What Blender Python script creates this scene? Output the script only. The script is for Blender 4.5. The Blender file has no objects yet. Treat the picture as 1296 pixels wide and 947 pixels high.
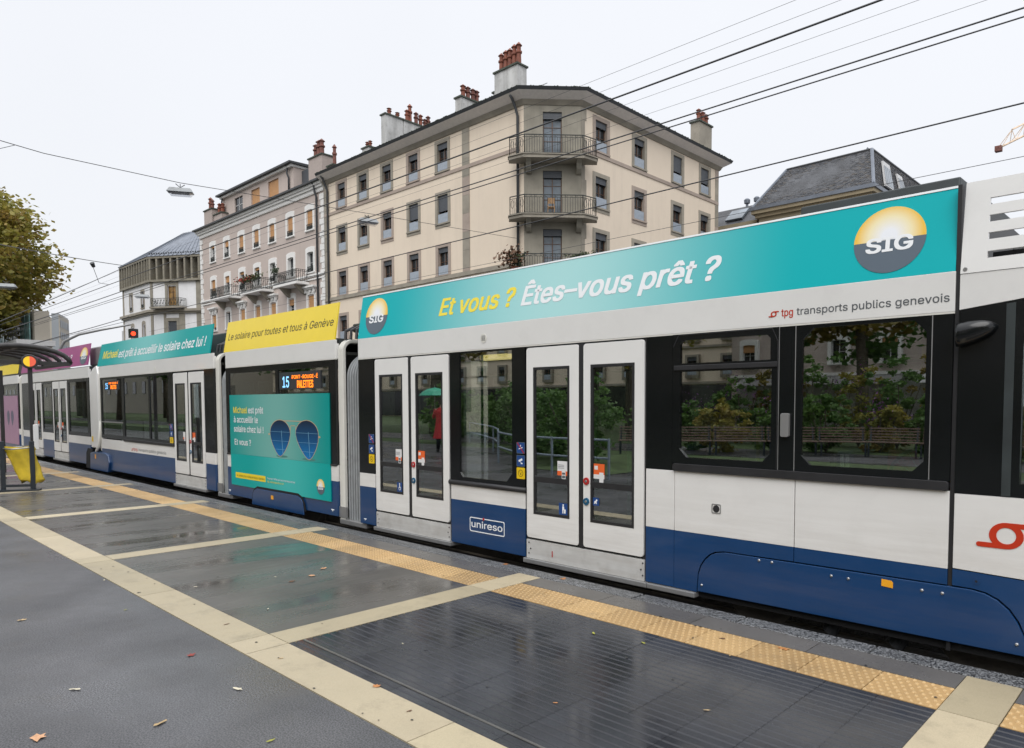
import bpy, math, random
from mathutils import Vector, Matrix, noise
from mathutils.geometry import tessellate_polygon
random.seed(7)
S = bpy.context.scene
COL = S.collection
R = math.radians

# ---------------------------------------------------------------- camera
cd = bpy.data.cameras.new('camera'); cam = bpy.data.objects.new('camera', cd); COL.objects.link(cam)
YAW, PITCH, ROLL = 0.732578, -0.04986, 0.00014
fw = Vector((-math.sin(YAW)*math.cos(PITCH), math.cos(YAW)*math.cos(PITCH), math.sin(PITCH)))
rt = Vector((math.cos(YAW), math.sin(YAW), 0)); upv = rt.cross(fw)
r2 = rt*math.cos(ROLL)+upv*math.sin(ROLL); u2 = -rt*math.sin(ROLL)+upv*math.cos(ROLL)
m = Matrix((r2, u2, -fw)).transposed().to_4x4(); m.translation = Vector((0, 0, 1.62))
cam.matrix_world = m
cd.sensor_width = 36; cd.lens = 24.88; cd.shift_x = -0.0601; cd.shift_y = 0.0641
cd.clip_start = 0.05; cd.clip_end = 2000
S.camera = cam

# ---------------------------------------------------------------- sky, sun, exposure
W = bpy.data.worlds.new('World'); S.world = W; W.use_nodes = True
nt = W.node_tree; nt.nodes.clear()
def wn(t): return nt.nodes.new(t)
sky = wn('ShaderNodeTexSky'); sky.sky_type = 'NISHITA'; sky.sun_disc = False
sky.sun_elevation = R(48); sky.sun_rotation = R(150); sky.dust_density = 4; sky.air_density = 1.5
mixc = wn('ShaderNodeMix'); mixc.data_type = 'RGBA'; mixc.inputs[0].default_value = 0.93
tc = wn('ShaderNodeTexCoord'); sep = wn('ShaderNodeSeparateXYZ'); nt.links.new(tc.outputs['Generated'], sep.inputs[0])
cr = wn('ShaderNodeValToRGB')               # overcast: cloud deck a little brighter overhead, all the way round
cr.color_ramp.elements[0].position = 0.0; cr.color_ramp.elements[0].color = (7.45, 7.6, 7.95, 1)
cr.color_ramp.elements[1].position = 1.0; cr.color_ramp.elements[1].color = (18.0, 18.2, 18.8, 1)
e = cr.color_ramp.elements.new(0.5); e.color = (7.9, 8.05, 8.45, 1)
nt.links.new(sep.outputs[2], cr.inputs[0])
nz = wn('ShaderNodeTexNoise'); nz.inputs['Scale'].default_value = 1.6; nz.inputs['Detail'].default_value = 4
nt.links.new(tc.outputs['Generated'], nz.inputs[0])
nm = wn('ShaderNodeMapRange'); nm.inputs[1].default_value = 0.3; nm.inputs[2].default_value = 0.7; nm.inputs[3].default_value = 0.975; nm.inputs[4].default_value = 1.02
nt.links.new(nz.outputs[0], nm.inputs[0])
mul = wn('ShaderNodeVectorMath'); mul.operation = 'SCALE'
nt.links.new(cr.outputs[0], mul.inputs[0]); nt.links.new(nm.outputs[0], mul.inputs['Scale'])
nt.links.new(sky.outputs[0], mixc.inputs[6]); nt.links.new(mul.outputs[0], mixc.inputs[7])
bg = wn('ShaderNodeBackground'); bg.inputs[1].default_value = 0.1
nt.links.new(mixc.outputs[2], bg.inputs[0])
wo = wn('ShaderNodeOutputWorld'); nt.links.new(bg.outputs[0], wo.inputs[0])
sl = bpy.data.lights.new('sun', 'SUN'); sl.energy = 1.5; sl.angle = R(50); sl.color = (1.0, 0.985, 0.96)
so = bpy.data.objects.new('sun', sl); COL.objects.link(so)
so.rotation_euler = Vector((-0.42, 0.62, -0.85)).to_track_quat('-Z', 'Y').to_euler(); so.location = (5, -10, 30)
S.view_settings.view_transform = 'Standard'; S.view_settings.look = 'None'
S.view_settings.exposure = 0.30; S.view_settings.gamma = 1
S.render.engine = 'CYCLES'
S.cycles.max_bounces = 8; S.cycles.transparent_max_bounces = 12; S.cycles.glossy_bounces = 4; S.cycles.diffuse_bounces = 3

# ---------------------------------------------------------------- materials
MATS = {}
def mat(name, col, rough=0.6, metal=0.0, var=0.08, scale=6.0, bump=0.0, bscale=60.0, coat=0.0, spec=0.5, rvar=0.0, col2=None, grime=0.0, stretch=None, emit=0.0, alpha=1.0, bdist=0.002, road=0.0, streak=0.0):
    m = bpy.data.materials.new(name); m.use_nodes = True; n = m.node_tree; N = n.nodes; L = n.links
    b = N['Principled BSDF']; MATS[name] = m
    b.inputs['Roughness'].default_value = rough; b.inputs['Metallic'].default_value = metal
    b.inputs['Specular IOR Level'].default_value = spec; b.inputs['Coat Weight'].default_value = coat
    b.inputs['Coat Roughness'].default_value = 0.05
    g = N.new('ShaderNodeTexCoord'); mp = N.new('ShaderNodeMapping'); L.new(g.outputs['Object'], mp.inputs[0])
    if stretch: mp.inputs['Scale'].default_value = stretch
    t = N.new('ShaderNodeTexNoise'); t.inputs['Scale'].default_value = scale; t.inputs['Detail'].default_value = 6
    L.new(mp.outputs[0], t.inputs[0])
    r = N.new('ShaderNodeMapRange'); r.inputs[1].default_value = 0.3; r.inputs[2].default_value = 0.7
    L.new(t.outputs[0], r.inputs[0])
    mx = N.new('ShaderNodeMix'); mx.data_type = 'RGBA'; L.new(r.outputs[0], mx.inputs[0])
    c = col
    if col2 is None:
        a = tuple(min(1, x*(1-var)) for x in c); d = tuple(min(1, x*(1+var)) for x in c)
    else: a, d = c, col2
    mx.inputs[6].default_value = (*a, 1); mx.inputs[7].default_value = (*d, 1)
    out = mx.outputs[2]
    if grime:
        t2 = N.new('ShaderNodeTexNoise'); t2.inputs['Scale'].default_value = 3; t2.inputs['Detail'].default_value = 8; t2.inputs['Roughness'].default_value = 0.7
        L.new(g.outputs['Object'], t2.inputs[0])
        r3 = N.new('ShaderNodeMapRange'); r3.inputs[1].default_value = 0.5; r3.inputs[2].default_value = 0.8; r3.inputs[3].default_value = 0; r3.inputs[4].default_value = grime
        L.new(t2.outputs[0], r3.inputs[0])
        m2 = N.new('ShaderNodeMix'); m2.data_type = 'RGBA'; L.new(r3.outputs[0], m2.inputs[0]); L.new(out, m2.inputs[6]); m2.inputs[7].default_value = (0.12, 0.1, 0.08, 1); out = m2.outputs[2]
    if streak:                            # rain run-off: narrow vertical stains, stronger in some stretches than in others
        m8 = N.new('ShaderNodeMapping'); m8.inputs['Scale'].default_value = (1.1, 1.1, 0.09); L.new(g.outputs['Object'], m8.inputs[0])
        t8 = N.new('ShaderNodeTexNoise'); t8.inputs['Scale'].default_value = 1.6; t8.inputs['Detail'].default_value = 8; t8.inputs['Roughness'].default_value = 0.75; L.new(m8.outputs[0], t8.inputs[0])
        t9 = N.new('ShaderNodeTexNoise'); t9.inputs['Scale'].default_value = 0.22; t9.inputs['Detail'].default_value = 4; L.new(g.outputs['Object'], t9.inputs[0])
        r8 = N.new('ShaderNodeMapRange'); r8.inputs[1].default_value = 0.48; r8.inputs[2].default_value = 0.75; r8.inputs[4].default_value = streak; L.new(t8.outputs[0], r8.inputs[0])
        r9 = N.new('ShaderNodeMapRange'); r9.inputs[1].default_value = 0.38; r9.inputs[2].default_value = 0.62; r9.inputs[3].default_value = 0.25; L.new(t9.outputs[0], r9.inputs[0])
        mm = N.new('ShaderNodeMath'); mm.operation = 'MULTIPLY'; L.new(r8.outputs[0], mm.inputs[0]); L.new(r9.outputs[0], mm.inputs[1])
        m9 = N.new('ShaderNodeMix'); m9.data_type = 'RGBA'; L.new(mm.outputs[0], m9.inputs[0]); L.new(out, m9.inputs[6]); m9.inputs[7].default_value = (0.13, 0.115, 0.095, 1); out = m9.outputs[2]
    if road:                              # road film: heavier low on the body, broken up by long horizontal smears
        sp = N.new('ShaderNodeSeparateXYZ'); L.new(g.outputs['Object'], sp.inputs[0])
        rz = N.new('ShaderNodeMapRange'); rz.inputs[1].default_value = 1.1; rz.inputs[2].default_value = 0.0; rz.inputs[3].default_value = 0.0; rz.inputs[4].default_value = 1.0; L.new(sp.outputs[2], rz.inputs[0])
        m5 = N.new('ShaderNodeMapping'); m5.inputs['Scale'].default_value = (0.6, 1, 7); L.new(g.outputs['Object'], m5.inputs[0])
        t5 = N.new('ShaderNodeTexNoise'); t5.inputs['Scale'].default_value = 2.2; t5.inputs['Detail'].default_value = 7; t5.inputs['Roughness'].default_value = 0.7; L.new(m5.outputs[0], t5.inputs[0])
        r5 = N.new('ShaderNodeMapRange'); r5.inputs[1].default_value = 0.38; r5.inputs[2].default_value = 0.72; r5.inputs[3].default_value = 0.15; r5.inputs[4].default_value = 1.0; L.new(t5.outputs[0], r5.inputs[0])
        ml = N.new('ShaderNodeMath'); ml.operation = 'MULTIPLY'; L.new(rz.outputs[0], ml.inputs[0]); L.new(r5.outputs[0], ml.inputs[1])
        m6 = N.new('ShaderNodeMath'); m6.operation = 'MULTIPLY'; L.new(ml.outputs[0], m6.inputs[0]); m6.inputs[1].default_value = road
        m7 = N.new('ShaderNodeMix'); m7.data_type = 'RGBA'; L.new(m6.outputs[0], m7.inputs[0]); L.new(out, m7.inputs[6]); m7.inputs[7].default_value = (0.22, 0.18, 0.13, 1); out = m7.outputs[2]
    L.new(out, b.inputs['Base Color'])
    if rvar:
        r4 = N.new('ShaderNodeMapRange'); r4.inputs[1].default_value = 0.3; r4.inputs[2].default_value = 0.7; r4.inputs[3].default_value = max(0.02, rough-rvar); r4.inputs[4].default_value = rough+rvar
        L.new(t.outputs[0], r4.inputs[0]); L.new(r4.outputs[0], b.inputs['Roughness'])
    if bump:
        t3 = N.new('ShaderNodeTexNoise'); t3.inputs['Scale'].default_value = bscale; t3.inputs['Detail'].default_value = 3
        L.new(g.outputs['Object'], t3.inputs[0])
        bp = N.new('ShaderNodeBump'); bp.inputs['Strength'].default_value = bump; bp.inputs['Distance'].default_value = bdist
        L.new(t3.outputs[0], bp.inputs['Height']); L.new(bp.outputs[0], b.inputs['Normal'])
    if emit:
        b.inputs['Emission Color'].default_value = (*col, 1); b.inputs['Emission Strength'].default_value = emit
    return m

def glass_mat(name, tint, ior=1.8, rough=0.0):
    m = bpy.data.materials.new(name); m.use_nodes = True; n = m.node_tree; n.nodes.clear(); N = n.nodes; L = n.links
    tr = N.new('ShaderNodeBsdfTransparent'); tr.inputs[0].default_value = (*tint, 1)
    gl = N.new('ShaderNodeBsdfGlossy'); gl.inputs['Roughness'].default_value = rough; gl.inputs[0].default_value = (1, 1, 1, 1)
    fr = N.new('ShaderNodeFresnel'); ge = N.new('ShaderNodeNewGeometry'); mi_ = N.new('ShaderNodeMapRange'); mi_.inputs[3].default_value = ior; mi_.inputs[4].default_value = 1/ior; L.new(ge.outputs['Backfacing'], mi_.inputs[0]); L.new(mi_.outputs[0], fr.inputs[0])   # both faces of a pane reflect alike
    mx = N.new('ShaderNodeMixShader'); L.new(fr.outputs[0], mx.inputs[0]); L.new(tr.outputs[0], mx.inputs[1]); L.new(gl.outputs[0], mx.inputs[2])
    o = N.new('ShaderNodeOutputMaterial'); L.new(mx.outputs[0], o.inputs[0]); MATS[name] = m
    return m

def wet_mat(name, col, r_lo, r_hi, scale, stretch=(1, 1, 1), speck=0.25, bump=0.3, puddle=0.5, var=0.25, gs=220, stain=0.35):
    """wet paving: a water film of uneven gloss over a grainy surface"""
    m = mat(name, col, var=var, scale=1.3, bump=bump, bscale=160, bdist=0.0015)
    N = m.node_tree.nodes; L = m.node_tree.links; b = N['Principled BSDF']
    g = N.new('ShaderNodeTexCoord'); mp = N.new('ShaderNodeMapping'); mp.inputs['Scale'].default_value = stretch; L.new(g.outputs['Object'], mp.inputs[0])
    t = N.new('ShaderNodeTexNoise'); t.inputs['Scale'].default_value = scale; t.inputs['Detail'].default_value = 5; t.inputs['Roughness'].default_value = 0.6; L.new(mp.outputs[0], t.inputs[0])
    r = N.new('ShaderNodeMapRange'); r.inputs[1].default_value = puddle-0.12; r.inputs[2].default_value = puddle+0.12; r.inputs[3].default_value = r_lo; r.inputs[4].default_value = r_hi
    L.new(t.outputs[0], r.inputs[0]); L.new(r.outputs[0], b.inputs['Roughness'])
    # grain specks
    v = N.new('ShaderNodeTexNoise'); v.inputs['Scale'].default_value = gs; v.inputs['Detail'].default_value = 2; L.new(g.outputs['Object'], v.inputs[0])
    r2_ = N.new('ShaderNodeMapRange'); r2_.inputs[1].default_value = 0.40; r2_.inputs[2].default_value = 0.60; r2_.inputs[3].default_value = 1-speck; r2_.inputs[4].default_value = 1+speck; L.new(v.outputs[0], r2_.inputs[0])
    src = b.inputs['Base Color'].links[0].from_socket
    oi = N.new('ShaderNodeObjectInfo'); ro = N.new('ShaderNodeMapRange'); ro.inputs[3].default_value = 0.86; ro.inputs[4].default_value = 1.12; L.new(oi.outputs['Random'], ro.inputs[0])
    sv = N.new('ShaderNodeVectorMath'); sv.operation = 'SCALE'; L.new(src, sv.inputs[0]); L.new(ro.outputs[0], sv.inputs['Scale'])
    ts = N.new('ShaderNodeTexNoise'); ts.inputs['Scale'].default_value = 3.5; ts.inputs['Detail'].default_value = 9; ts.inputs['Roughness'].default_value = 0.72; L.new(g.outputs['Object'], ts.inputs[0])
    rs = N.new('ShaderNodeMapRange'); rs.inputs[1].default_value = 0.53; rs.inputs[2].default_value = 0.74; rs.inputs[4].default_value = stain; L.new(ts.outputs[0], rs.inputs[0])
    ms = N.new('ShaderNodeMix'); ms.data_type = 'RGBA'; L.new(rs.outputs[0], ms.inputs[0]); L.new(sv.outputs[0], ms.inputs[6]); ms.inputs[7].default_value = (0.06, 0.052, 0.042, 1); src = ms.outputs[2]
    ml = N.new('ShaderNodeVectorMath'); ml.operation = 'SCALE'; L.new(src, ml.inputs[0]); L.new(r2_.outputs[0], ml.inputs['Scale']); L.new(ml.outputs[0], b.inputs['Base Color'])
    return m

mat('tram_white', (0.74, 0.735, 0.72), 0.28, var=0.02, scale=2, coat=0.3, grime=0.08, road=0.45)
mat('door_white', (0.76, 0.755, 0.74), 0.3, var=0.02, scale=2, coat=0.3, grime=0.06, road=0.35)
mat('step_white', (0.55, 0.55, 0.54), 0.45, var=0.06, scale=8, grime=0.4, road=0.4)
mat('tram_blue', (0.002, 0.042, 0.14), 0.28, var=0.06, scale=3, coat=0.2, grime=0.05, road=0.10)
mat('tram_black', (0.006, 0.007, 0.008), 0.16, var=0.1, coat=0.0, spec=0.5)
mat('rubber', (0.018, 0.018, 0.02), 0.5, var=0.2)
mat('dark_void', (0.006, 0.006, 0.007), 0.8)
mat('sill_grey', (0.32, 0.32, 0.32), 0.4, metal=0.5, var=0.1, grime=0.3)
mat('bellows_grey', (0.27, 0.285, 0.295), 0.5, var=0.12, scale=10, grime=0.3)
mat('frame_white', (0.68, 0.67, 0.62), 0.4, var=0.04, grime=0.25)
mat('metal', (0.5, 0.5, 0.5), 0.3, metal=0.9, var=0.1)
mat('roof_dark', (0.03, 0.038, 0.04), 0.5, var=0.2)
mat('interior', (0.13, 0.13, 0.12), 0.6, var=0.05)
mat('interior_dark', (0.03, 0.032, 0.036), 0.6, var=0.1)
mat('seat_blue', (0.03, 0.05, 0.10), 0.7, var=0.2)
mat('pole_green', (0.03, 0.25, 0.13), 0.3, var=0.05)
mat('pole_yellow', (0.45, 0.38, 0.05), 0.3, var=0.05)
mat('sig_yellow', (0.82, 0.62, 0.02), 0.35, var=0.02, coat=0.2)
mat('txt_yellow', (0.85, 0.70, 0.06), 0.4, var=0.01)
mat('txt_white', (0.80, 0.82, 0.84), 0.4, var=0.01)
mat('txt_grey', (0.10, 0.11, 0.12), 0.4, var=0.01)
mat('txt_red', (0.50, 0.035, 0.01), 0.35, var=0.02)
mat('txt_black', (0.015, 0.015, 0.012), 0.4, var=0.01)
mat('sig_grey', (0.09, 0.12, 0.155), 0.35, var=0.01)
mat('stick_blue', (0.015, 0.06, 0.22), 0.35, var=0.02)
mat('stick_orange', (0.75, 0.13, 0.03), 0.35, var=0.02)
mat('stick_yellow', (0.75, 0.50, 0.01), 0.35, var=0.02)
mat('stick_white', (0.7, 0.7, 0.7), 0.35, var=0.02)
mat('signal_orange', (0.85, 0.38, 0.02), 0.3, var=0.02)
mat('btn_red', (0.4, 0.02, 0.02), 0.3, var=0.02)
mat('btn_blue', (0.01, 0.09, 0.18), 0.3, var=0.02)
mat('magenta', (0.33, 0.05, 0.20), 0.3, var=0.04)
mat('led_orange', (1.0, 0.22, 0.01), 0.5, emit=1.3)
mat('led_blue', (0.25, 0.6, 1.0), 0.5, emit=0.9)
mat('lamp_warm', (1.0, 0.72, 0.25), 0.5, emit=1.6)
mat('led_red', (1.0, 0.04, 0.01), 0.5, emit=2.5)
mat('rust_wheel', (0.13, 0.115, 0.10), 0.5, metal=0.3, var=0.35)
glass_mat('tram_glass', (0.64, 0.70, 0.69), 3.9)
glass_mat('far_glass', (0.22, 0.25, 0.23), 1.5)
glass_mat('shelter_glass', (0.82, 0.83, 0.85), 1.5, 0.05)
glass_mat('rail_glass', (0.60, 0.64, 0.68), 1.6, 0.15)

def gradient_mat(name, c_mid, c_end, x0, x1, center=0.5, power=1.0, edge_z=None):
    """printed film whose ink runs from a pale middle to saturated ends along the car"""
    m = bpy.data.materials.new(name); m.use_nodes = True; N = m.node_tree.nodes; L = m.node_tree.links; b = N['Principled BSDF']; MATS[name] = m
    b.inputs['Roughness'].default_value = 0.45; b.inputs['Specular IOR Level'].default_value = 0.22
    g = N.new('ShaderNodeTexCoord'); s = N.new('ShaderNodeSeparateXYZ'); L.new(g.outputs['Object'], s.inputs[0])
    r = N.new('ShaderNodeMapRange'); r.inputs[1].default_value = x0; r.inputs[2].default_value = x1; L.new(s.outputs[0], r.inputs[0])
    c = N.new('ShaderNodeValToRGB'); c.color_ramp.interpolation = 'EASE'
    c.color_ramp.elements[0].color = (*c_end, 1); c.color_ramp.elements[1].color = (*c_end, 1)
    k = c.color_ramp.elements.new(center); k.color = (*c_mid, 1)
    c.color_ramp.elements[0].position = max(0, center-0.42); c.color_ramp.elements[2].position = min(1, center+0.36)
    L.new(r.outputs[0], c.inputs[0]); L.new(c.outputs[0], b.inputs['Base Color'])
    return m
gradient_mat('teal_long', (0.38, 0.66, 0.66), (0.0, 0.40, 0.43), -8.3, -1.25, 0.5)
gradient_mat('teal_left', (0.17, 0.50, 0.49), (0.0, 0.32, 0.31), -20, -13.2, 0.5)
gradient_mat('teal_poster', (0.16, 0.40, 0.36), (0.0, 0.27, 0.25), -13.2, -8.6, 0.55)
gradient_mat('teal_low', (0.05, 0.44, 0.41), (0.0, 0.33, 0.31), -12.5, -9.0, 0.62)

# sun-disc logo: radial gradient in the disc's own coordinates (printed)
def disc_mat(name):
    m = bpy.data.materials.new(name); m.use_nodes = True; N = m.node_tree.nodes; L = m.node_tree.links; b = N['Principled BSDF']; MATS[name] = m
    b.inputs['Roughness'].default_value = 0.3
    u = N.new('ShaderNodeUVMap'); d = N.new('ShaderNodeVectorMath'); d.operation = 'DISTANCE'; d.inputs[1].default_value = (0.5, 0.56, 0)
    L.new(u.outputs[0], d.inputs[0]); c = N.new('ShaderNodeValToRGB')
    c.color_ramp.elements[0].position = 0.1; c.color_ramp.elements[0].color = (0.8, 0.82, 0.86, 1)
    c.color_ramp.elements[1].position = 0.46; c.color_ramp.elements[1].color = (0.82, 0.5, 0.06, 1)
    k = c.color_ramp.elements.new(0.3); k.color = (0.84, 0.74, 0.45, 1)
    L.new(d.outputs['Value'], c.inputs[0]); L.new(c.outputs[0], b.inputs['Base Color']); return m
disc_mat('sun_disc')

# ---------------------------------------------------------------- mesh helpers
class MB:
    def __init__(s): s.v = []; s.f = []; s.mi = []; s.cur = 0
    def add(s, vs, fs):
        o = len(s.v); s.v += [tuple(p) for p in vs]
        for f in fs: s.f.append(tuple(i+o for i in f)); s.mi.append(s.cur)
        return s
    def box(s, x0, x1, y0, y1, z0, z1):
        vs = [(x, y, z) for z in (z0, z1) for y in (y0, y1) for x in (x0, x1)]
        return s.add(vs, [(0, 2, 3, 1), (4, 5, 7, 6), (0, 1, 5, 4), (2, 6, 7, 3), (0, 4, 6, 2), (1, 3, 7, 5)])
    def hexa(s, p): return s.add(p, [(0, 3, 2, 1), (4, 5, 6, 7), (0, 1, 5, 4), (1, 2, 6, 5), (2, 3, 7, 6), (3, 0, 4, 7)])
    def cyl(s, p0, p1, r0, r1=None, n=10, caps=True):
        r1 = r0 if r1 is None else r1
        p0 = Vector(p0); p1 = Vector(p1); d = (p1-p0).normalized()
        a = d.orthogonal().normalized(); b = d.cross(a)
        vs = [p0+(a*math.cos(2*math.pi*i/n)+b*math.sin(2*math.pi*i/n))*r0 for i in range(n)] + [p1+(a*math.cos(2*math.pi*i/n)+b*math.sin(2*math.pi*i/n))*r1 for i in range(n)]
        fs = [(i, (i+1) % n, n+(i+1) % n, n+i) for i in range(n)]
        if caps: fs += [tuple(range(n-1, -1, -1)), tuple(range(n, 2*n))]
        return s.add(vs, fs)
    def tube(s, path, r, n=6, closed=False):
        P = [Vector(p) for p in path]; k = len(P); vs = []; prev = None
        for i, p in enumerate(P):
            d = (P[min(i+1, k-1)]-P[max(i-1, 0)]).normalized()
            a = d.orthogonal().normalized() if prev is None else (prev-d*prev.dot(d)).normalized()
            prev = a; b = d.cross(a); rr = r[i] if isinstance(r, (list, tuple)) else r
            vs += [p+(a*math.cos(2*math.pi*j/n)+b*math.sin(2*math.pi*j/n))*rr for j in range(n)]
        fs = [(i*n+j, i*n+(j+1) % n, (i+1)*n+(j+1) % n, (i+1)*n+j) for i in range(k-1) for j in range(n)]
        fs += [tuple(range(n-1, -1, -1)), tuple(range((k-1)*n, k*n))]
        return s.add(vs, fs)
    def plate(s, outer, holes, T, w0, w1):
        """flat plate with holes; T(u,v,w) -> xyz, w0 front, w1 back"""
        loops = [list(outer)]+[list(h) for h in holes]
        flat = [p for l in loops for p in l]; n = len(flat)
        tris = tessellate_polygon([[Vector((a, b, 0)) for a, b in l] for l in loops])
        vs = [T(a, b, w0) for a, b in flat]+[T(a, b, w1) for a, b in flat]
        fs = [tuple(t) for t in tris]+[tuple(i+n for i in reversed(t)) for t in tris]
        o = 0
        for l in loops:
            k = len(l)
            for i in range(k): a = o+i; b = o+(i+1) % k; fs.append((a, b, b+n, a+n))
            o += k
        return s.add(vs, fs)
    def extrude(s, pts, T, w0, w1): return s.plate(pts, [], T, w0, w1)
    def lathe(s, prof, c, n=12):
        vs = [(c[0]+r*math.cos(2*math.pi*i/n), c[1]+r*math.sin(2*math.pi*i/n), c[2]+z) for r, z in prof for i in range(n)]
        fs = [(k*n+i, k*n+(i+1) % n, (k+1)*n+(i+1) % n, (k+1)*n+i) for k in range(len(prof)-1) for i in range(n)]
        return s.add(vs, fs)

def fixn(me):
    import bmesh
    b = bmesh.new(); b.from_mesh(me); bmesh.ops.recalc_face_normals(b, faces=b.faces); b.to_mesh(me); b.free()

def obj(name, mb, mats, parent=None, label=None, cat=None, group=None, kind=None, smooth=False, bevel=0.0, recalc=True):
    me = bpy.data.meshes.new(name); me.from_pydata(mb.v, [], mb.f)
    for q in (mats if isinstance(mats, (list, tuple)) else [mats]): me.materials.append(MATS[q])
    me.polygons.foreach_set('material_index', mb.mi)
    if recalc: fixn(me)
    if smooth: me.polygons.foreach_set('use_smooth', [True]*len(me.polygons))
    me.update()
    o = bpy.data.objects.new(name, me); COL.objects.link(o)
    if parent is not None: attach(o, parent)
    if bevel:
        b = o.modifiers.new('bevel', 'BEVEL'); b.width = bevel; b.segments = 2; b.limit_method = 'ANGLE'; b.angle_limit = R(40); b.harden_normals = False
    tag(o, label, cat, group, kind); return o
def tag(o, label=None, cat=None, group=None, kind=None):
    for k, v in (('label', label), ('category', cat), ('group', group), ('kind', kind)):
        if v: o[k] = v
    return o
WL = {}
def attach(o, p):
    o.parent = p; o.matrix_parent_inverse = Matrix.Translation(WL.get(p.name, Vector((0, 0, 0)))).inverted() if p.name in WL else Matrix.Identity(4)
def thing(name, loc, label, cat, group=None):
    o = bpy.data.objects.new(name, None); COL.objects.link(o); o.location = loc; WL[o.name] = Vector(loc)
    o.empty_display_size = 0.2
    return tag(o, label, cat, group)
def dup(o, parent=None, delta=None):
    c = o.copy(); COL.objects.link(c)
    if parent is not None: c.parent = parent; c.matrix_parent_inverse = o.matrix_parent_inverse.copy()
    if delta is not None: c.location = Vector(o.location)+Vector(delta)
    for ch in o.children: dup(ch, c)
    return c

# text turned into mesh; lies in the plane given by T(u, v, w)
try:                                      # the grotesque that ships inside Blender itself, else its built-in face
    import os
    FONT = bpy.data.fonts.load(os.path.join(bpy.utils.system_resource('DATAFILES', path='fonts'), 'Inter.woff2'))
except Exception: FONT = None
_cap = []
def CAPH():
    if not _cap:
        cu = bpy.data.curves.new('cap', 'FONT'); cu.body = 'H'; cu.size = 1
        if FONT: cu.font = FONT
        o = bpy.data.objects.new('cap', cu); COL.objects.link(o); bpy.context.view_layer.update(); _cap.append(o.dimensions.y or .729)
        COL.objects.unlink(o); bpy.data.objects.remove(o)
    return _cap[0]
def text(name, s, x0, x1, z0, z1, T, m, parent, italic=0.0, bold=0.0, w=-0.002):
    """u from x0 to x1; capital height from z0 to z1"""
    cu = bpy.data.curves.new('txt', 'FONT'); cu.body = s; cu.size = 1; cu.shear = italic; cu.offset = 0 if FONT else bold; cu.resolution_u = 3
    cu.fill_mode = 'FRONT'
    if FONT: cu.font = FONT
    o = bpy.data.objects.new('txt', cu); COL.objects.link(o)
    bpy.context.view_layer.update()
    me = bpy.data.meshes.new_from_object(o.evaluated_get(bpy.context.evaluated_depsgraph_get()))
    COL.objects.unlink(o); bpy.data.objects.remove(o)
    us = [v.co.x for v in me.vertices]; a, b = min(us), max(us)
    cap = CAPH()
    for v in me.vertices:
        u = x0+(v.co.x-a)/(b-a)*(x1-x0); z = z0+v.co.y/cap*(z1-z0); v.co = Vector(T(u, z, w))
    if bold and FONT:                     # heavier weight: the outline laid again a hair's breadth around itself
        import bmesh
        b = bmesh.new(); b.from_mesh(me); base = [f for f in b.faces]; hgt = (z1-z0); k = bold*hgt*2.4
        c0 = Vector(T(0, 0, 0)); ux = Vector(T(1, 0, 0))-c0; uz = (Vector(T(0, z1, 0))-Vector(T(0, z0, 0)))/(z1-z0); uw = Vector(T(0, 0, 1))-c0
        for q, (su, sz) in enumerate(((1, 1), (1, -1), (-1, 1), (-1, -1), (1, 0), (-1, 0), (0, 1), (0, -1))):
            r_ = bmesh.ops.duplicate(b, geom=base); d = ux*(k*.9*su)+uz*(k*.5*sz)-uw*(.00003*(q+1))
            bmesh.ops.translate(b, verts=[g for g in r_['geom'] if isinstance(g, bmesh.types.BMVert)], vec=d)
        b.to_mesh(me); b.free()
    me.materials.clear(); me.materials.append(MATS[m]); me.name = name
    ob = bpy.data.objects.new(name, me); COL.objects.link(ob); attach(ob, parent); return ob

def TY(Y): return lambda u, v, w: (u, Y+w, v)          # plane facing the camera side (-Y)
def TX(X): return lambda u, v, w: (X-w, u, v)          # plane facing +X, u along Y
def rect(a, b, c, d): return [(a, c), (b, c), (b, d), (a, d)]
def chamf(a, b, c, d, tl=0, tr=0, br=0, bl=0):
    p = []
    p += [(a, c+bl), (a+bl, c)] if bl else [(a, c)]
    p += [(b-br, c), (b, c+br)] if br else [(b, c)]
    p += [(b, d-tr), (b-tr, d)] if tr else [(b, d)]
    p += [(a+tl, d), (a, d-tl)] if tl else [(a, d)]
    return p
def rrect(a, b, c, d, r, n=4):
    p = []
    for cx, cy, s in ((b-r, c+r, -90), (b-r, d-r, 0), (a+r, d-r, 90), (a+r, c+r, 180)):
        p += [(cx+r*math.cos(R(s+90*i/n)), cy+r*math.sin(R(s+90*i/n))) for i in range(n+1)]
    return p
def circ(cx, cy, r, n=16, ry=None): ry = ry or r; return [(cx+r*math.cos(2*math.pi*i/n), cy+ry*math.sin(2*math.pi*i/n)) for i in range(n)]
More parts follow.
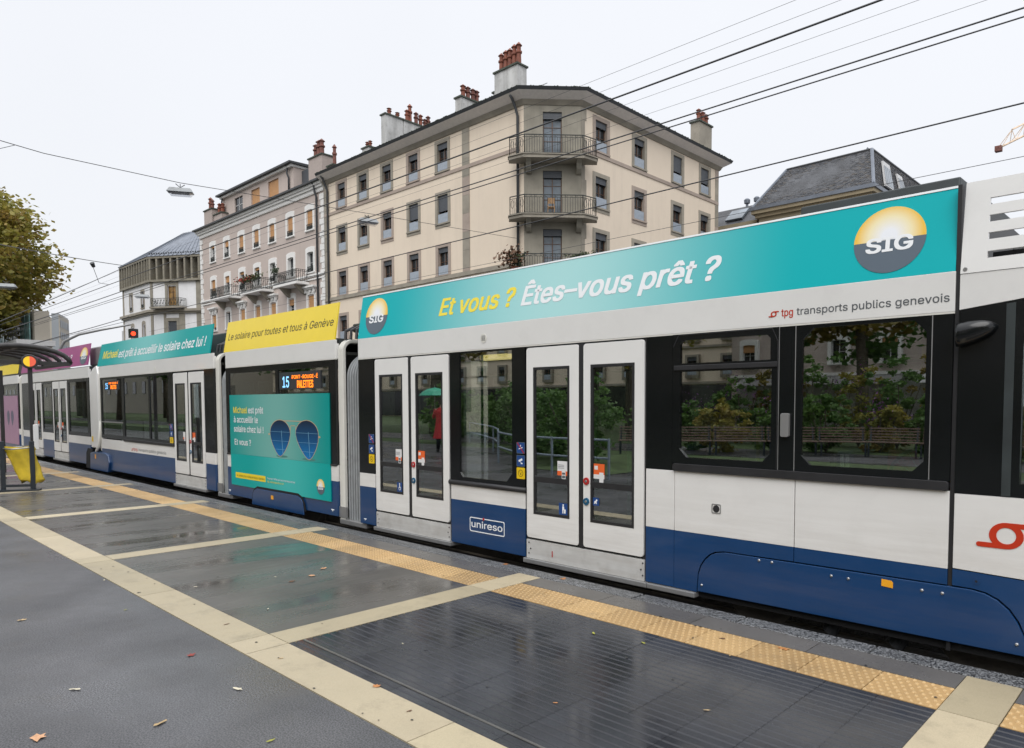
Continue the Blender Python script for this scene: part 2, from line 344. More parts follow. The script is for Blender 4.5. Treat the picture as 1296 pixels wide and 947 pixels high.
# ================================================================ GROUND, PLATFORM
wet_mat('road_wet', (0.075, 0.078, 0.085), 0.22, 0.5, 0.25, speck=0.2)
wet_mat('asphalt_wet', (0.060, 0.060, 0.064), 0.24, 0.56, 0.6, speck=0.6, bump=0.03, var=0.22, gs=120)
wet_mat('bay_wet', (0.078, 0.073, 0.066), 0.05, 0.42, 0.8, stretch=(2.2, 0.45, 1), speck=0.08, bump=0.12, puddle=0.46)
wet_mat('rib_wet', (0.030, 0.032, 0.038), 0.07, 0.30, 1.6, speck=0.1, bump=0.1, puddle=0.5, var=0.35)
wet_mat('slab_wet', (0.115, 0.108, 0.10), 0.22, 0.42, 1.2, speck=0.12, bump=0.2, var=0.15)
wet_mat('granite', (0.105, 0.108, 0.112), 0.4, 0.6, 2, speck=1.0, bump=1.0, var=0.2, gs=90)
wet_mat('beige', (0.40, 0.34, 0.23), 0.38, 0.6, 1.5, speck=0.06, bump=0.2, var=0.07)
wet_mat('beige_b', (0.43, 0.365, 0.25), 0.38, 0.6, 1.5, speck=0.06, bump=0.2, var=0.08)
wet_mat('beige_c', (0.37, 0.315, 0.21), 0.38, 0.6, 1.5, speck=0.06, bump=0.2, var=0.09)
wet_mat('tactile', (0.40, 0.255, 0.11), 0.35, 0.55, 2.5, speck=0.1, bump=0.2, var=0.14)
wet_mat('tactile_b', (0.44, 0.29, 0.13), 0.35, 0.55, 2.5, speck=0.1, bump=0.2, var=0.14)
wet_mat('dome', (0.46, 0.315, 0.15), 0.35, 0.55, 2.5, speck=0.1, bump=0.2, var=0.1)
mat('joint', (0.03, 0.03, 0.028), 0.7)
mat('grass', (0.045, 0.075, 0.02), 0.8, var=0.4, scale=3, bump=0.5, bscale=40)
mat('concrete', (0.26, 0.25, 0.235), 0.6, var=0.2, scale=3, grime=0.4)
mat('ballast', (0.035, 0.034, 0.032), 0.7, var=0.5, scale=40, bump=0.8, bscale=40, bdist=0.02)
mat('rail_steel', (0.2, 0.19, 0.18), 0.35, metal=0.8, var=0.2)

g = MB(); g.add([(-900, -700, -0.34), (700, -700, -0.34), (700, 1100, -0.34), (-900, 1100, -0.34)], [(0, 1, 2, 3)])
obj('ground', g, 'road_wet', kind='structure')
g = MB(); g.box(-70, 14, 4.93, 11.5, -0.6, -0.31); obj('track_bed', g, 'ballast', kind='structure')
for y in (5.55, 6.98, 8.85, 10.28):
    r_ = MB(); r_.box(-70, 14, y-0.035, y+0.035, -0.31, -0.2); r_.box(-70, 14, y-0.07, y+0.07, -0.31, -0.29)
    obj('tram_rail', r_, 'rail_steel', kind='structure', label='steel tram rail in the dark track bed')

XL, XR_ = -46.0, 11.0          # platform extent along the tram
P0, P1 = 1.93, 2.22
plat = obj('platform', MB().box(XL, XR_, -7.4, 4.68, -0.5, -0.035), 'joint', kind='structure')
a = MB().box(XL, XR_, -7.4, 1.926, -0.04, 0.0); obj('asphalt_paving', a, 'asphalt_wet', plat)
strips = [-1.03+0.29*0 - 3.858*k for k in range(-3, 12)]      # left edge of each cross strip
J = 0.006
def slab(name, x0, x1, y0, y1, m, z=0.0, j=J):
    o = obj(name, MB().box(x0+j/2, x1-j/2, y0+j/2, y1-j/2, -0.05, z), m, plat)
    return o
def ribslab(x0, x1, y0, y1, z, m):
    g = MB(); g.box(x0+.0008, x1-.0008, y0+.001, y1-.001, -0.05, z-0.007)
    n = max(1, round((y1-y0)/0.0655)); p = (y1-y0)/n
    for i in range(n):
        a = y0+i*p+0.009; b = a+p-0.018; c = z; 
        vs = [(x0+.0012, a-0.006, z-.0065), (x1-.0012, a-0.006, z-.0065), (x1-.0012, b+0.006, z-.0065), (x0+.0012, b+0.006, z-.0065), (x0+.0012, a, c), (x1-.0012, a, c), (x1-.0012, b, c), (x0+.0012, b, c)]
        g.hexa(vs)
    obj('ribbed_slab', g, m, plat)
domev = None
def tactile(x0, x1, m, near):
    g = MB(); g.box(x0+J/2, x1-J/2, 4.033+J/2, 4.403-J/2, -0.05, 0.0)
    if near:
        n = 6 if near == 1 else 4
        px = (x1-x0)/8; py = 0.37/8
        for i in range(8):
            for j_ in range(8):
                cx = x0+(i+0.5+(0.25 if j_ % 2 else -0.25))*px; cy = 4.033+(j_+0.5)*py; r = 0.0130; g.cur = 1
                k = n
                vs = [(cx+r*math.cos(6.283*q/k), cy+r*math.sin(6.283*q/k), 0.0) for q in range(k)]+[(cx+.55*r*math.cos(6.283*q/k), cy+.55*r*math.sin(6.283*q/k), 0.0065) for q in range(k)]
                g.add(vs, [(q, (q+1) % k, k+(q+1) % k, k+q) for q in range(k)]+[tuple(range(k, 2*k))])
    obj('tactile_tile', g, [m, 'dome'], plat, recalc=False)
tb = ['beige', 'beige_b', 'beige_c']
for i, xs in enumerate(strips):
    xe = xs+0.29; nxt = xs+3.858 if i else XR_
    if xs > XR_ or xe < XL: continue
    # cross strip: three long beige slabs
    slab('beige_slab', xs, xe, P0, P1, tb[i % 3], 0.0025); slab('beige_slab', xs, xe, P1, 4.033, tb[(i+1) % 3], 0.0025)
    slab('beige_slab', xs, xe, 4.033, 4.655, tb[(i+2) % 3], 0.0025)
    x0, x1 = xe, xs+3.858
    xm = (x0+x1)/2
    slab('beige_slab', x0, xm, P0, P1, tb[i % 3], 0.002); slab('beige_slab', xm, x1, P0, P1, tb[(i+1) % 3], 0.002)
    near = 1 if -9 < x0 < 3 else (2 if -21 < x0 < 3 else 0)
    rib = (i <= 4)
    for k in range(9):
        w_ = (x1-x0)/9; tactile(x0+k*w_, x0+(k+1)*w_, random.choice(['tactile', 'tactile', 'tactile_b']), near)
    for k in range(4):
        w_ = (x1-x0)/4; slab('grey_slab', x0+k*w_, x0+(k+1)*w_, 4.403, 4.655, 'slab_wet', 0.001)
    # bay: ribbed slabs in the bay with grooves, smooth wet slabs in the others
    if rib:
        n = 12; w_ = (x1-x0)/n
        ys = [2.22, 2.325, 2.895, 3.463, 4.033]
        obj('drain_strip', MB().box(x0+.01, x1-.01, 2.318, 2.334, -.02, .004), 'rail_steel', plat)
        for q in range(4):
            for k in range(n): ribslab(x0+k*w_, x0+(k+1)*w_, ys[q], ys[q+1], random.choice([0.0, 0.0006, 0.0012, 0.0018]), 'rib_wet')
    else:
        slab('smooth_slab', x0, xm, P1, 4.033, 'bay_wet', 0.0, 0.004); slab('smooth_slab', xm, x1, P1, 4.033, 'bay_wet', 0.0, 0.004)
# raised pale edge rail that runs the length of the ribbed bays
x = XL
while x < XR_:
    w_ = 0.965; g = MB()
    x1 = min(x+w_, XR_)
    g.box(x+.005, x1-.005, 4.66, 4.845, -0.34, 0.004)
    obj('kerb_stone', g, 'granite', plat, bevel=0.012); x = x1
g = MB(); g.box(-300, 300, -9.6, -7.4, -0.4, -0.02); obj('verge', g, 'grass', kind='structure')
g = MB(); g.box(-300, 300, -13.2, -9.6, -0.4, -0.01); obj('footpath', g, 'asphalt_wet', kind='structure')
g = MB(); g.box(-300, 300, -60, -13.2, -0.4, 0.0); obj('lawn', g, 'grass', kind='structure')
# ================================================================ TRAM
YT = 5.05
TT = TY(YT)
tram = thing('tram', (-10, 6.2, -0.2), 'long white and blue tram with black window band and teal, yellow and magenta roof signs', 'tram')
def part(name, mb, m, parent=None, **k): return obj(name, mb, m, parent or tram, **k)
BT = 2.217; WB = 0.543

def figure(parent, u, v, h, kind, w=-0.004):
    """white pictogram on a small blue sticker"""
    g = MB()
    if kind == 'pram':
        g.extrude(circ(u, v+h*.36, h*.09, 8), TT, w, w+.001); g.extrude([(u-h*.12, v-.1*h), (u-h*.1, v+.25*h), (u+h*.1, v+.25*h), (u+h*.14, v-.1*h)], TT, w, w+.001)
        g.extrude([(u-h*.1, v-.4*h), (u-h*.1, v-.1*h), (u+h*.02, v-.1*h), (u, v-.4*h)], TT, w, w+.001); g.extrude([(u+h*.08, v-.38*h), (u+h*.1, v), (u+h*.3, v-.02*h), (u+h*.28, v-.38*h)], TT, w, w+.001)
    elif kind == 'chair':
        g.extrude(circ(u-h*.02, v+h*.36, h*.09, 8), TT, w, w+.001); g.extrude([(u-h*.08, v-.1*h), (u-h*.08, v+.25*h), (u+h*.05, v+.25*h), (u+h*.05, v-.02*h), (u+h*.25, v-.05*h), (u+h*.22, v-.13*h)], TT, w, w+.001)
        g.plate(circ(u, v-.15*h, h*.22, 12), [circ(u, v-.15*h, h*.16, 12)], TT, w, w+.001)
    elif kind == 'dog':
        g.extrude([(u-h*.3, v-.3*h), (u-h*.25, v+.05*h), (u-h*.05, v+.1*h), (u+h*.1, v+.35*h), (u+h*.3, v+.2*h), (u+h*.12, v), (u+h*.15, v-.3*h), (u, v-.3*h), (u-h*.05, v-.1*h), (u-h*.15, v-.3*h)], TT, w, w+.001)
    elif kind == 'camera':
        g.extrude([(u-h*.35, v+.05*h), (u+h*.2, v+.3*h), (u+h*.3, v+.08*h), (u-h*.25, v-.15*h)], TT, w, w+.001)
        g.extrude([(u-.05*h, v-.05*h), (u+.05*h, v-.35*h), (u+.3*h, v-.35*h), (u+.3*h, v-.22*h), (u+.1*h, v-.2*h)], TT, w, w+.001)
    elif kind == 'smoke':
        g.extrude([(u-.3*h, v-.18*h), (u+.3*h, v+.0*h), (u+.3*h, v+.1*h), (u-.3*h, v-.08*h)], TT, w, w+.001)
        g.extrude([(u-.15*h, v+.1*h), (u+.0*h, v+.35*h), (u+.08*h, v+.3*h), (u-.05*h, v+.08*h)], TT, w, w+.001)
    obj('pictogram', g, 'txt_white', parent)

def sticker_column(x0, x1, zt, y=0.0):
    h = 0.117; 
    specs = [('stick_blue', 'smoke', zt), ('stick_blue', 'camera', zt-0.134), ('stick_yellow', None, zt-0.262)]
    for m_, k_, z in specs:
        s_ = part('sticker', MB().plate(rrect(x0, x1, z-h, z, .008, 2), [], TT, -0.003, 0.002), m_)
        uc = (x0+x1)/2; vc = z-h/2
        if m_ == 'stick_blue':
            part('sticker_border', MB().plate(rrect(x0, x1, z-h, z, .008, 2), [rrect(x0+.005, x1-.005, z-h+.005, z-.005, .006, 2)], TT, -0.0036, -0.003), 'sig_grey', s_)
        if k_: figure(s_, uc, vc, h*.8, k_)
        if k_ == 'smoke':
            part('slash', MB().extrude([(x0+.004, z-.004), (x0+.018, z-.004), (x1-.004, z-h+.004), (x1-.018, z-h+.004)], TT, -0.0055, -0.004), 'btn_red', s_)
        if k_ is None:
            g = MB(); g.plate(circ(uc, vc, .036, 16), [circ(uc, vc, .032, 16)], TT, -.0045, -.003); g.extrude(circ(uc, vc-.008, .008, 8), TT, -.0045, -.003)
            for s2 in (-1, 1): g.extrude(circ(uc+s2*.012, vc+.012, .004, 6), TT, -.0045, -.003)
            part('smiley', g, 'txt_black', s_)

def door(x0, x1, dz, picto=(None, None), stickers=True, fine_print=False):  # last flag only adds printed lines to the notices
    """double-leaf plug door between x0 and x1"""
    xm = (x0+x1)/2
    zb, zt = 0.262+dz, 2.188+dz
    zg0, zg1 = 0.508+dz, 1.99+dz
    part('door_surround', MB().plate(rect(x0-.022, x1+.022, zb-.2, zt+.02), [rect(x0+.02, x1-.02, zb-.18, zt-.02)], TT, 0.012, 0.05), 'rubber')
    for k, (a, b) in enumerate(((x0, xm-.030), (xm+.030, x1))):
        wg = (b-a)*0.14 if k == 0 else (b-a)*0.125
        ga, gb = a+.098, b-.118
        if k: ga, gb = a+.09, b-.105
        ov = 0.0
        leaf = part('door_leaf', MB().plate(rrect(a, b, zb, zt, .03, 4), [rect(ga, gb, zg0, zg1)], TT, -.006, .035), 'door_white', bevel=.004)
        fr = part('window_frame', MB().plate(rect(ga, gb, zg0, zg1), [rrect(ga+.024, gb-.024, zg0+.026, .838+dz, .012, 2), rrect(ga+.024, gb-.024, .892+dz, zg1-.026, .012, 2)], TT, -.008, .03), 'rubber', leaf)
        part('glass_pane', MB().box(ga+.02, gb-.02, YT+.004, YT+.008, zg0+.02, zg1-.02), 'tram_glass', leaf)
        if stickers:
            if k == 0:
                s_ = part('notice', MB().box(gb-.165, gb-.035, YT+.0005, YT+.0015, .925+dz, 1.065+dz), 'stick_white', leaf)
                part('notice_band', MB().box(gb-.165, gb-.035, YT-.0008, YT+.0003, .925+dz, .968+dz), 'stick_orange', leaf)
                part('ticket_sticker', MB().box(gb-.105, gb-.055, YT-.0016, YT-.0006, .89+dz, .985+dz), 'stick_white', leaf)
                if fine_print:
                    g = MB()
                    for zz in (1.025, 1.01, .995): g.box(gb-.155, gb-.075, YT-.0008, YT+.0003, zz+dz, zz+.004+dz)
                    g.box(gb-.10, gb-.06, YT-.0024, YT-.0017, .90+dz, .925+dz); g.box(gb-.10, gb-.06, YT-.0024, YT-.0017, .935+dz, .955+dz)
                    part('notice_print', g, 'txt_grey', leaf)
            else:
                part('notice', MB().box(ga+.035, ga+.165, YT+.0005, YT+.0015, .925+dz, 1.065+dz), 'stick_orange', leaf)
                part('notice_band', MB().box(ga+.035, ga+.165, YT-.0008, YT+.0003, .925+dz, .965+dz), 'stick_white', leaf)
                part('ticket_sticker', MB().box(ga+.105, ga+.155, YT-.0016, YT-.0006, .89+dz, .985+dz), 'stick_white', leaf)
                if fine_print: part('notice_print', MB().box(ga+.045, ga+.085, YT-.0008, YT+.0003, 1.01+dz, 1.045+dz), 'stick_white', leaf)
            if picto[k]:
                h = .115 if k == 0 else .075
                if k == 0: ua, ub, va = gb-.145, gb-.028, zg0+.03
                else: ua, ub, va = ga+.026, ga+.1, .67+dz
                if picto[k] == 'none': pass
                else:
                    s_ = part('pictogram_sticker', MB().box(ua, ub, YT+.0005, YT+.0015, va, va+h), 'stick_blue', leaf)
                    figure(s_, (ua+ub)/2, va+h/2, h*.95, picto[k], -.0012)
        if k == 1:
            for z_, m_ in ((.893, 'btn_red'), (.70, 'btn_blue')):
                b_ = part('door_button', MB().cyl((a+.042, YT-.006, z_+dz), (a+.042, YT-.018, z_+dz), .036, .034, 16), m_, leaf, smooth=False)
                part('button_centre', MB().cyl((a+.042, YT-.018, z_+dz), (a+.042, YT-.022, z_+dz), .014, .012, 10), 'metal', leaf)
    part('door_seal', MB().box(xm-.030, xm+.030, YT-.002, YT+.03, zb-.012, zt+.01), 'rubber')
    st = part('step_panel', MB().plate(rect(x0-.008, x1+.008, .048+dz, .238+dz), [], TT, -.004, .04), 'step_white', bevel=.003)
    g = MB()
    for cx in (x0+.02, x1-.035):
        for q, (du, dv) in enumerate(((0, .16), (.025, .1), (0, .05)) if cx < xm else ((0.02, .16), (0, .1), (0.02, .05))):
            g.cyl((cx+du+.01, YT-.004, .048+dz+dv), (cx+du+.01, YT-.008, .048+dz+dv), .008, .008, 8)
    part('rivets', g, 'rubber', st)
    part('step_sill', MB().box(x0-.03, x1+.05, YT-.035, YT+.2, -.0+dz, .046+dz), 'sill_grey', bevel=.006)

def roof_profile(dz, s):  # upper white cove and roof behind the sign
    return None
def coach(x0, x1, dz, cells, z_cove=BT, cove_top=2.475, roof=True):
    """cells: list of (kind, xa, xb, opts)"""
    part('cove_panel', MB().add([(x0, YT, BT+dz), (x1, YT, BT+dz), (x1, YT-.001, cove_top+dz), (x0, YT-.001, cove_top+dz), (x0, YT+.06, BT+dz), (x1, YT+.06, BT+dz), (x1, YT+.06, cove_top+dz), (x0, YT+.06, cove_top+dz)],
         [(0, 1, 2, 3), (5, 4, 7, 6), (3, 2, 6, 7), (1, 0, 4, 5), (0, 3, 7, 4), (2, 1, 5, 6)]), 'tram_white', bevel=.004)
    part('roof', MB().box(x0, x1, YT+.03, YT+2.27, cove_top-.05+dz, cove_top+.02+dz), 'roof_dark')
    part('ceiling', MB().box(x0, x1, YT+.062, YT+2.24, BT+.06+dz, BT+.1+dz), 'interior')
    part('floor', MB().box(x0, x1, YT+.045, YT+2.24, .20+dz, .25+dz), 'interior_dark')
    # far side wall with its own windows
    hs = []; n = max(1, round((x1-x0)/1.6)); w = (x1-x0)/n
    for i in range(n): hs.append(rect(x0+i*w+.12, x0+(i+1)*w-.12, .95+dz, 2.1+dz))
    part('far_wall', MB().plate(rect(x0, x1, -.02+dz, 2.45+dz), hs, TY(YT+2.24), 0, .05), 'interior')
    part('far_glass', MB().box(x0+.1, x1-.1, YT+2.26, YT+2.265, .9+dz, 2.15+dz), 'far_glass')
    part('rub_strip', MB().box(x0, x1, YT-.001, YT+.03, BT-.012+dz, BT-.001+dz), 'frame_white')
# ---------------- front car (doors, three windows, long teal sign)
def TS(z0, k=0.155, y0=0.0): return lambda u, v, w: (u, YT+y0+(v-z0)*k+w, v)
def sign(x0, x1, zb, zt, m, lean=0.0, edge=True):
    T_ = TS(zb)
    s_ = part('roof_sign', MB().extrude([(x0, zb), (x1, zb), (x1, zt), (x0+lean, zt)], T_, 0, .02), m)
    if edge: part('sign_edge', MB().extrude([(x0+lean, zt+.001), (x1, zt+.001), (x1, zt+.016), (x0+lean, zt+.016)], T_, -.004, .03), 'txt_white', s_)
    return s_, T_
def sig_logo(parent, u, v, ru, rv, T_, small=False):
    import math as _m
    n = 24
    pts = [(u+ru*_m.cos(_m.pi*i/n), v+rv*_m.sin(_m.pi*i/n)) for i in range(n+1)]
    g = MB().extrude(pts, T_, -.003, -.001); o = obj('logo_sun', g, 'sun_disc', parent)
    uv = o.data.uv_layers.new(name='UVMap'); 
    for l in o.data.loops:
        c = o.data.vertices[l.vertex_index].co; uv.data[l.index].uv = ((c.x-u)/(2*ru)+.5, (c.z-v)/(2*rv)+.5)
    g = MB().extrude([(u+ru*_m.cos(-_m.pi*i/n), v+rv*_m.sin(-_m.pi*i/n)) for i in range(n+1)], T_, -.003, -.001)
    obj('logo_base', g, 'sig_grey', parent)
    text('logo_letters', 'SIG', u-ru*.62, u+ru*.64, v-rv*.34, v+rv*.08, T_, 'txt_white', parent, bold=.03, w=-.0045)

def black(x0, x1, zb, zt, holes=(), w=0.0, name='window_band', **k):
    return part(name, MB().plate(rect(x0, x1, zb, zt), holes, TT, w, .04), 'tram_black', **k)
def lower(x0, x1, wt, dz=0.0, zb=.05, blue=True, wb=None):
    wb = WB if wb is None else wb
    part('side_panel', MB().plate(rect(x0, x1, wb+dz, wt+dz), [], TT, 0, .04), 'tram_white', bevel=.003)
    if blue: part('skirt_panel', MB().plate(rect(x0, x1, zb+dz, wb-.001+dz), [], TT, 0, .04), 'tram_blue', bevel=.003)

coach(-8.35, -1.245, 0, None)
lower(-8.35, -7.985, .72); black(-8.35, -7.985, .721, 2.204)
lower(-6.425, -5.212, .709)
black(-6.425, -5.212, .766, 2.204, [chamf(-6.262, -5.405, .805, 2.185, br=.09, bl=.05)])
part('window_glass', MB().box(-6.28, -5.38, YT+.012, YT+.018, .78, 2.2), 'tram_glass')
part('window_sill', MB().cyl((-6.44, YT-.002, .738), (-5.195, YT-.002, .738), .028, .028, 10), 'rubber', smooth=True)
lower(-3.683, -3.385, 1.055, blue=False); lower(-3.381, -2.308, 1.055, blue=False); lower(-2.302, -1.248, 1.055, blue=False)
arch = [(-3.155, .05), (-3.152, .12), (-3.145, .21), (-3.12, .285), (-3.08, .344), (-3.035, .385), (-2.985, .412), (-2.9, .428)]
arch_r = [(-1.10, .44), (-1.02, .428), (-.95, .398), (-.885, .345), (-.835, .275), (-.80, .19), (-.785, .05)]
part('skirt_panel', MB().extrude(rect(-3.683, -3.385, .05, WB-.001), TT, 0, .04), 'tram_blue', bevel=.003)
part('skirt_panel', MB().extrude([(-3.381, .05)]+arch+[(-2.308, .4335), (-2.308, WB-.001), (-3.381, WB-.001)], TT, 0, .04), 'tram_blue')
part('skirt_panel', MB().extrude([(-2.302, .4335), (-1.248, .4392), (-1.248, WB-.001), (-2.302, WB-.001)], TT, 0, .04), 'tram_blue')
def inset(pts, d, cx, cy): return [(x+(d if x < cx else -d)*min(1, abs(x-cx)), y-(d if y > .2 else -0)) for x, y in pts]
sk = [(x+(.009 if x < -2 else -.009), z-(.009 if z > .2 else 0)) for x, z in arch+arch_r]
sk = [(x, z) for x, z in sk]; sk[0] = (sk[0][0], .058); sk[-1] = (sk[-1][0], .066)
bs = part('bogie_skirt', MB().extrude(sk, TT, -.004, .03), 'tram_blue', bevel=.004)
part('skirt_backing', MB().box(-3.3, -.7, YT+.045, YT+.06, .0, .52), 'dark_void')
g = MB()
for x, z in ((-2.588, .40), (-2.48, .40), (-2.015, .371), (-1.891, .371), (-1.399, .374), (-1.274, .376), (-.845, .132), (-3.104, .115)):
    g.lathe([(0, 0)], (0, 0, 0), 3) if False else None
    o_ = obj('bolt_head', MB().cyl((x, YT-.004, z), (x, YT-.012, z), .012, .006, 10), 'metal', bs)
obj('side_marker', MB().extrude([(-1.66, .362), (-1.584, .357), (-1.584, .395), (-1.596, .407), (-1.66, .41)], TT, -.008, -.003), 'signal_orange', bs)
black(-3.683, -3.412, 1.058, 2.204)
# window with tilting upper light
black(-3.406, -2.448, 1.121, 2.206, [chamf(-3.335, -2.503, 1.175, 1.893, br=.07, bl=.07), chamf(-3.335, -2.515, 1.962, 2.155, tl=.03, tr=.03)], w=-.006, name='window_frame')
part('window_bar', MB().box(-3.39, -2.455, YT-.016, YT-.004, 1.905, 1.945), 'rubber', bevel=.004)
part('window_glass', MB().box(-3.36, -2.48, YT+.012, YT+.018, 1.14, 2.19), 'tram_glass')
part('frame_trim', MB().extrude([(-3.404, 2.10), (-3.35, 2.202), (-2.50, 2.202), (-2.45, 2.10), (-2.45, 1.125), (-2.456, 1.125), (-2.456, 2.098), (-2.503, 2.196), (-3.347, 2.196), (-3.398, 2.098)], TT, -.0085, -.0062), 'rubber')
black(-2.443, -2.318, 1.121, 2.206)
ht = part('coupling_hatch', MB().plate(rrect(-3.018, -2.932, .728, .808, .01, 2), [rrect(-3.01, -2.94, .736, .80, .01, 2)], TT, -.003, 0), 'sill_grey'); part('hatch_socket', MB().plate(circ(-2.975, .768, .03, 12), [], TT, -.004, 0), 'rubber', ht)
part('step_mark', MB().box(-4.83, -4.818, YT-.006, YT-.004, .10, .16), 'btn_red')
hd = part('release_handle', MB().plate(rrect(-2.416, -2.35, 1.375, 1.553, .014, 3), [], TT, -.03, 0), 'sill_grey', bevel=.006)
black(-2.312, -1.378, 1.121, 2.206, [chamf(-2.262, -1.41, 1.17, 2.18, tl=.08, tr=.08, br=.07, bl=.07)])
part('window_glass', MB().box(-2.28, -1.39, YT+.012, YT+.018, 1.14, 2.2), 'tram_glass')
black(-1.372, -1.25, 1.121, 2.206)
for x in (-2.4455, -2.315, -1.375): part('panel_joint', MB().box(x-.003, x+.003, YT-.002, YT+.02, 1.121, 2.206), 'sill_grey')
part('window_sill', MB().plate(rrect(-3.395, -1.252, 1.057, 1.119, .02, 3), [], TT, -.022, .04), 'rubber', bevel=.012)
door(-7.955, -6.455, 0, ('chair', None), fine_print=True); door(-5.182, -3.705, 0, ('pram', 'dog'), fine_print=True)
sticker_column(-8.12, -7.995, 1.235); sticker_column(-5.334, -5.214, 1.23)
part('step_sill', MB().box(-3.652, -3.16, YT-.03, YT+.2, .0, .044), 'sill_grey', bevel=.006)
g = MB()
for dx, dz_, r_ in ((0, 0, .05),): g.plate(circ(-5.845, 2.33, .05, 20), [], TT, -.004, 0)
vt = part('roof_vent', g, 'frame_white'); g = MB()
for q in range(5): g.box(-5.845-.03, -5.845+.03, YT-.006, YT-.004, 2.305+q*.012, 2.310+q*.012)
part('vent_slot', g, 'sill_grey', vt)
# lettering
text('unireso_letters', 'unireso', -6.065, -5.56, .262, .335, TT, 'txt_white', tram, bold=.012)
part('unireso_border', MB().plate(rrect(-6.095, -5.525, .212, .372, .02, 3), [rrect(-6.085, -5.535, .222, .362, .015, 3)], TT, -.003, -.001), 'txt_white')
part('unireso_dot', MB().plate(circ(-5.862, .366, .016, 8), [], TT, -.005, -.0032), 'btn_red')
def tpg_mark(parent, u0, z0, s, T_, m='txt_red', w=-.003):
    """ring with a bar leaving it above to the right and below to the left"""
    cx, cz = u0+.5*s, z0+.27*s; ro, ri = .25*s, .155*s
    rz = .25*s
    g = MB().plate(circ(cx, cz, ro*1.15, 28, rz), [circ(cx, cz, ri*1.05, 28, rz*.62)], T_, w, w+.002)
    b = .095*s
    g.extrude(rrect(cx-.05*s, cx+.5*s, cz+rz-b, cz+rz, b/2, 4), T_, w-.0006, w+.002); g.extrude(rrect(cx-.5*s, cx+.05*s, cz-rz, cz-rz+b, b/2, 4), T_, w-.0006, w+.002)
    return obj('operator_mark', g, m, parent)
tpg_mark(tram, -2.537, 2.282, .085, TT)
text('tpg_letters', 'tpg', -2.432, -2.341, 2.283, 2.338, TT, 'txt_red', tram, bold=.01)
text('operator_letters', 'transports publics genevois', -2.312, -1.277, 2.284, 2.337, TT, 'txt_grey', tram, bold=.006)
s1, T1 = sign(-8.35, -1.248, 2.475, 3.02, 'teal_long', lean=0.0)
sig_logo(s1, -7.965, 2.745, .245, .232, T1); sig_logo(s1, -1.675, 2.745, .238, .228, T1)
text('sign_letters', 'Et vous ?', -6.649, -5.392, 2.640, 2.830, T1, 'txt_yellow', s1, italic=.22, bold=.022)
text('sign_letters', 'Êtes–vous prêt ?', -5.284, -2.985, 2.632, 2.822, T1, 'txt_white', s1, italic=.22, bold=.022)
# dark equipment board above the sign and its end
bd = part('roof_equipment', MB().add([(-2.42, YT+.2, 2.5), (-1.30, YT+.2, 2.5), (-1.30, YT+.28, 3.15), (-2.42, YT+.28, 3.15), (-2.42, YT+1.6, 2.5), (-1.23, YT+1.6, 2.5), (-1.23, YT+1.6, 3.1), (-2.42, YT+1.6, 3.1)],
    [(0, 1, 2, 3), (5, 4, 7, 6), (3, 2, 6, 7), (1, 0, 4, 5), (0, 3, 7, 4), (2, 1, 5, 6)]), 'roof_dark', bevel=.01)
for x in (-2.35, -1.98, -1.62, -1.36): part('bolt_head', MB().cyl((x, YT+.275, 3.08), (x, YT+.26, 3.08), .012, .008, 6), 'metal', bd)
part('roof_frame', MB().box(-8.3, -2.45, YT+.35, YT+1.9, 2.5, 2.72), 'roof_dark', bevel=.02)
part('cab_gap', MB().box(-1.247, -1.222, YT+.012, YT+2.2, .0, 3.02), 'rubber')
part('sign_end', MB().add([(-1.246, YT+.02, 2.475), (-1.246, YT+.13, 2.475), (-1.246, YT+.22, 3.03), (-1.246, YT+.095, 3.03), (-1.232, YT+.02, 2.475), (-1.232, YT+.13, 2.475), (-1.232, YT+.22, 3.03), (-1.232, YT+.095, 3.03)],
    [(0, 1, 2, 3), (4, 7, 6, 5), (0, 4, 5, 1), (1, 5, 6, 2), (2, 6, 7, 3), (3, 7, 4, 0)]), 'roof_dark')
# ---------------- cab section
def capt(name, pts, m, w=0, d=.04, **k): return part(name, MB().extrude(pts, TT, w, d), m, **k)
CX1 = 1.35
TC = lambda u, v, w: (u, YT+.0+max(0, v-2.45)*.11+w, v)
louv = [rect(-1.07, 1.1, a, b) for a, b in ((2.535, 2.578), (2.652, 2.695), (2.762, 2.806), (2.872, 2.915))]
part('louvre_panel', MB().plate([(-1.218, 2.452), (CX1, 2.452), (CX1-.2, 3.03), (-1.21, 3.035)], louv, TC, -.004, .02), 'tram_white')
part('equipment_box', MB().box(-1.0, -.55, YT+.35, YT+1.8, 2.5, 2.72), 'sill_grey', bevel=.02)
part('equipment_box', MB().box(-.5, .9, YT+.5, YT+1.8, 2.48, 2.84), 'roof_dark', bevel=.02)
part('equipment_box', MB().box(-1.1, -.9, YT+.3, YT+.4, 2.5, 2.62), 'tram_black')
capt('cab_cove', [(-1.218, 2.225), (-.9, 2.262), (-.5, 2.32), (0, 2.36), (CX1, 2.38), (CX1, 2.449), (-1.218, 2.449)], 'tram_white')
cabw = [(-.86, 1.13), (.2, 1.13), (.55, 1.5), (.35, 2.27), (-.5, 2.235), (-.86, 2.19)]
part('cab_side', MB().plate([(-1.218, 1.046), (CX1, 1.05), (CX1, 2.377), (0, 2.357), (-.5, 2.317), (-.9, 2.259), (-1.218, 2.222)], [cabw], TT, 0, .04), 'tram_black')
part('cab_glass', MB().box(-.9, .6, YT+.03, YT+.036, 1.1, 2.3), 'tram_glass')
part('frame_trim', MB().extrude([(-.955, 1.05), (-.905, 1.05), (-.905, 2.245), (-.955, 2.24)], TT, -.004, -.001), 'roof_dark')
capt('side_panel', [(-1.218, .555), (CX1, .47), (CX1, 1.043), (-1.218, 1.043)], 'tram_white', bevel=.003)
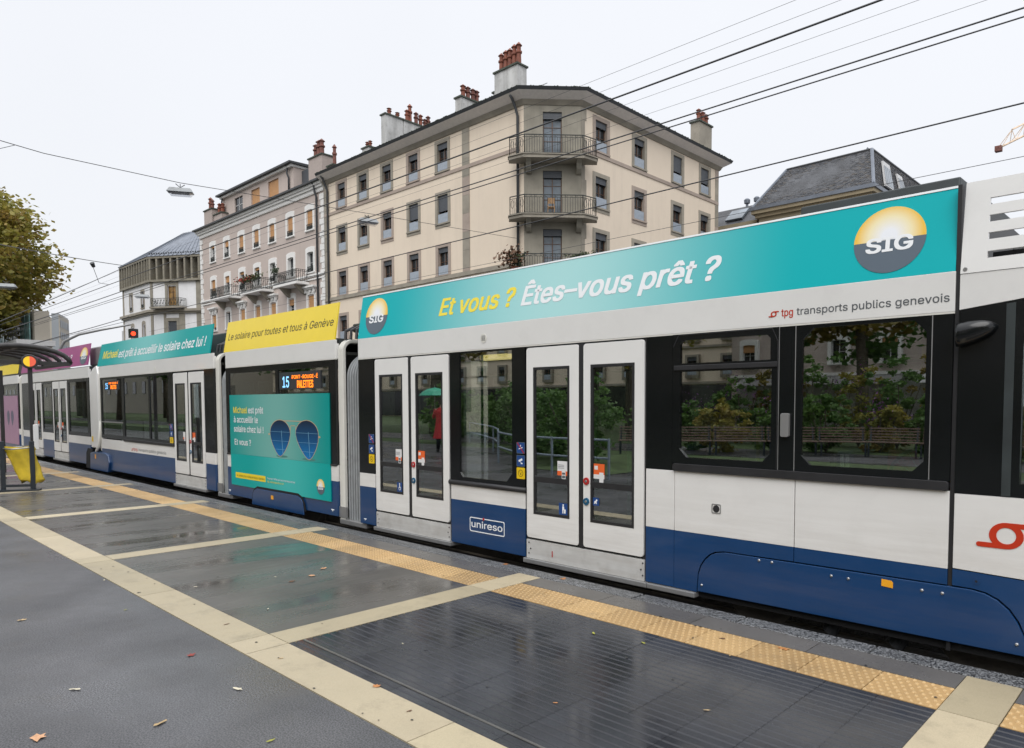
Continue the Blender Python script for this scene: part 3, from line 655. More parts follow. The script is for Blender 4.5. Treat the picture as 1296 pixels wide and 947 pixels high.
capt('skirt_panel', [(-1.218, .442)]+[(a, b) for a, b in arch_r]+[(CX1-.2, .05), (CX1, .2), (CX1, .463), (-1.218, .548)], 'tram_blue')
part('cap', MB().cyl((-1.078, YT, .49), (-1.078, YT-.003, .49), .022, .022, 14), 'tram_blue')
part('cap_centre', MB().cyl((-1.078, YT-.003, .49), (-1.078, YT-.005, .49), .008, .008, 8), 'rubber')
tpg_mark(tram, -1.085, .712, .33, TT)
part('panel_clip', MB().cyl((-1.19, YT-.001, 2.478), (-1.19, YT-.006, 2.478), .014, .012, 10), 'metal')
# rear-view camera pod
g = MB(); n = 14; rings = []
for k in range(9):
    t = k/8; x = -1.215+t*.215; ry = .075*math.sqrt(max(0.02, 1-t**2.2)); yy = .045*math.sqrt(max(0.02, 1-t**2.0)); zc = 2.058+.045*t
    rings.append([(x, YT-.015-yy+yy*math.cos(2*math.pi*q/n)*1.0, zc+ry*math.sin(2*math.pi*q/n)) for q in range(n)])
vs = [p for r_ in rings for p in r_]; fs = [(k*n+q, k*n+(q+1) % n, (k+1)*n+(q+1) % n, (k+1)*n+q) for k in range(8) for q in range(n)]+[tuple(range(n-1, -1, -1)), tuple(range(8*n, 9*n))]
g.add(vs, fs); part('mirror_pod', g, 'tram_black', smooth=True)
part('cab_roof', MB().box(-1.22, CX1, YT+.05, YT+2.27, 2.38, 2.42), 'roof_dark')
part('cab_far_wall', MB().plate(rect(-1.22, CX1, 0, 2.4), [rect(-1.0, CX1-.2, 1.0, 2.15)], TY(YT+2.24), 0, .04), 'interior_dark')
part('cab_floor', MB().box(-1.22, CX1, YT+.05, YT+2.24, .2, .25), 'interior_dark')
part('cab_partition', MB().box(-1.25, -1.2, YT+.08, YT+2.2, .25, 1.6), 'interior_dark')
# sloping nose
g = MB(); pr = [(CX1, .1), (CX1+.55, .2), (CX1+.62, .7), (CX1+.5, 1.05), (CX1+.1, 2.3), (CX1-.1, 2.75), (CX1-.2, 2.95)]
vs = []
for x, z in pr: vs += [(x, YT+.12+.35*max(0, x-CX1), z), (x, YT+2.15-.35*max(0, x-CX1), z)]
g.add(vs, [(2*i, 2*i+1, 2*i+3, 2*i+2) for i in range(len(pr)-1)]+[tuple(2*i for i in range(len(pr))), tuple(2*i+1 for i in reversed(range(len(pr))))])
part('nose', g, 'tram_white', smooth=False)
# wheels and bogie
def wheel(x, y=YT+.28, r=.32):
    w_ = part('wheel', MB().cyl((x, y, .1), (x, y+.1, .1), r, r, 28), 'rust_wheel', smooth=False)
    part('hub', MB().cyl((x, y-.04, .1), (x, y, .1), .1, .12, 14), 'interior_dark', w_)
for x in (-2.72, -1.08): wheel(x)
part('bogie_frame', MB().box(-2.6, -1.2, YT+.24, YT+.36, -.04, .2), 'interior_dark', bevel=.03)
for x in (-2.1, -1.62): part('damper', MB().cyl((x, YT+.2, -.1), (x+.12, YT+.2, .12), .06, .05, 10), 'interior_dark')

# ---------------- bellows between cars
def hoop(x, y0, z1, r, rad, zb, w=8):
    p = [(x, y0, zb), (x, y0, z1-r)]+[(x, y0+r-r*math.cos(R(a)), z1-r+r*math.sin(R(a))) for a in range(10, 91, 10)]+[(x, y0+1.6, z1), (x, y0+2.0-y0*0, z1)]
    return p
def bellows(x0, x1, dz, wl=.13, wr=0.0, n=7):
    """white end frame on the far side, then grey folds"""
    ya, zt = YT+.045, 2.44+dz
    def band(xa, xb, y0, z1, r, zb, th):
        prof = [(y0, zb), (y0, z1-r)]+[(y0+r-r*math.cos(R(a)), z1-r+r*math.sin(R(a))) for a in range(9, 91, 9)]+[(y0+1.9, z1)]
        inn = [(y0+th, zb), (y0+th, z1-r)]+[(y0+r-(r-th)*math.cos(R(a)), z1-r+(r-th)*math.sin(R(a))) for a in range(9, 91, 9)]+[(y0+1.9, z1-th)]
        k = len(prof); vs = [(xa, a, b) for a, b in prof]+[(xb, a, b) for a, b in prof]+[(xa, a, b) for a, b in inn]+[(xb, a, b) for a, b in inn]
        fs = [(i, i+1, k+i+1, k+i) for i in range(k-1)]+[(2*k+i, 3*k+i, 3*k+i+1, 2*k+i+1) for i in range(k-1)]+[(i, 2*k+i, 2*k+i+1, i+1) for i in range(k-1)]+[(k+i, k+i+1, 3*k+i+1, 3*k+i) for i in range(k-1)]
        fs += [(0, k, 3*k, 2*k), (k-1, 3*k-1, 4*k-1, 2*k-1)]
        return MB().add(vs, fs)
    part('end_frame', band(x0, x0+wl, ya-.01, zt+.06, .16, -.0+dz, .05), 'frame_white', bevel=.01)
    b_ = part('bellows', band(x0+wl, x1, ya+.06, zt-.15, .32, .02+dz, .02), 'rubber')
    w_ = (x1-x0-wl)/n
    for i in range(n):
        xa = x0+wl+i*w_
        g = band(xa+w_*.2, xa+w_*.8, ya+.036, zt-.125, .34, .02+dz, .03)
        obj('bellows_fold', g, 'bellows_grey', b_, bevel=w_*.22)
    part('bellows_plate', MB().box(x0-.01, x0+wl+.05, ya-.02, ya, .05+dz, .2+dz), 'sill_grey')
    part('underframe', MB().box(x0+.0, x1+.1, ya-.02, ya+.3, -.04+dz, .03+dz), 'sill_grey', bevel=.01)
bellows(-8.925, -8.36, 0.01)
bellows(-13.065, -12.56, 0.03)

# ---------------- poster car
D1 = .012
coach(-12.55, -8.93, .03, None, cove_top=2.475)
lower(-12.55, -8.93, .77, D1, zb=.06)
black(-12.55, -8.93, .792+D1-.02, 2.235, [rect(-12.42, -10.72, .84, 2.14), rect(-10.62, -9.12, .84, 2.14)])
part('window_glass', MB().box(-12.5, -8.98, YT+.012, YT+.018, .8, 2.2), 'tram_glass')
part('window_sill', MB().box(-12.55, -8.93, YT-.012, YT+.02, .765, .79), 'rubber', bevel=.004)
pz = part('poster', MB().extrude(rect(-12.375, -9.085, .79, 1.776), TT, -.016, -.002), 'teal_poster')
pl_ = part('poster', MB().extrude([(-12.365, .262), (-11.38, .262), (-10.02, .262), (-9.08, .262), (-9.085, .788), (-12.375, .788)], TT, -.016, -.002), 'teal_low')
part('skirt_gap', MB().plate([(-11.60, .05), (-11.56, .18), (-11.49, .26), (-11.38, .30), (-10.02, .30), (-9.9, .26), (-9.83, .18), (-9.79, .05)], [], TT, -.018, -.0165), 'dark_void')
bs2 = part('bogie_skirt', MB().plate([(-11.56, .0), (-11.52, .18), (-11.46, .235), (-11.37, .265), (-10.04, .265), (-9.93, .235), (-9.87, .18), (-9.83, .0)], [], TT, -.034, -.019), 'tram_blue', bevel=.006)
obj('side_marker', MB().box(-10.86, -10.79, YT-.04, YT-.034, .14, .2), 'signal_orange', bs2)
for x in (-11.2, -10.2): wheel(x)
def lens(cx, top, bot, l, r, flip=1):
    P = [(cx+(-.0)*flip, top)]
    up = []
    import math as _m
    # aviator drop: wide round top, tapering to a low point
    pts = []
    for a in range(0, 360, 15):
        t = _m.radians(a); x = _m.cos(t); z = _m.sin(t)
        hw = (r-l)/2
        wz = 1.0 if z > 0 else (1-.42*(-z)**1.6)
        zz = top-(top-bot)*.36+(z*(top-bot)*.36 if z > 0 else z*(top-bot)*.64)
        pts.append(((l+r)/2+x*hw*wz+(0.09*flip*(-z) if z < 0 else 0)*(r-l), zz))
    return pts
gm = bpy.data.materials.new('lens_blue'); gm.use_nodes = True; MATS['lens_blue'] = gm
N = gm.node_tree.nodes; L = gm.node_tree.links; b = N['Principled BSDF']; b.inputs['Roughness'].default_value = .55; b.inputs['Specular IOR Level'].default_value = .2
g_ = N.new('ShaderNodeTexCoord'); s_ = N.new('ShaderNodeSeparateXYZ'); L.new(g_.outputs['Object'], s_.inputs[0]); c_ = N.new('ShaderNodeValToRGB'); r_ = N.new('ShaderNodeMapRange'); r_.inputs[1].default_value = .82; r_.inputs[2].default_value = 1.4
L.new(s_.outputs[2], r_.inputs[0]); L.new(r_.outputs[0], c_.inputs[0]); c_.color_ramp.elements[0].color = (.008, .17, .44, 1); c_.color_ramp.elements[1].color = (.008, .015, .03, 1)
k_ = c_.color_ramp.elements.new(.45); k_.color = (.006, .075, .20, 1); L.new(c_.outputs[0], b.inputs['Base Color'])
mat('gold_wire', (.52, .35, .20), .3, var=.05); mat('print_shadow', (.06, .2, .18), .4); mat('print_line', (.16, .36, .52), .4)
def lens_clip(pts, z, l, r):
    xs = []
    n = len(pts)
    for i in range(n):
        (x0, z0), (x1, z1) = pts[i], pts[(i+1) % n]
        if (z0-z)*(z1-z) < 0: xs.append(x0+(x1-x0)*(z-z0)/(z1-z0))
    return (min(xs), max(xs)) if len(xs) > 1 else None
for (l, r, top, bot, fl) in ((-10.886, -10.235, 1.379, .827, -.2), (-10.062, -9.398, 1.384, .822, .9)):
    P = lens(0, top, bot, l, r, fl)
    obj('printed_lens_rim', MB().plate([((l+r)/2+(x-(l+r)/2)*1.03, z+(.009 if z > 1.1 else -.009)) for x, z in P], [], TT, -.0168, -.0162), 'gold_wire', pz)
    obj('printed_lens', MB().plate(P, [], TT, -.0178, -.017), 'lens_blue', pz)
    g = MB()
    for z in (.93, 1.06, 1.2):
        q = lens_clip(P, z, l, r)
        if q: g.box(q[0], q[1], YT-.0186, YT-.018, z-.002, z+.002)
    xm = (l+r)/2+.03
    g.extrude([(xm+.05, bot+.03), (xm+.062, bot+.03), (xm+.022, 1.22), (xm+.012, 1.22)], TT, -.0186, -.018)
    obj('printed_grid', g, 'print_line', pz)
    obj('printed_shadow', MB().plate(circ(xm+.02, bot-.0, .19, 16, .018), [], TT, -.0166, -.0161), 'print_shadow', pz)
g = MB().box(-10.68, -9.68, YT-.0172, YT-.0165, 1.365, 1.376); g.box(-10.21, -10.07, YT-.0172, YT-.0165, 1.295, 1.306)
g.extrude([(-10.25, 1.2), (-10.235, 1.2), (-10.2, 1.3), (-10.215, 1.305)], TT, -.0172, -.0165); g.extrude([(-10.08, 1.305), (-10.07, 1.3), (-10.05, 1.23), (-10.062, 1.23)], TT, -.0172, -.0165)
g.extrude(circ(-10.925, 1.155, .03, 8, .015), TT, -.0172, -.0165); g.extrude(circ(-9.365, 1.155, .03, 8, .015), TT, -.0172, -.0165)
obj('printed_bridge', g, 'gold_wire', pz)
TP = TY(YT-.0165)
text('poster_letters', 'Michael', -12.224, -11.70, 1.474, 1.575, TP, 'txt_yellow', pz, bold=.01); text('poster_letters', 'est prêt', -11.655, -11.115, 1.474, 1.575, TP, 'txt_white', pz, bold=.01)
text('poster_letters', 'à accueillir le', -12.213, -11.31, 1.318, 1.418, TP, 'txt_white', pz, bold=.01)
text('poster_letters', 'solaire chez lui !', -12.214, -11.12, 1.162, 1.262, TP, 'txt_white', pz, bold=.01)
text('poster_letters', 'Et vous ?', -12.198, -11.58, .945, 1.04, TP, 'txt_white', pz, bold=.01)
obj('poster_box', MB().box(-12.192, -11.085, YT-.0175, YT-.0165, .388, .482), 'sig_yellow', pl_)
text('poster_letters', 'Le solaire pour toutes et tous à Genève', -12.15, -11.12, .415, .452, TP, 'txt_black', pl_)
text('poster_letters', "Trouvez l'offre qui vous correspond sur", -11.024, -10.105, .442, .472, TP, 'txt_white', pl_)
text('poster_letters', 'sig-solairepourtous.ch', -11.024, -10.473, .392, .422, TP, 'txt_yellow', pl_)
sig_logo(pl_, -9.353, .45, .11, .11, TP)
def display(x0, x1, z0, z1, y=.0):
    d_ = part('destination_display', MB().box(x0, x1, YT-.003, YT+.03, z0, z1), 'interior_dark'); w = x1-x0; h = z1-z0
    obj('display_window', MB().box(x0+.0, x0+.27*w, YT-.0055, YT-.0035, z0, z1), 'roof_dark', d_)
    T_ = TY(YT-.006)
    text('display_number', '15', x0+.09*w, x0+.25*w, z0+.12*h, z0+.74*h, T_, 'led_blue', d_, bold=.012)
    text('display_line', 'PONT-ROUGE-É', x0+.33*w, x0+.95*w, z0+.60*h, z0+.80*h, T_, 'led_orange', d_, bold=.02)
    text('display_line', 'PALETTES', x0+.46*w, x0+.84*w, z0+.08*h, z0+.48*h, T_, 'led_orange', d_, bold=.025)
display(-10.57, -9.34, 1.845, 2.10)
s2, T2 = sign(-12.61, -8.945, 2.505, 3.02, 'sig_yellow', lean=.02, edge=False)
text('sign_letters', 'Le solaire pour toutes et tous à Genève', -12.49, -9.02, 2.705, 2.815, T2, 'txt_black', s2, italic=.18, bold=.0)
for x in (-12.48, -9.06): part('jack_mark', MB().extrude([(x-.04, .16), (x+.04, .16), (x+.04, .145), (x+.012, .145), (x, .12), (x-.012, .145), (x-.04, .145)], TT, -.003, -.001), 'txt_white')
part('jack_mark', MB().extrude([(-8.26, .12), (-8.2, .12), (-8.2, .108), (-8.22, .108), (-8.23, .09), (-8.24, .108), (-8.26, .108)], TT, -.003, -.001), 'txt_white')
# gangway roofs between cars
for x0, x1, dz in ((-8.95, -8.33, 0), (-13.25, -12.5, .04)):
    part('gangway_roof', MB().box(x0, x1, YT+.35, YT+2.0, 2.5+dz, 2.60+dz), 'sill_grey', bevel=.02)
    gd = part('cable_tray', MB().box(x0+.0, x1, YT+.28, YT+.6, 2.62+dz, 2.74+dz), 'roof_dark', bevel=.02)
    for q in range(3): part('cable', MB().tube([(x0+.05+q*.14, YT+.3, 2.7+dz), (x0+.1+q*.14, YT+.12, 2.62+dz), (x0+.12+q*.14, YT+.1, 2.5+dz)], .022, 6), 'rubber', gd)

# ---------------- second car with the green sign
D2 = .03
coach(-19.84, -13.07, .045, None)
lower(-19.80, -15.03, .765, D2, wb=.535); lower(-13.49, -13.07, .72, D2, wb=.52)
black(-19.80, -15.03, .82, 2.255, [rect(-19.70, -18.20, .9, 2.2), rect(-18.05, -16.45, .9, 2.2), rect(-16.36, -15.30, .9, 2.2)])
part('window_glass', MB().box(-19.75, -15.2, YT+.012, YT+.018, .85, 2.22), 'tram_glass')
part('window_bar', MB().box(-19.74, -18.15, YT-.006, YT+.01, 1.19, 1.215), 'sill_grey')
part('window_sill', MB().box(-18.1, -15.03, YT-.018, YT+.02, .79, .845), 'rubber', bevel=.006)
black(-13.49, -13.07, .752, 2.25)
door(-15.0, -13.51, .028, (None, None)); sticker_column(-15.26, -15.09, 1.235)
display(-19.44, -18.37, 1.955, 2.17)
tpg_mark(tram, -17.62, .60, .10, TT); text('tpg_letters', 'tpg', -17.50, -17.23, .615, .675, TT, 'txt_red', tram, bold=.01)
text('operator_letters', 'transports publics genevois', -17.15, -15.50, .612, .675, TT, 'txt_grey', tram)
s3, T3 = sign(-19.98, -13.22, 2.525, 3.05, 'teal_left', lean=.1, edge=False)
text('sign_letters', 'Michael', -19.62, -18.50, 2.695, 2.865, T3, 'txt_yellow', s3, italic=.2, bold=.015)
text('sign_letters', 'est prêt à accueillir le solaire chez lui !', -18.42, -13.44, 2.675, 2.845, T3, 'txt_white', s3, italic=.2, bold=.015)
vt = part('roof_vent', MB().plate(circ(-16.0, 2.33, .045, 12), [], TT, -.004, 0), 'frame_white')
part('roof_frame', MB().box(-19.3, -13.5, YT+.45, YT+1.9, 2.5, 2.95), 'roof_dark', bevel=.02)
# articulated end with exposed bogie
g = MB().add([(-20.70, YT+.0, .55), (-20.02, YT+.0, .55), (-19.98, YT+.0, 2.36), (-20.20, YT+.03, 2.56), (-20.52, YT+.03, 2.5), (-20.72, YT, 2.3),
     (-20.70, YT+.1, .55), (-20.02, YT+.1, .55), (-19.98, YT+.1, 2.36), (-20.20, YT+.13, 2.56), (-20.52, YT+.13, 2.5), (-20.72, YT+.1, 2.3)],
    [(0, 1, 2, 3, 4, 5), (11, 10, 9, 8, 7, 6)]+[(i, i+6, (i+1) % 6+6, (i+1) % 6) for i in range(6)])
part('gangway_shroud', g, 'tram_white', bevel=.02)
part('shroud_gap', MB().box(-20.0, -19.82, YT+.03, YT+.1, .5, 2.5), 'frame_white')
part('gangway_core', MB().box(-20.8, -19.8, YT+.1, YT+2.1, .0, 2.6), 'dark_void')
part('shroud_label', MB().box(-20.62, -20.5, YT-.004, YT, .70, .83), 'stick_yellow')
part('shroud_strut', MB().tube([(-20.35, YT+.02, .42), (-20.15, YT-.02, .5), (-20.0, YT+.0, .62), (-19.93, YT+.02, 1.2)], .035, 8), 'frame_white', smooth=True)
bb = part('bogie_skirt', MB().extrude([(-20.66, .02), (-19.2, .02), (-19.12, .25), (-19.2, .42), (-19.45, .47), (-20.3, .46), (-20.62, .42)], TT, -.05, .3), 'tram_blue', bevel=.02)
obj('side_marker', MB().box(-20.2, -20.12, YT-.056, YT-.05, .3, .4), 'signal_orange', bb)
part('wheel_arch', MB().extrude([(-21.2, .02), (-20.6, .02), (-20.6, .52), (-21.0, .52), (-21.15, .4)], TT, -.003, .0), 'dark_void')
# ---------------- magenta car
D3 = .06
part('roof_equipment', MB().box(-21.4, -19.95, YT+.2, YT+1.7, 2.6, 3.06), 'sill_grey', bevel=.03)
coach(-28.2, -20.75, .075, None)
lower(-22.79, -20.75, .745, D3, wb=.545); lower(-25.61, -24.39, .745, D3, wb=.545); lower(-28.2, -27.05, .745, D3, wb=.545)
black(-22.79, -20.75, .81, 2.29, [rect(-22.62, -20.95, .9, 2.2)]); black(-25.61, -24.39, .81, 2.29, [rect(-25.5, -24.5, .9, 2.2)]); black(-28.2, -27.05, .81, 2.29)
part('window_glass', MB().box(-25.6, -20.8, YT+.012, YT+.018, .85, 2.22), 'tram_glass')
door(-24.33, -22.83, D3, stickers=True); door(-27.02, -25.65, D3, stickers=True)
s4, T4 = sign(-28.25, -20.80, 2.60, 3.14, 'magenta', lean=.1, edge=False)
text('sign_letters', 'Et vous ? Êtes–vous prêt ?', -27.2, -22.33, 2.765, 2.92, T4, 'txt_white', s4, italic=.2, bold=.015)
sig_logo(s4, -21.24, 2.84, .33, .22, T4)
bellows(-28.75, -28.25, .09, n=5)
# ---------------- rearmost visible car
coach(-33.4, -28.75, .09, None)
lower(-33.4, -28.75, .745, .075, wb=.56); black(-33.4, -28.75, .83, 2.3, [rect(-31.1, -29.0, 1.95, 2.25)])
part('window_glass', MB().box(-31.2, -28.9, YT+.012, YT+.018, 1.9, 2.26), 'tram_glass')
mat('pink_film', (.36, .2, .30), .35, var=.05); mat('butterfly', (.12, .11, .16), .4)
p5 = part('poster', MB().extrude(rect(-32.6, -28.85, .3, 1.9), TT, -.012, -.002), 'pink_film')
for s_ in (0, 1):
    obj('printed_lens', MB().plate([(x*.8-21.45-s_*.62, z*1.0+.05) for x, z in lens(0, 1.36, .86, -10.6, -10.05, .3 if s_ else -.3)], [], TT, -.0135, -.0125), 'butterfly', p5)
s5, T5 = sign(-33.4, -28.8, 2.62, 2.95, 'sig_yellow', lean=.0, edge=False)
bellows(-33.95, -33.4, .1, n=5)
coach(-41.0, -33.95, .1, None); lower(-41.0, -33.95, .745, .08, wb=.56); black(-41, -33.95, .83, 2.3)

# ---------------- interior: poles, seats, lights
for x in (-8.0, -7.35, -6.75, -5.9, -4.9, -4.45, -3.3, -3.0, -11.9, -10.3, -14.2, -17.2, -18.7):
    for y in (YT+.75,):
        part('grab_pole', MB().cyl((x, y, .25), (x, y, 2.27), .017, .017, 8), 'pole_green' if x != -3.0 else 'pole_yellow', smooth=True)
part('grab_rail', MB().cyl((-8.2, YT+.6, 1.95), (-1.4, YT+.6, 1.95), .014, .014, 8), 'pole_green', smooth=True)
def seat(x, y, face=1, col='seat_blue'):
    g = MB(); g.box(x-.22, x+.22, y-.21, y+.21, .62, .70); g.box(x-.22*face-.04, x-.22*face+.04, y-.21, y+.21, .68, 1.28); g.box(x-.05, x+.05, y-.05, y+.05, .25, .62)
    s_ = part('seat', g, col, bevel=.03)
    part('seat_shell', MB().box(x-.27*face-.015, x-.27*face+.015, y-.22, y+.22, .5, 1.25), 'frame_white', s_, bevel=.01)
for x, f_ in ((-3.15, 1), (-2.25, -1), (-1.75, 1)):
    for y in (YT+.38, YT+1.85): seat(x, y, f_)
for x in (-6.1, -5.5, -12.0, -11.3, -10.1, -16.9, -16.0, -18.9, -17.7, -21.6, -22.3, -25.2): seat(x, YT+1.8, 1)
for x in (-17.6, -16.6, -19.2): seat(x, YT+.4, -1, 'interior')
for x0, x1 in ((-6.84, -6.35),):
    part('ceiling_light', MB().box(x0, x1, YT+.80, YT+.90, 2.17, 2.235), 'lamp_warm')
mat('orange_band', (.55, .12, .02), .4)
pp = part('stand_in_panel', MB().box(-16.2, -15.1, YT+.9, YT+.94, .3, 1.75), 'frame_white'); part('stand_in_band', MB().box(-16.2, -15.1, YT+.895, YT+.945, 1.751, 2.0), 'orange_band', pp)  # made-up panel in place of an unidentified orange and grey shape
part('yellow_partition', MB().box(-1.75, -1.35, YT+1.1, YT+1.13, .3, 2.1), 'pole_yellow')
# wheel of a bicycle standing inside by the last window
bk = thing('bicycle', (-1.5, YT+.3, .25), 'black bicycle wheel and fork seen through the last side window', 'bicycle')
g = MB(); g.tube([(-1.47+.26*math.cos(R(a)), YT+.3, 1.06+.26*math.sin(R(a))) for a in range(0, 361, 15)], .014, 6); obj('wheel', g, 'rubber', bk, smooth=True)
g = MB()
for a in range(0, 360, 24): g.tube([(-1.47, YT+.3, 1.06), (-1.47+.255*math.cos(R(a)), YT+.3, 1.06+.255*math.sin(R(a)))], .0022, 3)
obj('spoke', g, 'metal', bk)
g = MB(); g.tube([(-1.47, YT+.34, 1.06), (-1.56, YT+.34, 1.35), (-1.6, YT+.34, 1.45)], .014, 6); g.tube([(-1.2, YT+.34, .8), (-1.56, YT+.34, 1.33)], .02, 6); obj('frame', g, 'rubber', bk)
# ================================================================ BUILDINGS
mat('cream', (0.72, 0.615, 0.495), .85, var=.035, scale=.35, bump=.15, bscale=30, grime=.05, streak=.15)
mat('pink', (0.50, 0.425, 0.385), .85, var=.05, scale=.4, bump=.15, bscale=30, grime=.06, streak=.14)
mat('molasse', (0.29, 0.262, 0.215), .85, var=.16, scale=1.2, bump=.3, bscale=25, grime=.3)
mat('molasse_pink', (0.36, 0.295, 0.25), .85, var=.12, scale=1.0, bump=.3, bscale=25, grime=.25)
mat('molasse_green', (0.27, 0.25, 0.205), .85, var=.2, scale=1.5, bump=.3, bscale=25, grime=.3, streak=.5)
mat('white_stone', (0.74, 0.73, 0.71), .8, var=.05, grime=.12)
mat('render_white', (0.74, 0.74, 0.75), .8, var=.04, scale=.5, grime=.12, streak=.35)
mat('chim_white', (0.48, 0.48, 0.47), .9, var=.25, scale=.9, stretch=(2, 2, .5), grime=.55, streak=.9)
mat('chim_pink', (0.40, 0.34, 0.31), .9, var=.08, grime=.2)
mat('pot', (0.20, 0.062, 0.036), .7, var=.35, scale=4)
mat('pot_dark', (0.16, 0.06, 0.045), .7, var=.35, scale=4)
mat('cap', (0.06, 0.07, 0.055), .8, var=.3)
mat('gutter', (0.035, 0.038, 0.042), .5, var=.2)
mat('moss', (0.06, 0.08, 0.05), .8, var=.5, scale=8)
mat('soffit', (0.72, 0.67, 0.63), .8, var=.06)
mat('slate', (0.060, 0.063, 0.070), .55, var=.5, scale=1.2, bump=.6, bscale=8, bdist=.05)
mat('shutter_grey', (0.07, 0.078, 0.09), .5, var=.1)
mat('shutter_orange', (0.50, 0.27, 0.12), .7, var=.08)
mat('wood_frame', (0.10, 0.055, 0.035), .5, var=.2)
mat('white_frame', (0.5, 0.5, 0.5), .5, var=.05)
mat('win_pane', (0.022, 0.026, 0.03), .06, var=.9, scale=.35)
mat('door_pane', (0.16, 0.19, 0.22), .08, var=.5, scale=.8)
mat('iron', (0.025, 0.03, 0.028), .5, var=.2)
mat('zinc', (0.17, 0.19, 0.225), .42, metal=.35, var=.15, scale=2)
mat('fin', (0.235, 0.215, 0.17), .85, var=.15, scale=1.2, grime=.35)
mat('leaf_dk', (0.045, 0.065, 0.02), .7, var=.5, scale=2)

def tp(name, mb, m, parent, **k): return obj(name, mb, m, parent, **k)
PROTO = {}
def proto(key, pieces):
    PROTO[key] = pieces; return key
def mesh_of(name, mb, m):
    me = bpy.data.meshes.new(name); me.from_pydata(mb.v, [], mb.f)
    for q in (m if isinstance(m, (list, tuple)) else [m]): me.materials.append(MATS[q])
    me.polygons.foreach_set('material_index', mb.mi); fixn(me); me.update(); return me
def place(bld, key, pos, rz=0.0, name='window', skip=()):
    """first piece is the part, the rest its sub-parts"""
    pcs = PROTO[key]; o = bpy.data.objects.new(name, pcs[0][1]); COL.objects.link(o); attach(o, bld)
    o.location = pos; o.rotation_euler = (0, 0, rz)
    for n_, me in pcs[1:]:
        if n_ in skip: continue
        c = bpy.data.objects.new(n_, me); COL.objects.link(c); c.parent = o
    return o
T0 = TY(0)
def arc_top(a, b, c, d, rise, n=5):
    """rectangle a..b, c..d whose top bulges up by rise"""
    xm = (a+b)/2; hw = (b-a)/2
    return [(a, c), (b, c)]+[(xm+hw*math.cos(R(180*i/n))*1.0, d+rise*math.sin(R(180*i/n))) for i in range(n+1)]
def win(key, w, h, surround, smat, wall_out=.03, frame='wood_frame', shutter=None, sh=.34, rail=None, arched=0, pane='win_pane', curtains=False, bars=1):
    P = []
    hw = w/2
    outer = rect(-hw-surround[0], hw+surround[0], -surround[1], h+surround[2]) if not arched else arc_top(-hw-surround[0], hw+surround[0], -surround[1], h+surround[2]-.02, arched)
    hole = rect(-hw, hw, 0, h) if not arched else arc_top(-hw, hw, 0, h-.08, .08)
    g = MB().plate(outer, [hole], T0, -wall_out, .26); g.box(-hw-surround[0]*.9, hw+surround[0]*.9, -wall_out-.06, .1, -.09, .0)
    P.append(('window', mesh_of('window', g, smat)))
    f = .055; g = MB().plate(rect(-hw, hw, 0, h), [rect(-hw+f, -f*.5, f, h-f), rect(f*.5, hw-f, f, h-f)], T0, .17, .23)
    for i in range(bars): z = f+(h-2*f)*(i+1)/(bars+1); g.box(-hw+f, hw-f, .185, .215, z-.015, z+.015)
    P.append(('window_frame', mesh_of('window_frame', g, frame)))
    P.append(('window_pane', mesh_of('window_pane', MB().box(-hw+.01, hw-.01, .21, .24, .01, h-.01), pane)))
    if shutter:
        g = MB(); z = h-sh; n = max(2, int(sh/.07))
        for i in range(n): g.box(-hw+.01, hw-.01, .06, .09, h-sh+i*sh/n+.006, h-sh+(i+1)*sh/n)
        g.box(-hw+.01, hw-.01, .075, .1, h-sh, h)
        P.append(('roller_shutter', mesh_of('roller_shutter', g, shutter)))
    if rail == 'glass':
        P.append(('guard_panel', mesh_of('guard_panel', MB().box(-hw+.02, hw-.02, .0, .015, .03, .56), 'guard')))
    elif rail == 'iron':
        g = MB(); g.box(-hw, hw, -.05, -.03, .42, .45); g.box(-hw, hw, -.05, -.03, .05, .08)
        for i in range(11): x = -hw+w*i/10; g.box(x-.012, x+.012, -.05, -.03, .0, .45)
        for i in range(5): x = -hw+w*(i+.5)/5; g.plate(circ(x, .24, .07, 8), [circ(x, .24, .045, 8)], T0, -.052, -.03)
        P.append(('guard_rail', mesh_of('guard_rail', g, 'iron')))
    PROTO[key] = P
mat('guard', (.30, .34, .39), .2, var=.1)
win('cream', 1.0, 1.66, (.235, .27, .22), 'molasse', shutter='shutter_grey', sh=.34, rail='glass', bars=1)
win('cream_b', 1.0, 1.66, (.235, .27, .22), 'molasse_pink', shutter='shutter_grey', sh=.34, rail='glass', bars=1)
win('cream_c', 1.0, 1.66, (.235, .27, .22), 'molasse', shutter='shutter_grey', sh=.95, rail='glass', bars=1)
win('cream_arch', 1.0, 1.66, (.235, .06, .22), 'molasse_pink', shutter='shutter_grey', sh=.30, rail='glass', arched=.0, bars=1)

def chimney(bld, x0, x1, y0, y1, z0, z1, m, pots, cap='cap', taper=0):
    """pots: list of (x, y, height, radius, dark)"""
    c = tp('chimney', MB().box(x0, x1, y0, y1, z0, z1), m, bld)
    tp('chimney_cap', MB().box(x0-.08, x1+.08, y0-.08, y1+.08, z1, z1+.1), cap, c)
    for x, y, h, r, dk in pots:
        g = MB().lathe([(r*.9, 0), (r*.8, h*.5), (r*1.15, h*.55), (r*1.15, h*.62), (r*.75, h*.66), (r*.75, h*.85), (r*1.2, h*.88), (r*.6, h*.97), (.02, h*1.04)], (x, y, z1+.1), 10)
        tp('chimney_pot', g, 'pot_dark' if dk else 'pot', c)
    return c

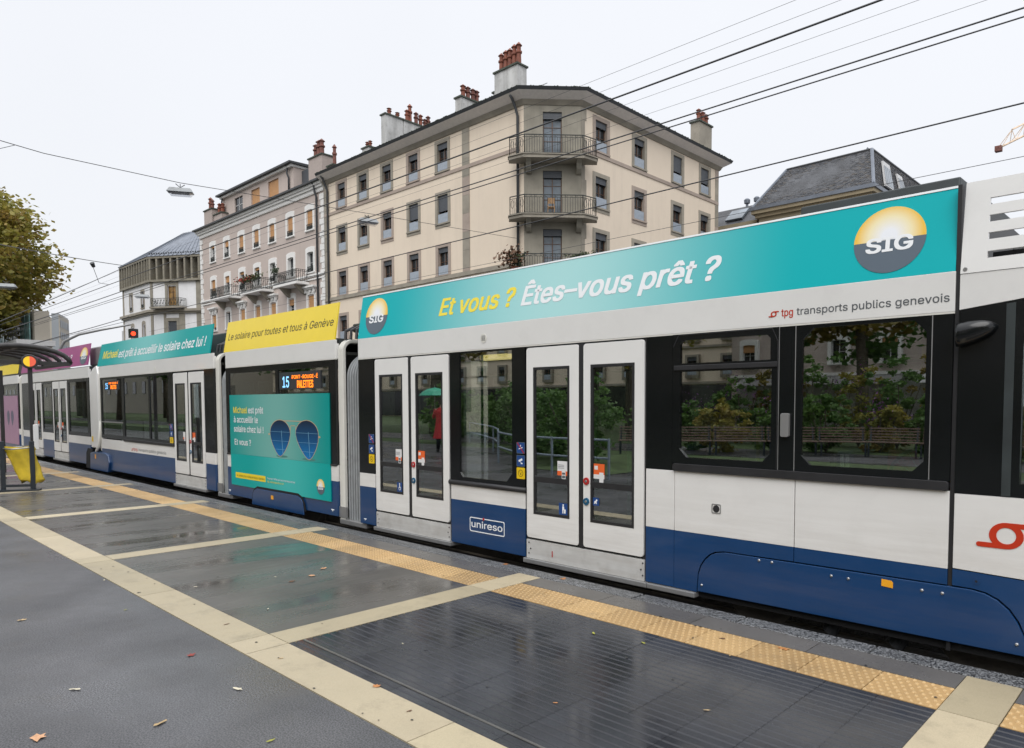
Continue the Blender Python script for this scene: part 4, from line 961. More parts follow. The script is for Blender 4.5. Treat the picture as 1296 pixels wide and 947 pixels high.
# ---------------- cream corner block
YB = 26.99; XA, XC, XD, YC, YD = -48.9, -27.87, -25.70, 29.16, 43.45
B1 = thing('corner_apartment_building', (-36, 35, 0), 'cream rendered apartment block with chamfered stone corner and stacked balconies', 'building')
colsL = [-46.5, -43.7, -40.82, -37.88, -34.9]; colsR = [30.87, 34.4, 38.45, 41.7]
rowsL = [15.66, 12.58, 9.46, 6.3]; rowsR = [15.62, 12.56, 9.5, 6.3]
hw = .52
holes = [rect(x-hw, x+hw, z-.01, z+1.68) for x in colsL for z in rowsL]
tp('wall', MB().plate(rect(XA, XC, 0, 18.0), holes, TY(YB), 0, .3), 'cream', B1)
holes = [rect(y-hw, y+hw, z+.02*i-.01, z+.02*i+1.68) for i, y in enumerate(colsR) for z in rowsR]
tp('wall', MB().plate(rect(YC, YD, 0, 18.0), holes, TX(XD), 0, .3), 'cream', B1)
dC = Vector((XD-XC, YC-YB, 0)); LC = dC.length; dC.normalize(); nC = Vector((dC.y, -dC.x, 0))
TCH = lambda u, v, w: tuple(Vector((XC, YB, v))+dC*u-nC*w)
tp('corner_wall', MB().plate(rect(0, LC, 0, 17.95), [rect(1.02, 2.04, z, z+h) for z, h in ((15.0, 2.28), (11.9, 2.28), (8.8, 2.28))], TCH, -.02, .3), 'molasse_green', B1)
for k, x in enumerate(colsL):
    for j, z in enumerate(rowsL):
        key = 'cream' if (k+j) % 3 else 'cream_b'
        if (k, j) in ((3, 1), (4, 1)): key = 'cream_c'
        if j >= 2: key = 'cream_arch'
        place(B1, key, (x, YB, z), 0)
for k, y in enumerate(colsR):
    for j, z in enumerate(rowsR):
        key = 'cream' if (k*2+j) % 3 else 'cream_b'
        if (k, j) in ((2, 0), (3, 0)): key = 'cream_c'
        place(B1, key, (XD, y, z+.02*k), R(90))
tp('string_course', MB().box(XA, XC-.3, YB-.05, YB+.1, 15.32, 15.52), 'molasse_pink', B1)
tp('string_course', MB().box(XA, XC-.3, YB-.09, YB+.1, 9.16, 9.40), 'molasse', B1)
tp('string_course', MB().box(XD-.1, XD+.05, YC+.1, YD, 15.3, 15.50), 'molasse_pink', B1)
tp('string_course', MB().box(XD-.1, XD+.08, YC+.1, YD, 9.16, 9.40), 'molasse', B1)
for k in range(16):
    z = 1.2+k*1.05
    tp('quoin', MB().box(-33.02, -32.38, YB-.035, YB+.1, z+.005, z+1.045), random.choice(['molasse', 'molasse_pink', 'molasse_green']), B1)
    tp('quoin', MB().box(XA, XA+.62, YB-.03, YB+.1, z+.005, z+1.045), random.choice(['molasse', 'molasse_green']), B1)
    tp('quoin', MB().box(XD-.1, XD+.035, YD-.42, YD, z+.005, z+1.045), random.choice(['molasse', 'molasse_pink']), B1)
    tp('quoin', MB().extrude(rect(-.30 if 0 else -.02, .02, z, z+1), TCH, -.03, .05) if 0 else MB().box(XD-.1, XD+.03, YC, YC+.30+.12*(k % 2), z+.005, z+1.045), 'molasse', B1)
def ringpoly(o): # footprint grown by o
    t = o*math.tan(R(22.5))
    return [(XA, YB-o), (XC+t, YB-o), (XD+o, YC-t), (XD+o, YD+o), (XA, YD+o)]
def frustum(pa, za, pb, zb):
    n = len(pa); vs = [(x, y, za) for x, y in pa]+[(x, y, zb) for x, y in pb]
    return MB().add(vs, [(i, (i+1) % n, n+(i+1) % n, n+i) for i in range(n)]+[tuple(range(n-1, -1, -1)), tuple(range(n, 2*n))])
tp('cornice', frustum(ringpoly(.06), 17.62, ringpoly(.16), 17.74), 'molasse', B1)
tp('cornice', frustum(ringpoly(.12), 17.742, ringpoly(.22), 17.86), 'molasse', B1)
tp('eave_soffit', frustum(ringpoly(.2), 17.862, ringpoly(.66), 18.16), 'soffit', B1)
tp('gutter', frustum(ringpoly(.66), 18.162, ringpoly(.74), 18.33), 'gutter', B1)
rf = tp('roof', frustum(ringpoly(.70), 18.332, [(-44, 34.5), (-33.5, 34.5), (-33, 35), (-33, 36.5), (-44, 36.5)], 20.4), 'slate', B1)
random.seed(3)
g = MB()
def alongeave(pa, pb, n):
    for i in range(n):
        t = random.random(); x = pa[0]+(pb[0]-pa[0])*t; y = pa[1]+(pb[1]-pa[1])*t; s = random.uniform(.02, .05)
        g.box(x-s, x+s, y-.03, y+.03, 18.32, 18.335+s*.5)
ep = ringpoly(.72); alongeave(ep[0], ep[1], 70); alongeave(ep[1], ep[2], 14); alongeave(ep[2], ep[3], 60)
tp('gutter_moss', g, 'moss', B1, kind='stuff')
def pipe(bld, x, y, z0, ztop, ey, m='gutter'):
    tp('drainpipe', MB().tube([(x, y-.12, z0), (x, y-.12, ztop-1.0), (x-.03, y-.25, ztop-.6), (x-.1, ey+.25, ztop-.15), (x-.12, ey+.12, ztop)], .075, 8), m, bld, smooth=True)
pipe(B1, -48.25, YB, 0, 18.1, YB-.68)
pipe(B1, -28.22, YB, 0, 18.1, YB-.68)
# balconies on the chamfer
PROTO['bdoor'] = None
win('bdoor', 1.02, 2.3, (.0, .0, .0), 'molasse_green', wall_out=-.02, shutter='shutter_grey', sh=.38, bars=2, pane='door_pane')
ang = math.atan2(dC.y, dC.x)
for zf, h in ((15.0, 2.28), (11.9, 2.38), (8.8, 2.4)):
    p = TCH(1.53, zf, 0); place(B1, 'bdoor', p, ang, name='balcony_door')
random.seed(5)
for bi, (zt, zr) in enumerate(((14.72, 15.72), (11.62, 12.62), (8.55, 9.55))):
    out = [(-.82, -.1), (-.80, .42), (-.02, 1.0), (3.18, 1.0), (3.92, .42), (3.95, -.1)]      # (along, outwards)
    TB = lambda u, v, w: tuple(Vector((XC, YB, w))+dC*u+nC*v)
    slab_ = tp('balcony', MB().extrude(out, TB, zt-.17, zt), 'molasse', B1, bevel=.02)
    tp('balcony_edge', MB().extrude([(a*1.0+(0.04 if a > 1 else -.04), b+.05) for a, b in out], TB, zt+.001, zt+.05), 'molasse', slab_)
    for u in (.25, 2.95):
        pr = [(0, zt-.75), (.18, zt-.72), (.42, zt-.55), (.62, zt-.30), (.85, zt-.172), (0, zt-.172)]
        n = len(pr); vs = [TB(u-.14, a, b) for a, b in pr]+[TB(u+.14, a, b) for a, b in pr]
        tp('bracket', MB().add(vs, [tuple(range(n)), tuple(range(2*n-1, n-1, -1))]+[(i, (i+1) % n, n+(i+1) % n, n+i) for i in range(n)]), 'molasse_green', slab_)
    g = MB(); seg = out[0:6]; ins = [(a+(.06 if a < 1 else -.06), b-.06) for a, b in seg]
    for (a0, b0), (a1, b1) in zip(ins[:-1], ins[1:]):
        L_ = math.hypot(a1-a0, b1-b0)
        for zz, r_ in ((zt+1.02, .028), (zt+.90, .014), (zt+.10, .016)):
            g.tube([TB(a0, b0, zz), TB(a1, b1, zz)], r_, 5)
        n = max(2, int(L_/.13))
        for i in range(n+1):
            t = i/n; g.tube([TB(a0+(a1-a0)*t, b0+(b1-b0)*t, zt+.04), TB(a0+(a1-a0)*t, b0+(b1-b0)*t, zt+1.02 if i % 4 == 0 else zt+.9)], .022 if i in (0, n) else .011, 4)
        if L_ < 1.6:
            for i in range(3):
                t = (i+.5)/3; c = Vector(TB(a0+(a1-a0)*t, b0+(b1-b0)*t, zt+.62)); d = (Vector(TB(a1, b1, 0))-Vector(TB(a0, b0, 0))).normalized()
                g.tube([c+d*.10*math.cos(R(q))+Vector((0, 0, .22*math.sin(R(q)))) for q in range(0, 361, 45)], .012, 4)
        else:
            for i in range(n):
                t = (i+.5)/n; c = Vector(TB(a0+(a1-a0)*t, b0+(b1-b0)*t, zt+.96)); d = (Vector(TB(a1, b1, 0))-Vector(TB(a0, b0, 0))).normalized()
                if i % 2 == 0: g.tube([c+d*.05*math.cos(R(q))+Vector((0, 0, .05*math.sin(R(q)))) for q in range(0, 361, 72)], .008, 3)
    tp('railing', g, 'iron', slab_)
# chimneys
random.seed(11)
chimney(B1, -45.23, -44.67, 29.5, 31.0, 18.5, 22.4, 'chim_white', [(-44.95, 30.0, .55, .16, 0), (-44.95, 30.7, .45, .15, 0)])
chimney(B1, -45.2, -44.60, 31.02, 34.3, 18.5, 22.35, 'chim_white', [(-44.9, 31.5, .9, .17, 0), (-44.9, 31.75, 1.35, .17, 0), (-44.9, 32.3, .95, .17, 1), (-44.9, 32.7, .9, .17, 0), (-44.9, 33.1, .7, .17, 1), (-44.9, 33.4, 1.0, .17, 1)])
chimney(B1, -36.77, -36.18, 29.5, 31.2, 18.4, 21.2, 'chim_white', [(-36.47, 29.9, .85, .17, 0), (-36.47, 30.3, .85, .17, 1), (-36.47, 30.72, .85, .17, 1), (-36.47, 31.05, .85, .16, 1)])
chimney(B1, -33.0, -30.98, 29.5, 30.25, 18.4, 21.62, 'chim_white', [(-32.75, 29.85, 1.15, .17, 0), (-32.35, 29.85, 1.2, .17, 0), (-31.98, 29.85, 1.2, .17, 0), (-31.6, 29.85, 1.3, .17, 0), (-31.22, 29.85, 1.3, .17, 0)])
chimney(B1, -48.6, -47.7, 30, 30.7, 18.4, 20.95, 'chim_white', [(-48.35, 30.3, .5, .14, 0), (-47.95, 30.3, .5, .14, 0)])
chimney(B1, -42.0, -41.6, 33.6, 34, 18.8, 21.6, 'chim_white', [(-41.8, 33.8, .9, .16, 1)])
chimney(B1, -33.9, -33.2, 30.2, 31, 18.8, 20.95, 'chim_white', [(-33.75, 30.5, .9, .16, 0), (-33.4, 30.5, .7, .16, 1)])
chimney(B1, -27.1, -26.4, 42.1, 43.7, 18.4, 20.8, 'molasse', [(-26.6, 42.3, .8, .16, 0), (-26.6, 42.8, .75, .18, 0), (-26.6, 43.2, .7, .2, 0), (-26.9, 43.0, .65, .2, 0)])
g = MB()
for x in (-29.4, -28.2, -27): g.tube([(x, 27.6, 18.3), (x, 27.6, 18.62)], .02, 4)
g.tube([(-29.8, 27.6, 18.62), (-26.7, 27.6, 18.62)], .02, 4); g.tube([(-29.5, 27.65, 18.45), (-26.8, 27.65, 18.45)], .015, 4)
tp('snow_guard', g, 'sill_grey', B1)

# ---------------- pinkish block with arched white surrounds
B2 = thing('pink_apartment_building', (-60, 34, 0), 'dusty pink apartment block with white arched window surrounds and orange roller blinds', 'building')
X0, X1 = -72.15, -48.92
cols2 = [-69.2, -66.1, -63.05, -60.1, -57.25, -54.15, -51.05]; rows2 = [(14.78, 1.6), (11.62, 1.6), (8.45, 1.5)]
hw = .5
holes = [rect(x-hw, x+hw, z-.01, z+h-.08) for x in cols2 for z, h in rows2]
tp('wall', MB().plate(rect(X0, X1, 0, 17.34), holes, TY(YB), 0, .3), 'pink', B2)
tp('side_wall', MB().box(X0-.001, X0+.3, YB+.31, 40, 0, 17.34), 'pink', B2)
for j, (sh, key) in enumerate(((1.2, 'pk_full'), (.55, 'pk_half'), (.22, 'pk_some'), (0.02, 'pk_none'))):
    win(key, .96, 1.52, (.23, .12, .28), 'white_stone', wall_out=.06, frame='white_frame', shutter='shutter_orange' if sh > .1 else None, sh=sh, rail='iron', arched=.14)
pat = ['pk_some', 'pk_half', 'pk_full', 'pk_full', 'pk_full', 'pk_full', 'pk_full', 'pk_full', 'pk_half', 'pk_some', 'pk_some', 'pk_none', 'pk_none', 'pk_none'] + ['pk_full', 'pk_none', 'pk_full', 'pk_full', 'pk_full', 'pk_half', 'pk_full']
for j, (z, h) in enumerate(rows2):
    for k, x in enumerate(cols2):
        o = place(B2, pat[j*7+k], (x, YB, z), 0, skip=('guard_rail',) if (j == 1 and k in (1, 3, 5)) or j == 2 else ())
        if j == 2 and k % 2 == 0:
            g = MB(); g.box(-.85, .85, -.34, 0, 1.98, 2.12); g.box(-.75, .75, -.24, 0, 1.88, 1.98)
            for s_ in (-.62, .62): g.box(s_-.09, s_+.09, -.2, 0, 1.62, 1.88)
            g.plate(circ(0, 1.78, .16, 10), [], T0, -.14, 0)
            me = mesh_of('window_hood', g, 'white_stone'); c = bpy.data.objects.new('window_hood', me); COL.objects.link(c); c.parent = o
tp('string_course', MB().box(X0, X1, YB-.12, YB+.05, 11.22, 11.42), 'white_stone', B2)
tp('string_course', MB().box(X0, X1, YB-.08, YB+.05, 11.0, 11.1), 'white_stone', B2)
for xq, s_ in ((X0, 1), (X1, -1)):
    for k in range(36):
        w_ = .62 if k % 2 else .42; z = .6+k*.46
        a, b = (xq, xq+w_) if s_ > 0 else (xq-w_, xq)
        tp('quoin', MB().box(a, b, YB-.06, YB+.05, z+.02, z+.44), 'white_stone', B2)
tp('frieze', MB().box(X0, X1, YB-.10, YB+.3, 17.30, 17.62), 'white_stone', B2)
g = MB().box(X0-.25, X1, YB-.22, YB+.5, 17.621, 17.80).box(X0-.35, X1, YB-.34, YB+.5, 17.801, 17.98)
tp('cornice', g, 'white_stone', B2)
tp('gutter', MB().box(X0-.5, X1, YB-.55, YB-.3, 17.981, 18.11), 'gutter', B2)
tp('roof', MB().add([(X0-.6, YB-.5, 18.0), (X1, YB-.5, 18.0), (X1, 34, 20.2), (X0+3, 34, 20.2), (X1, 41, 18.0), (X0-.6, 41, 18.0)], [(0, 1, 2, 3), (3, 2, 4, 5), (0, 3, 5), (1, 4, 2)]), 'slate', B2)
at = tp('attic', MB().plate(rect(-69.0, -55.8, 18.0, 20.9), [rect(-66.7, -65.0, 18.9, 20.3), rect(-63.3, -61.6, 18.9, 20.35), rect(-60.0, -58.1, 18.9, 20.4)], TY(28.0), 0, .3), 'pink', B2)
tp('attic_side', MB().box(-55.799, -55.5, 28.0, 33, 18.0, 20.9), 'pink', at)
tp('attic_side', MB().box(-69.3, -69.001, 28.0, 33, 18.0, 20.9), 'pink', at)
tp('attic_dormer_side', MB().box(-55.5, -54.05, 28.7, 33, 18.3, 20.5), 'shutter_grey', at)
for x0, x1, m_ in ((-66.7, -65.0, 'win_pane'), (-63.3, -61.6, 'shutter_orange'), (-60.0, -58.1, 'shutter_orange')):
    tp('attic_window', MB().box(x0, x1, 28.12, 28.18, 18.9, 20.4), m_, at)
g = MB(); g.box(-66.7, -65.0, 28.09, 28.12, 19.6, 19.66); g.box(-65.9, -65.82, 28.09, 28.12, 18.9, 20.4); tp('attic_window_frame', g, 'white_frame', at)
tp('attic_cornice', MB().box(-69.4, -55.4, 27.75, 33.2, 20.7, 20.88), 'white_stone', at)
tp('attic_roof', MB().add([(-69.7, 27.5, 20.9), (-55.2, 27.5, 20.9), (-55.2, 33.4, 20.9), (-69.7, 33.4, 20.9), (-69.7, 27.5, 21.05), (-55.2, 27.5, 21.05), (-55.2, 33.4, 21.2), (-69.7, 33.4, 21.2), ],
    [(0, 3, 2, 1), (4, 5, 6, 7), (0, 1, 5, 4), (1, 2, 6, 5), (2, 3, 7, 6), (3, 0, 4, 7)]), 'gutter', B2)
pipe(B2, -49.85, YB, 0, 17.98, YB-.5); pipe(B2, -56.1, 28.0, 18.2, 20.9, 27.6)
pipe(B2, -68.9, 28.0, 18.2, 20.9, 27.6)
chimney(B2, -71.75, -69.95, 27.25, 28.1, 17.9, 19.85, 'chim_pink', [(-71.3, 27.7, 1.25, .2, 0), (-70.9, 27.7, 1.0, .18, 1)])
chimney(B2, -69.85, -68.1, 27.4, 27.95, 17.9, 19.2, 'chim_pink', [(-69.3, 27.7, 1.0, .18, 0), (-68.6, 27.7, .9, .18, 0)])
chimney(B2, -54.0, -51.9, 28.5, 29.6, 18.0, 21.0, 'chim_pink', [(-53.5, 28.9, 1.1, .22, 1), (-53.0, 28.9, 1.3, .24, 1), (-52.6, 28.9, 1.3, .22, 1)])
chimney(B2, -51.1, -50.2, 28.5, 29.4, 18.0, 19.8, 'chim_pink', [(-50.7, 28.9, 1.6, .16, 1)])
chimney(B2, -64.6, -61.5, 31.0, 31.8, 20.9, 21.9, 'chim_pink', [(-64.1, 31.4, .9, .2, 1), (-63.2, 31.4, 1.1, .24, 0), (-62.7, 31.4, 1.0, .24, 1), (-61.9, 31.4, .8, .2, 1)])
mat('flower_red', (.4, .06, .04), .7, var=.3)
def clump(n, c, r, s, m, name, parent=None, seed=0, **k):
    rnd = random.Random(seed); g = MB()
    for _ in range(n):
        p = Vector((rnd.gauss(0, .45)*r[0], rnd.gauss(0, .45)*r[1], rnd.gauss(0, .45)*r[2]))+Vector(c)
        a = Vector((rnd.uniform(-1, 1), rnd.uniform(-1, 1), rnd.uniform(-1, 1))).normalized()*s*rnd.uniform(.6, 1.3); b = a.orthogonal().normalized()*s*rnd.uniform(.4, .9)
        g.add([p-a, p+b, p+a, p-b], [(0, 1, 2, 3)])
    return obj(name, g, m, parent, recalc=False, **k)
for k_, (xa, xb) in enumerate(((-67.5, -63.3), (-61.1, -57.2), (-55.1, -51.3))):
    zt = 11.05-.08*k_
    b_ = tp('balcony', MB().box(xa, xb, YB-1.05, YB, zt-.18, zt), 'white_stone', B2)
    g = MB()
    for s_ in (xa+.7, xb-.7):
        pr = [(0, zt-.9), (-.3, zt-.75), (-.85, zt-.182), (0, zt-.182)]
        vs = [(s_-.15, YB+a, b) for a, b in pr]+[(s_+.15, YB+a, b) for a, b in pr]
        g.add(vs, [(0, 1, 2, 3), (7, 6, 5, 4)]+[(i, (i+1) % 4, 4+(i+1) % 4, 4+i) for i in range(4)])
    tp('bracket', g, 'molasse', b_)
    g = MB(); pth = [(xa+.05, YB-.02), (xa+.05, YB-1.0), (xb-.05, YB-1.0), (xb-.05, YB-.02)]
    for (ax, ay), (bx_, by) in zip(pth[:-1], pth[1:]):
        for zz in (zt+.08, zt+.9, zt+.78): g.tube([(ax, ay, zz), (bx_, by, zz)], .025, 4)
        n = max(2, int(math.hypot(bx_-ax, by-ay)/.16))
        for i in range(n+1):
            t = i/n; x, y = ax+(bx_-ax)*t, ay+(by-ay)*t; g.tube([(x, y, zt), (x, y, zt+.9)], .018, 4)
            if i % 2: g.tube([(x-.1*(ay == by), y-.1*(ax == bx_), zt+.25), (x, y, zt+.5), (x+.1*(ay == by), y+.1*(ax == bx_), zt+.7)], .014, 3)
    tp('railing', g, 'iron', b_)
clump(500, (-59.4, YB-1.0, 12.0), (2.2, .25, .25), .09, 'leaf_dk', 'balcony_plants', B2, 1, kind='stuff')
clump(180, (-60.2, YB-1.1, 12.0), (2.0, .2, .25), .06, 'flower_red', 'balcony_flowers', B2, 2, kind='stuff')
clump(120, (-54.8, YB-1.0, 12.05), (.35, .25, .3), .08, 'moss', 'balcony_plants', B2, 3, kind='stuff')

# ---------------- corner house with concrete-finned attic
B3 = thing('finned_attic_building', (-100, 38, 0), 'white corner house with a raised attic of concrete fins and a standing-seam metal roof', 'building')
a30 = R(30); cx, cy = -98.59, 30.85
d3 = Vector((math.cos(a30), math.sin(a30), 0)); n3 = Vector((math.sin(a30), -math.cos(a30), 0)); LF = 7.3
TF = lambda u, v, w: tuple(Vector((cx, cy, v))+d3*u-n3*w)
TL = TY(cy); XL3 = -109.2
pE = Vector((cx, cy, 0))+d3*LF; d3b = Vector((math.cos(R(75)), math.sin(R(75)), 0)); n3b = Vector((d3b.y, -d3b.x, 0))
TE = lambda u, v, w: tuple(pE+Vector((0, 0, v))+d3b*u-n3b*w)
win('w3', .95, 2.1, (.22, .12, .25), 'molasse', wall_out=.06, frame='wood_frame', rail='iron', bars=2)
win('w3a', .85, 1.9, (.2, .12, .2), 'molasse', wall_out=.06, frame='wood_frame', arched=.25, bars=2)
mat('warm_room', (.30,.17,.05), .15, var=.6, scale=1.5)
win('w3d', 1.25, 2.5, (.32, .05, .42), 'molasse_green', wall_out=.08, frame='wood_frame', bars=2, pane='warm_room')
win('w3e', 1.25, 2.2, (.4, .12, .4), 'molasse_green', wall_out=.08, frame='white_frame', shutter='shutter_grey', sh=2.0)
tp('wall', MB().plate(rect(XL3, cx, 0, 16.8), [rect(x-.47, x+.47, 13.85, 15.9) for x in (-105.9, -101.4)]+[rect(x-.42, x+.42, 9.9, 11.65) for x in (-105.6, -101.3)], TL, 0, .3), 'render_white', B3)
tp('wall', MB().plate(rect(0, LF, 0, 16.9), [rect(2.5, 3.75, 13.8, 16.2), rect(2.5, 3.75, 9.7, 11.9)], TF, 0, .3), 'render_white', B3)
tp('wall', MB().plate(rect(0, 9, 0, 16.95), [], TE, 0, .3), 'molasse', B3)
for x in (-105.9, -101.4): place(B3, 'w3', (x, cy, 13.85), 0)
for x in (-105.6, -101.3): place(B3, 'w3a', (x, cy, 9.9), 0)
place(B3, 'w3d', TF(3.12, 13.8, 0), a30); place(B3, 'w3e', TF(3.12, 9.7, 0), a30) if 'w3e' in PROTO else None
def prismband(o, z0, z1, m, name, top=None):
    t = o
    P = [Vector((XL3-o, cy-o, 0)), Vector((cx+o*.27, cy-o, 0)), pE+n3*o+Vector((o*.3, 0, 0)), pE+d3b*9+n3b*o, Vector((XL3-o, 45, 0))]
    n = 5; vs = [(p.x, p.y, z0) for p in P]+[(p.x, p.y, z1) for p in P]
    return tp(name, MB().add(vs, [(i, (i+1) % n, n+(i+1) % n, n+i) for i in range(n)]+[tuple(range(n-1, -1, -1)), tuple(range(n, 2*n))]), m, B3)
prismband(.38, 13.05, 13.35, 'molasse', 'string_course'); prismband(.22, 12.85, 13.049, 'molasse_green', 'string_course')
prismband(.32, 16.75, 17.0, 'fin', 'attic_sill'); prismband(.32, 19.6, 19.85, 'fin', 'attic_beam')
prismband(-.75, 17.001, 19.599, 'shutter_grey', 'attic_core')
nf = 11
for i in range(nf+1):
    x = XL3-.25+(cx-XL3+.2)*i/nf; tp('fin', MB().box(x-.11, x+.11, cy-.30, cy+.75, 17.0, 19.6), 'fin', B3)
for i in range(8):
    u = .25+(LF-.3)*i/7; g = MB()
    g.extrude([(u-.12, .0), (u+.12, .0), (u+.12, 1.05), (u-.12, 1.05)], lambda a, b, w: tuple(Vector((cx, cy, w))+d3*a+n3*(.30-b)), 17.0, 19.6); tp('fin', g, 'fin', B3)
    if i < 7:
        g = MB(); g.extrude([(u+.12, .85), (u+(LF-.3)/7-.12, .85), (u+(LF-.3)/7-.12, .9), (u+.12, .9)], lambda a, b, w: tuple(Vector((cx, cy, w))+d3*a+n3*(.30-b)), 17.0, 19.6)
        tp('attic_panel', g, ['fin', 'fin', 'wood_frame', 'fin', 'wood_frame', 'fin', 'fin'][i], B3)
# metal roof: hipped, standing seams
ev = [Vector((XL3-.4, cy-.4, 19.86)), Vector((cx+.1, cy-.4, 19.86)), pE+n3*.4+Vector((.1, 0, 19.86)), pE+d3b*9+n3b*.3+Vector((0, 0, 19.86)), Vector((XL3-.4, 45, 19.86))]
rg = [Vector((-102.9, 34.0, 22.6)), Vector((-99.9, 35.4, 23.8)), Vector((-97.4, 36.9, 24.2)), Vector((-97.5, 41, 24.2)), Vector((-104, 42, 22.6))]
vs = ev+rg; tp('roof', MB().add(vs, [(0, 1, 6, 5), (1, 2, 7, 6), (2, 3, 8, 7), (3, 4, 9, 8), (4, 0, 5, 9), (5, 6, 7, 8, 9)]), 'zinc', B3, recalc=False)
for (a, b, c, d, n) in ((0, 1, 5, 6, 14), (1, 2, 6, 7, 12), (2, 3, 7, 8, 6)):
    g = MB()
    for i in range(n+1):
        t = i/n; p = vs[a].lerp(vs[b], t); q = vs[c].lerp(vs[d], t); up_ = Vector((0, 0, .06)); g.tube([p+up_, q+up_], .035, 4)
    tp('roof_seam', g, 'zinc', B3)
g = MB()
for i in range(22):
    u = LF*i/21; p = Vector(TF(u, 20.25, .0)); g.box(p.x-.12, p.x+.12, p.y-.05, p.y+.05, p.z-.12, p.z+.08)
tp('snow_guard', g, 'gutter', B3)
bl = tp('balcony', MB().extrude([(.7, -.1), (.7, 1.0), (5.2, 1.0), (5.2, -.1)], lambda a, b, w: tuple(Vector((cx, cy, w))+d3*a+n3*b), 13.4, 13.6), 'molasse', B3)
g = MB()
for (a0, b0), (a1, b1) in (((.8, 0), (.8, .9)), ((.8, .9), (5.1, .9)), ((5.1, .9), (5.1, 0))):
    q = lambda a, b, z: tuple(Vector((cx, cy, z))+d3*a+n3*b)
    for z in (13.7, 14.6): g.tube([q(a0, b0, z), q(a1, b1, z)], .03, 4)
    n = max(2, int(math.hypot(a1-a0, b1-b0)/.2))
    for i in range(n+1):
        t = i/n; g.tube([q(a0+(a1-a0)*t, b0+(b1-b0)*t, 13.6), q(a0+(a1-a0)*t, b0+(b1-b0)*t, 14.6)], .025, 4)
        if i % 2: g.tube([q(a0+(a1-a0)*t-.12, b0, 13.9), q(a0+(a1-a0)*t, b0, 14.2), q(a0+(a1-a0)*t+.12, b0+(b1-b0)*t, 14.4)], .03, 4)
tp('railing', g, 'iron', bl)
g = MB()
for u in (.02, 6.6): g.extrude(rect(u, u+.35 if u < 1 else u+.7, 0, 16.75), TF, -.08, 0)
g.extrude(rect(1.9, 2.2, 6, 13), TF, -.08, 0); g.extrude(rect(4.1, 4.9, 6, 13), TF, -.08, 0)
tp('pilaster', g, 'molasse_green', B3)
tp('pilaster', MB().box(XL3, XL3+.4, cy-.08, cy, 0, 16.7), 'molasse', B3)

# ---------------- slate mansard building
k46 = 46/36
B4 = thing('mansard_building', (-22, 52, 0), 'sandstone building with a steep slate mansard roof and white skylights', 'building')
def q36(x, z): return (x*k46, 1.62+(z-1.62)*k46)
xE0, zE = -24.7, 15.55; xE1 = -16.05; Y4 = 46
mat('ashlar', (.30, .25, .165), .85, var=.12, scale=.8, grime=.2, bump=.2, bscale=20)
tp('wall', MB().box(xE0+.5, xE1-.5, Y4+.5, 62, 0, 15.0), 'ashlar', B4)
g = MB()
for z in range(22): g.box(xE0+.49, xE1-.49, Y4+.485, Y4+.5, 4+z*.5, 4.02+z*.5)
tp('wall_course', g, 'molasse_green', B4)
g = MB(); g.box(xE0+.3, xE1-.3, Y4+.3, 62.2, 14.75, 15.0); g.box(xE0+.1, xE1-.1, Y4+.1, 62.3, 15.001, 15.25); tp('cornice', g, 'ashlar', B4)
tp('gutter', MB().box(xE0, xE1, Y4, 62.4, 15.251, 15.48), 'zinc', B4)
# mansard: base and top rings
b0 = [(xE0+.15, Y4+.15), (xE1-.15, Y4+.15), (xE1-.15, 62), (xE0+.15, 62)]
t0 = [(xE0+1.75, Y4+.15+2.0), (xE1-.95, Y4+2.0), (xE1-.95, 60), (xE0+1.75, 60)]
vs = [(x, y, 15.48) for x, y in b0]+[(x, y, 18.25) for x, y in t0]
rf = tp('roof', MB().add(vs, [(i, (i+1) % 4, 4+(i+1) % 4, 4+i) for i in range(4)]+[(4, 5, 6, 7)]), 'slate', B4, recalc=False)
# slate courses, each course a step
rnd = random.Random(4); g = MB()
for (i0, i1) in ((0, 1), (1, 2)):
    nc = 34
    A0, A1, C0, C1 = Vector(vs[i0]), Vector(vs[i1]), Vector(vs[4+i0]), Vector(vs[4+i1])
    nr = ((A1-A0).cross(C0-A0)).normalized(); 
    if nr.z < 0: nr = -nr
    for c in range(nc):
        l0, l1 = A0.lerp(C0, c/nc), A1.lerp(C1, c/nc); h0, h1 = A0.lerp(C0, (c+1.0)/nc), A1.lerp(C1, (c+1.0)/nc)
        n = int((l1-l0).length/.24)
        for k in range(n):
            o_ = .5/n if c % 2 else 0; ta, tb = min(1, k/n+o_+.002), min(1, (k+1)/n+o_-.002)
            if tb <= ta: continue
            th = rnd.uniform(.01, .032)
            p = [l0.lerp(l1, ta)+nr*th, l0.lerp(l1, tb)+nr*th, h0.lerp(h1, tb)+nr*.006, h0.lerp(h1, ta)+nr*.006, l0.lerp(l1, ta), l0.lerp(l1, tb)]
            g.cur = rnd.choice([0, 0, 1, 2, 3]); g.add(p, [(0, 1, 2, 3), (4, 5, 1, 0)])
mat('slate_a', (.055, .058, .066), .5, var=.25); mat('slate_b', (.075, .075, .080), .5, var=.25); mat('slate_c', (.075, .066, .058), .55, var=.3); mat('slate_d', (.038, .040, .046), .5, var=.3)
sl_ = obj('slates', g, ['slate_a', 'slate_b', 'slate_c', 'slate_d'], rf, kind='stuff', recalc=False)
tp('roof_hip', MB().tube([vs[1], vs[5]], .12, 6), 'zinc', B4); tp('roof_hip', MB().tube([vs[0], vs[4]], .09, 6), 'zinc', B4)
tp('roof_edge', MB().tube([vs[4], vs[5]], .09, 6), 'gutter', B4); tp('roof_edge', MB().tube([vs[5], vs[6]], .09, 6), 'gutter', B4)
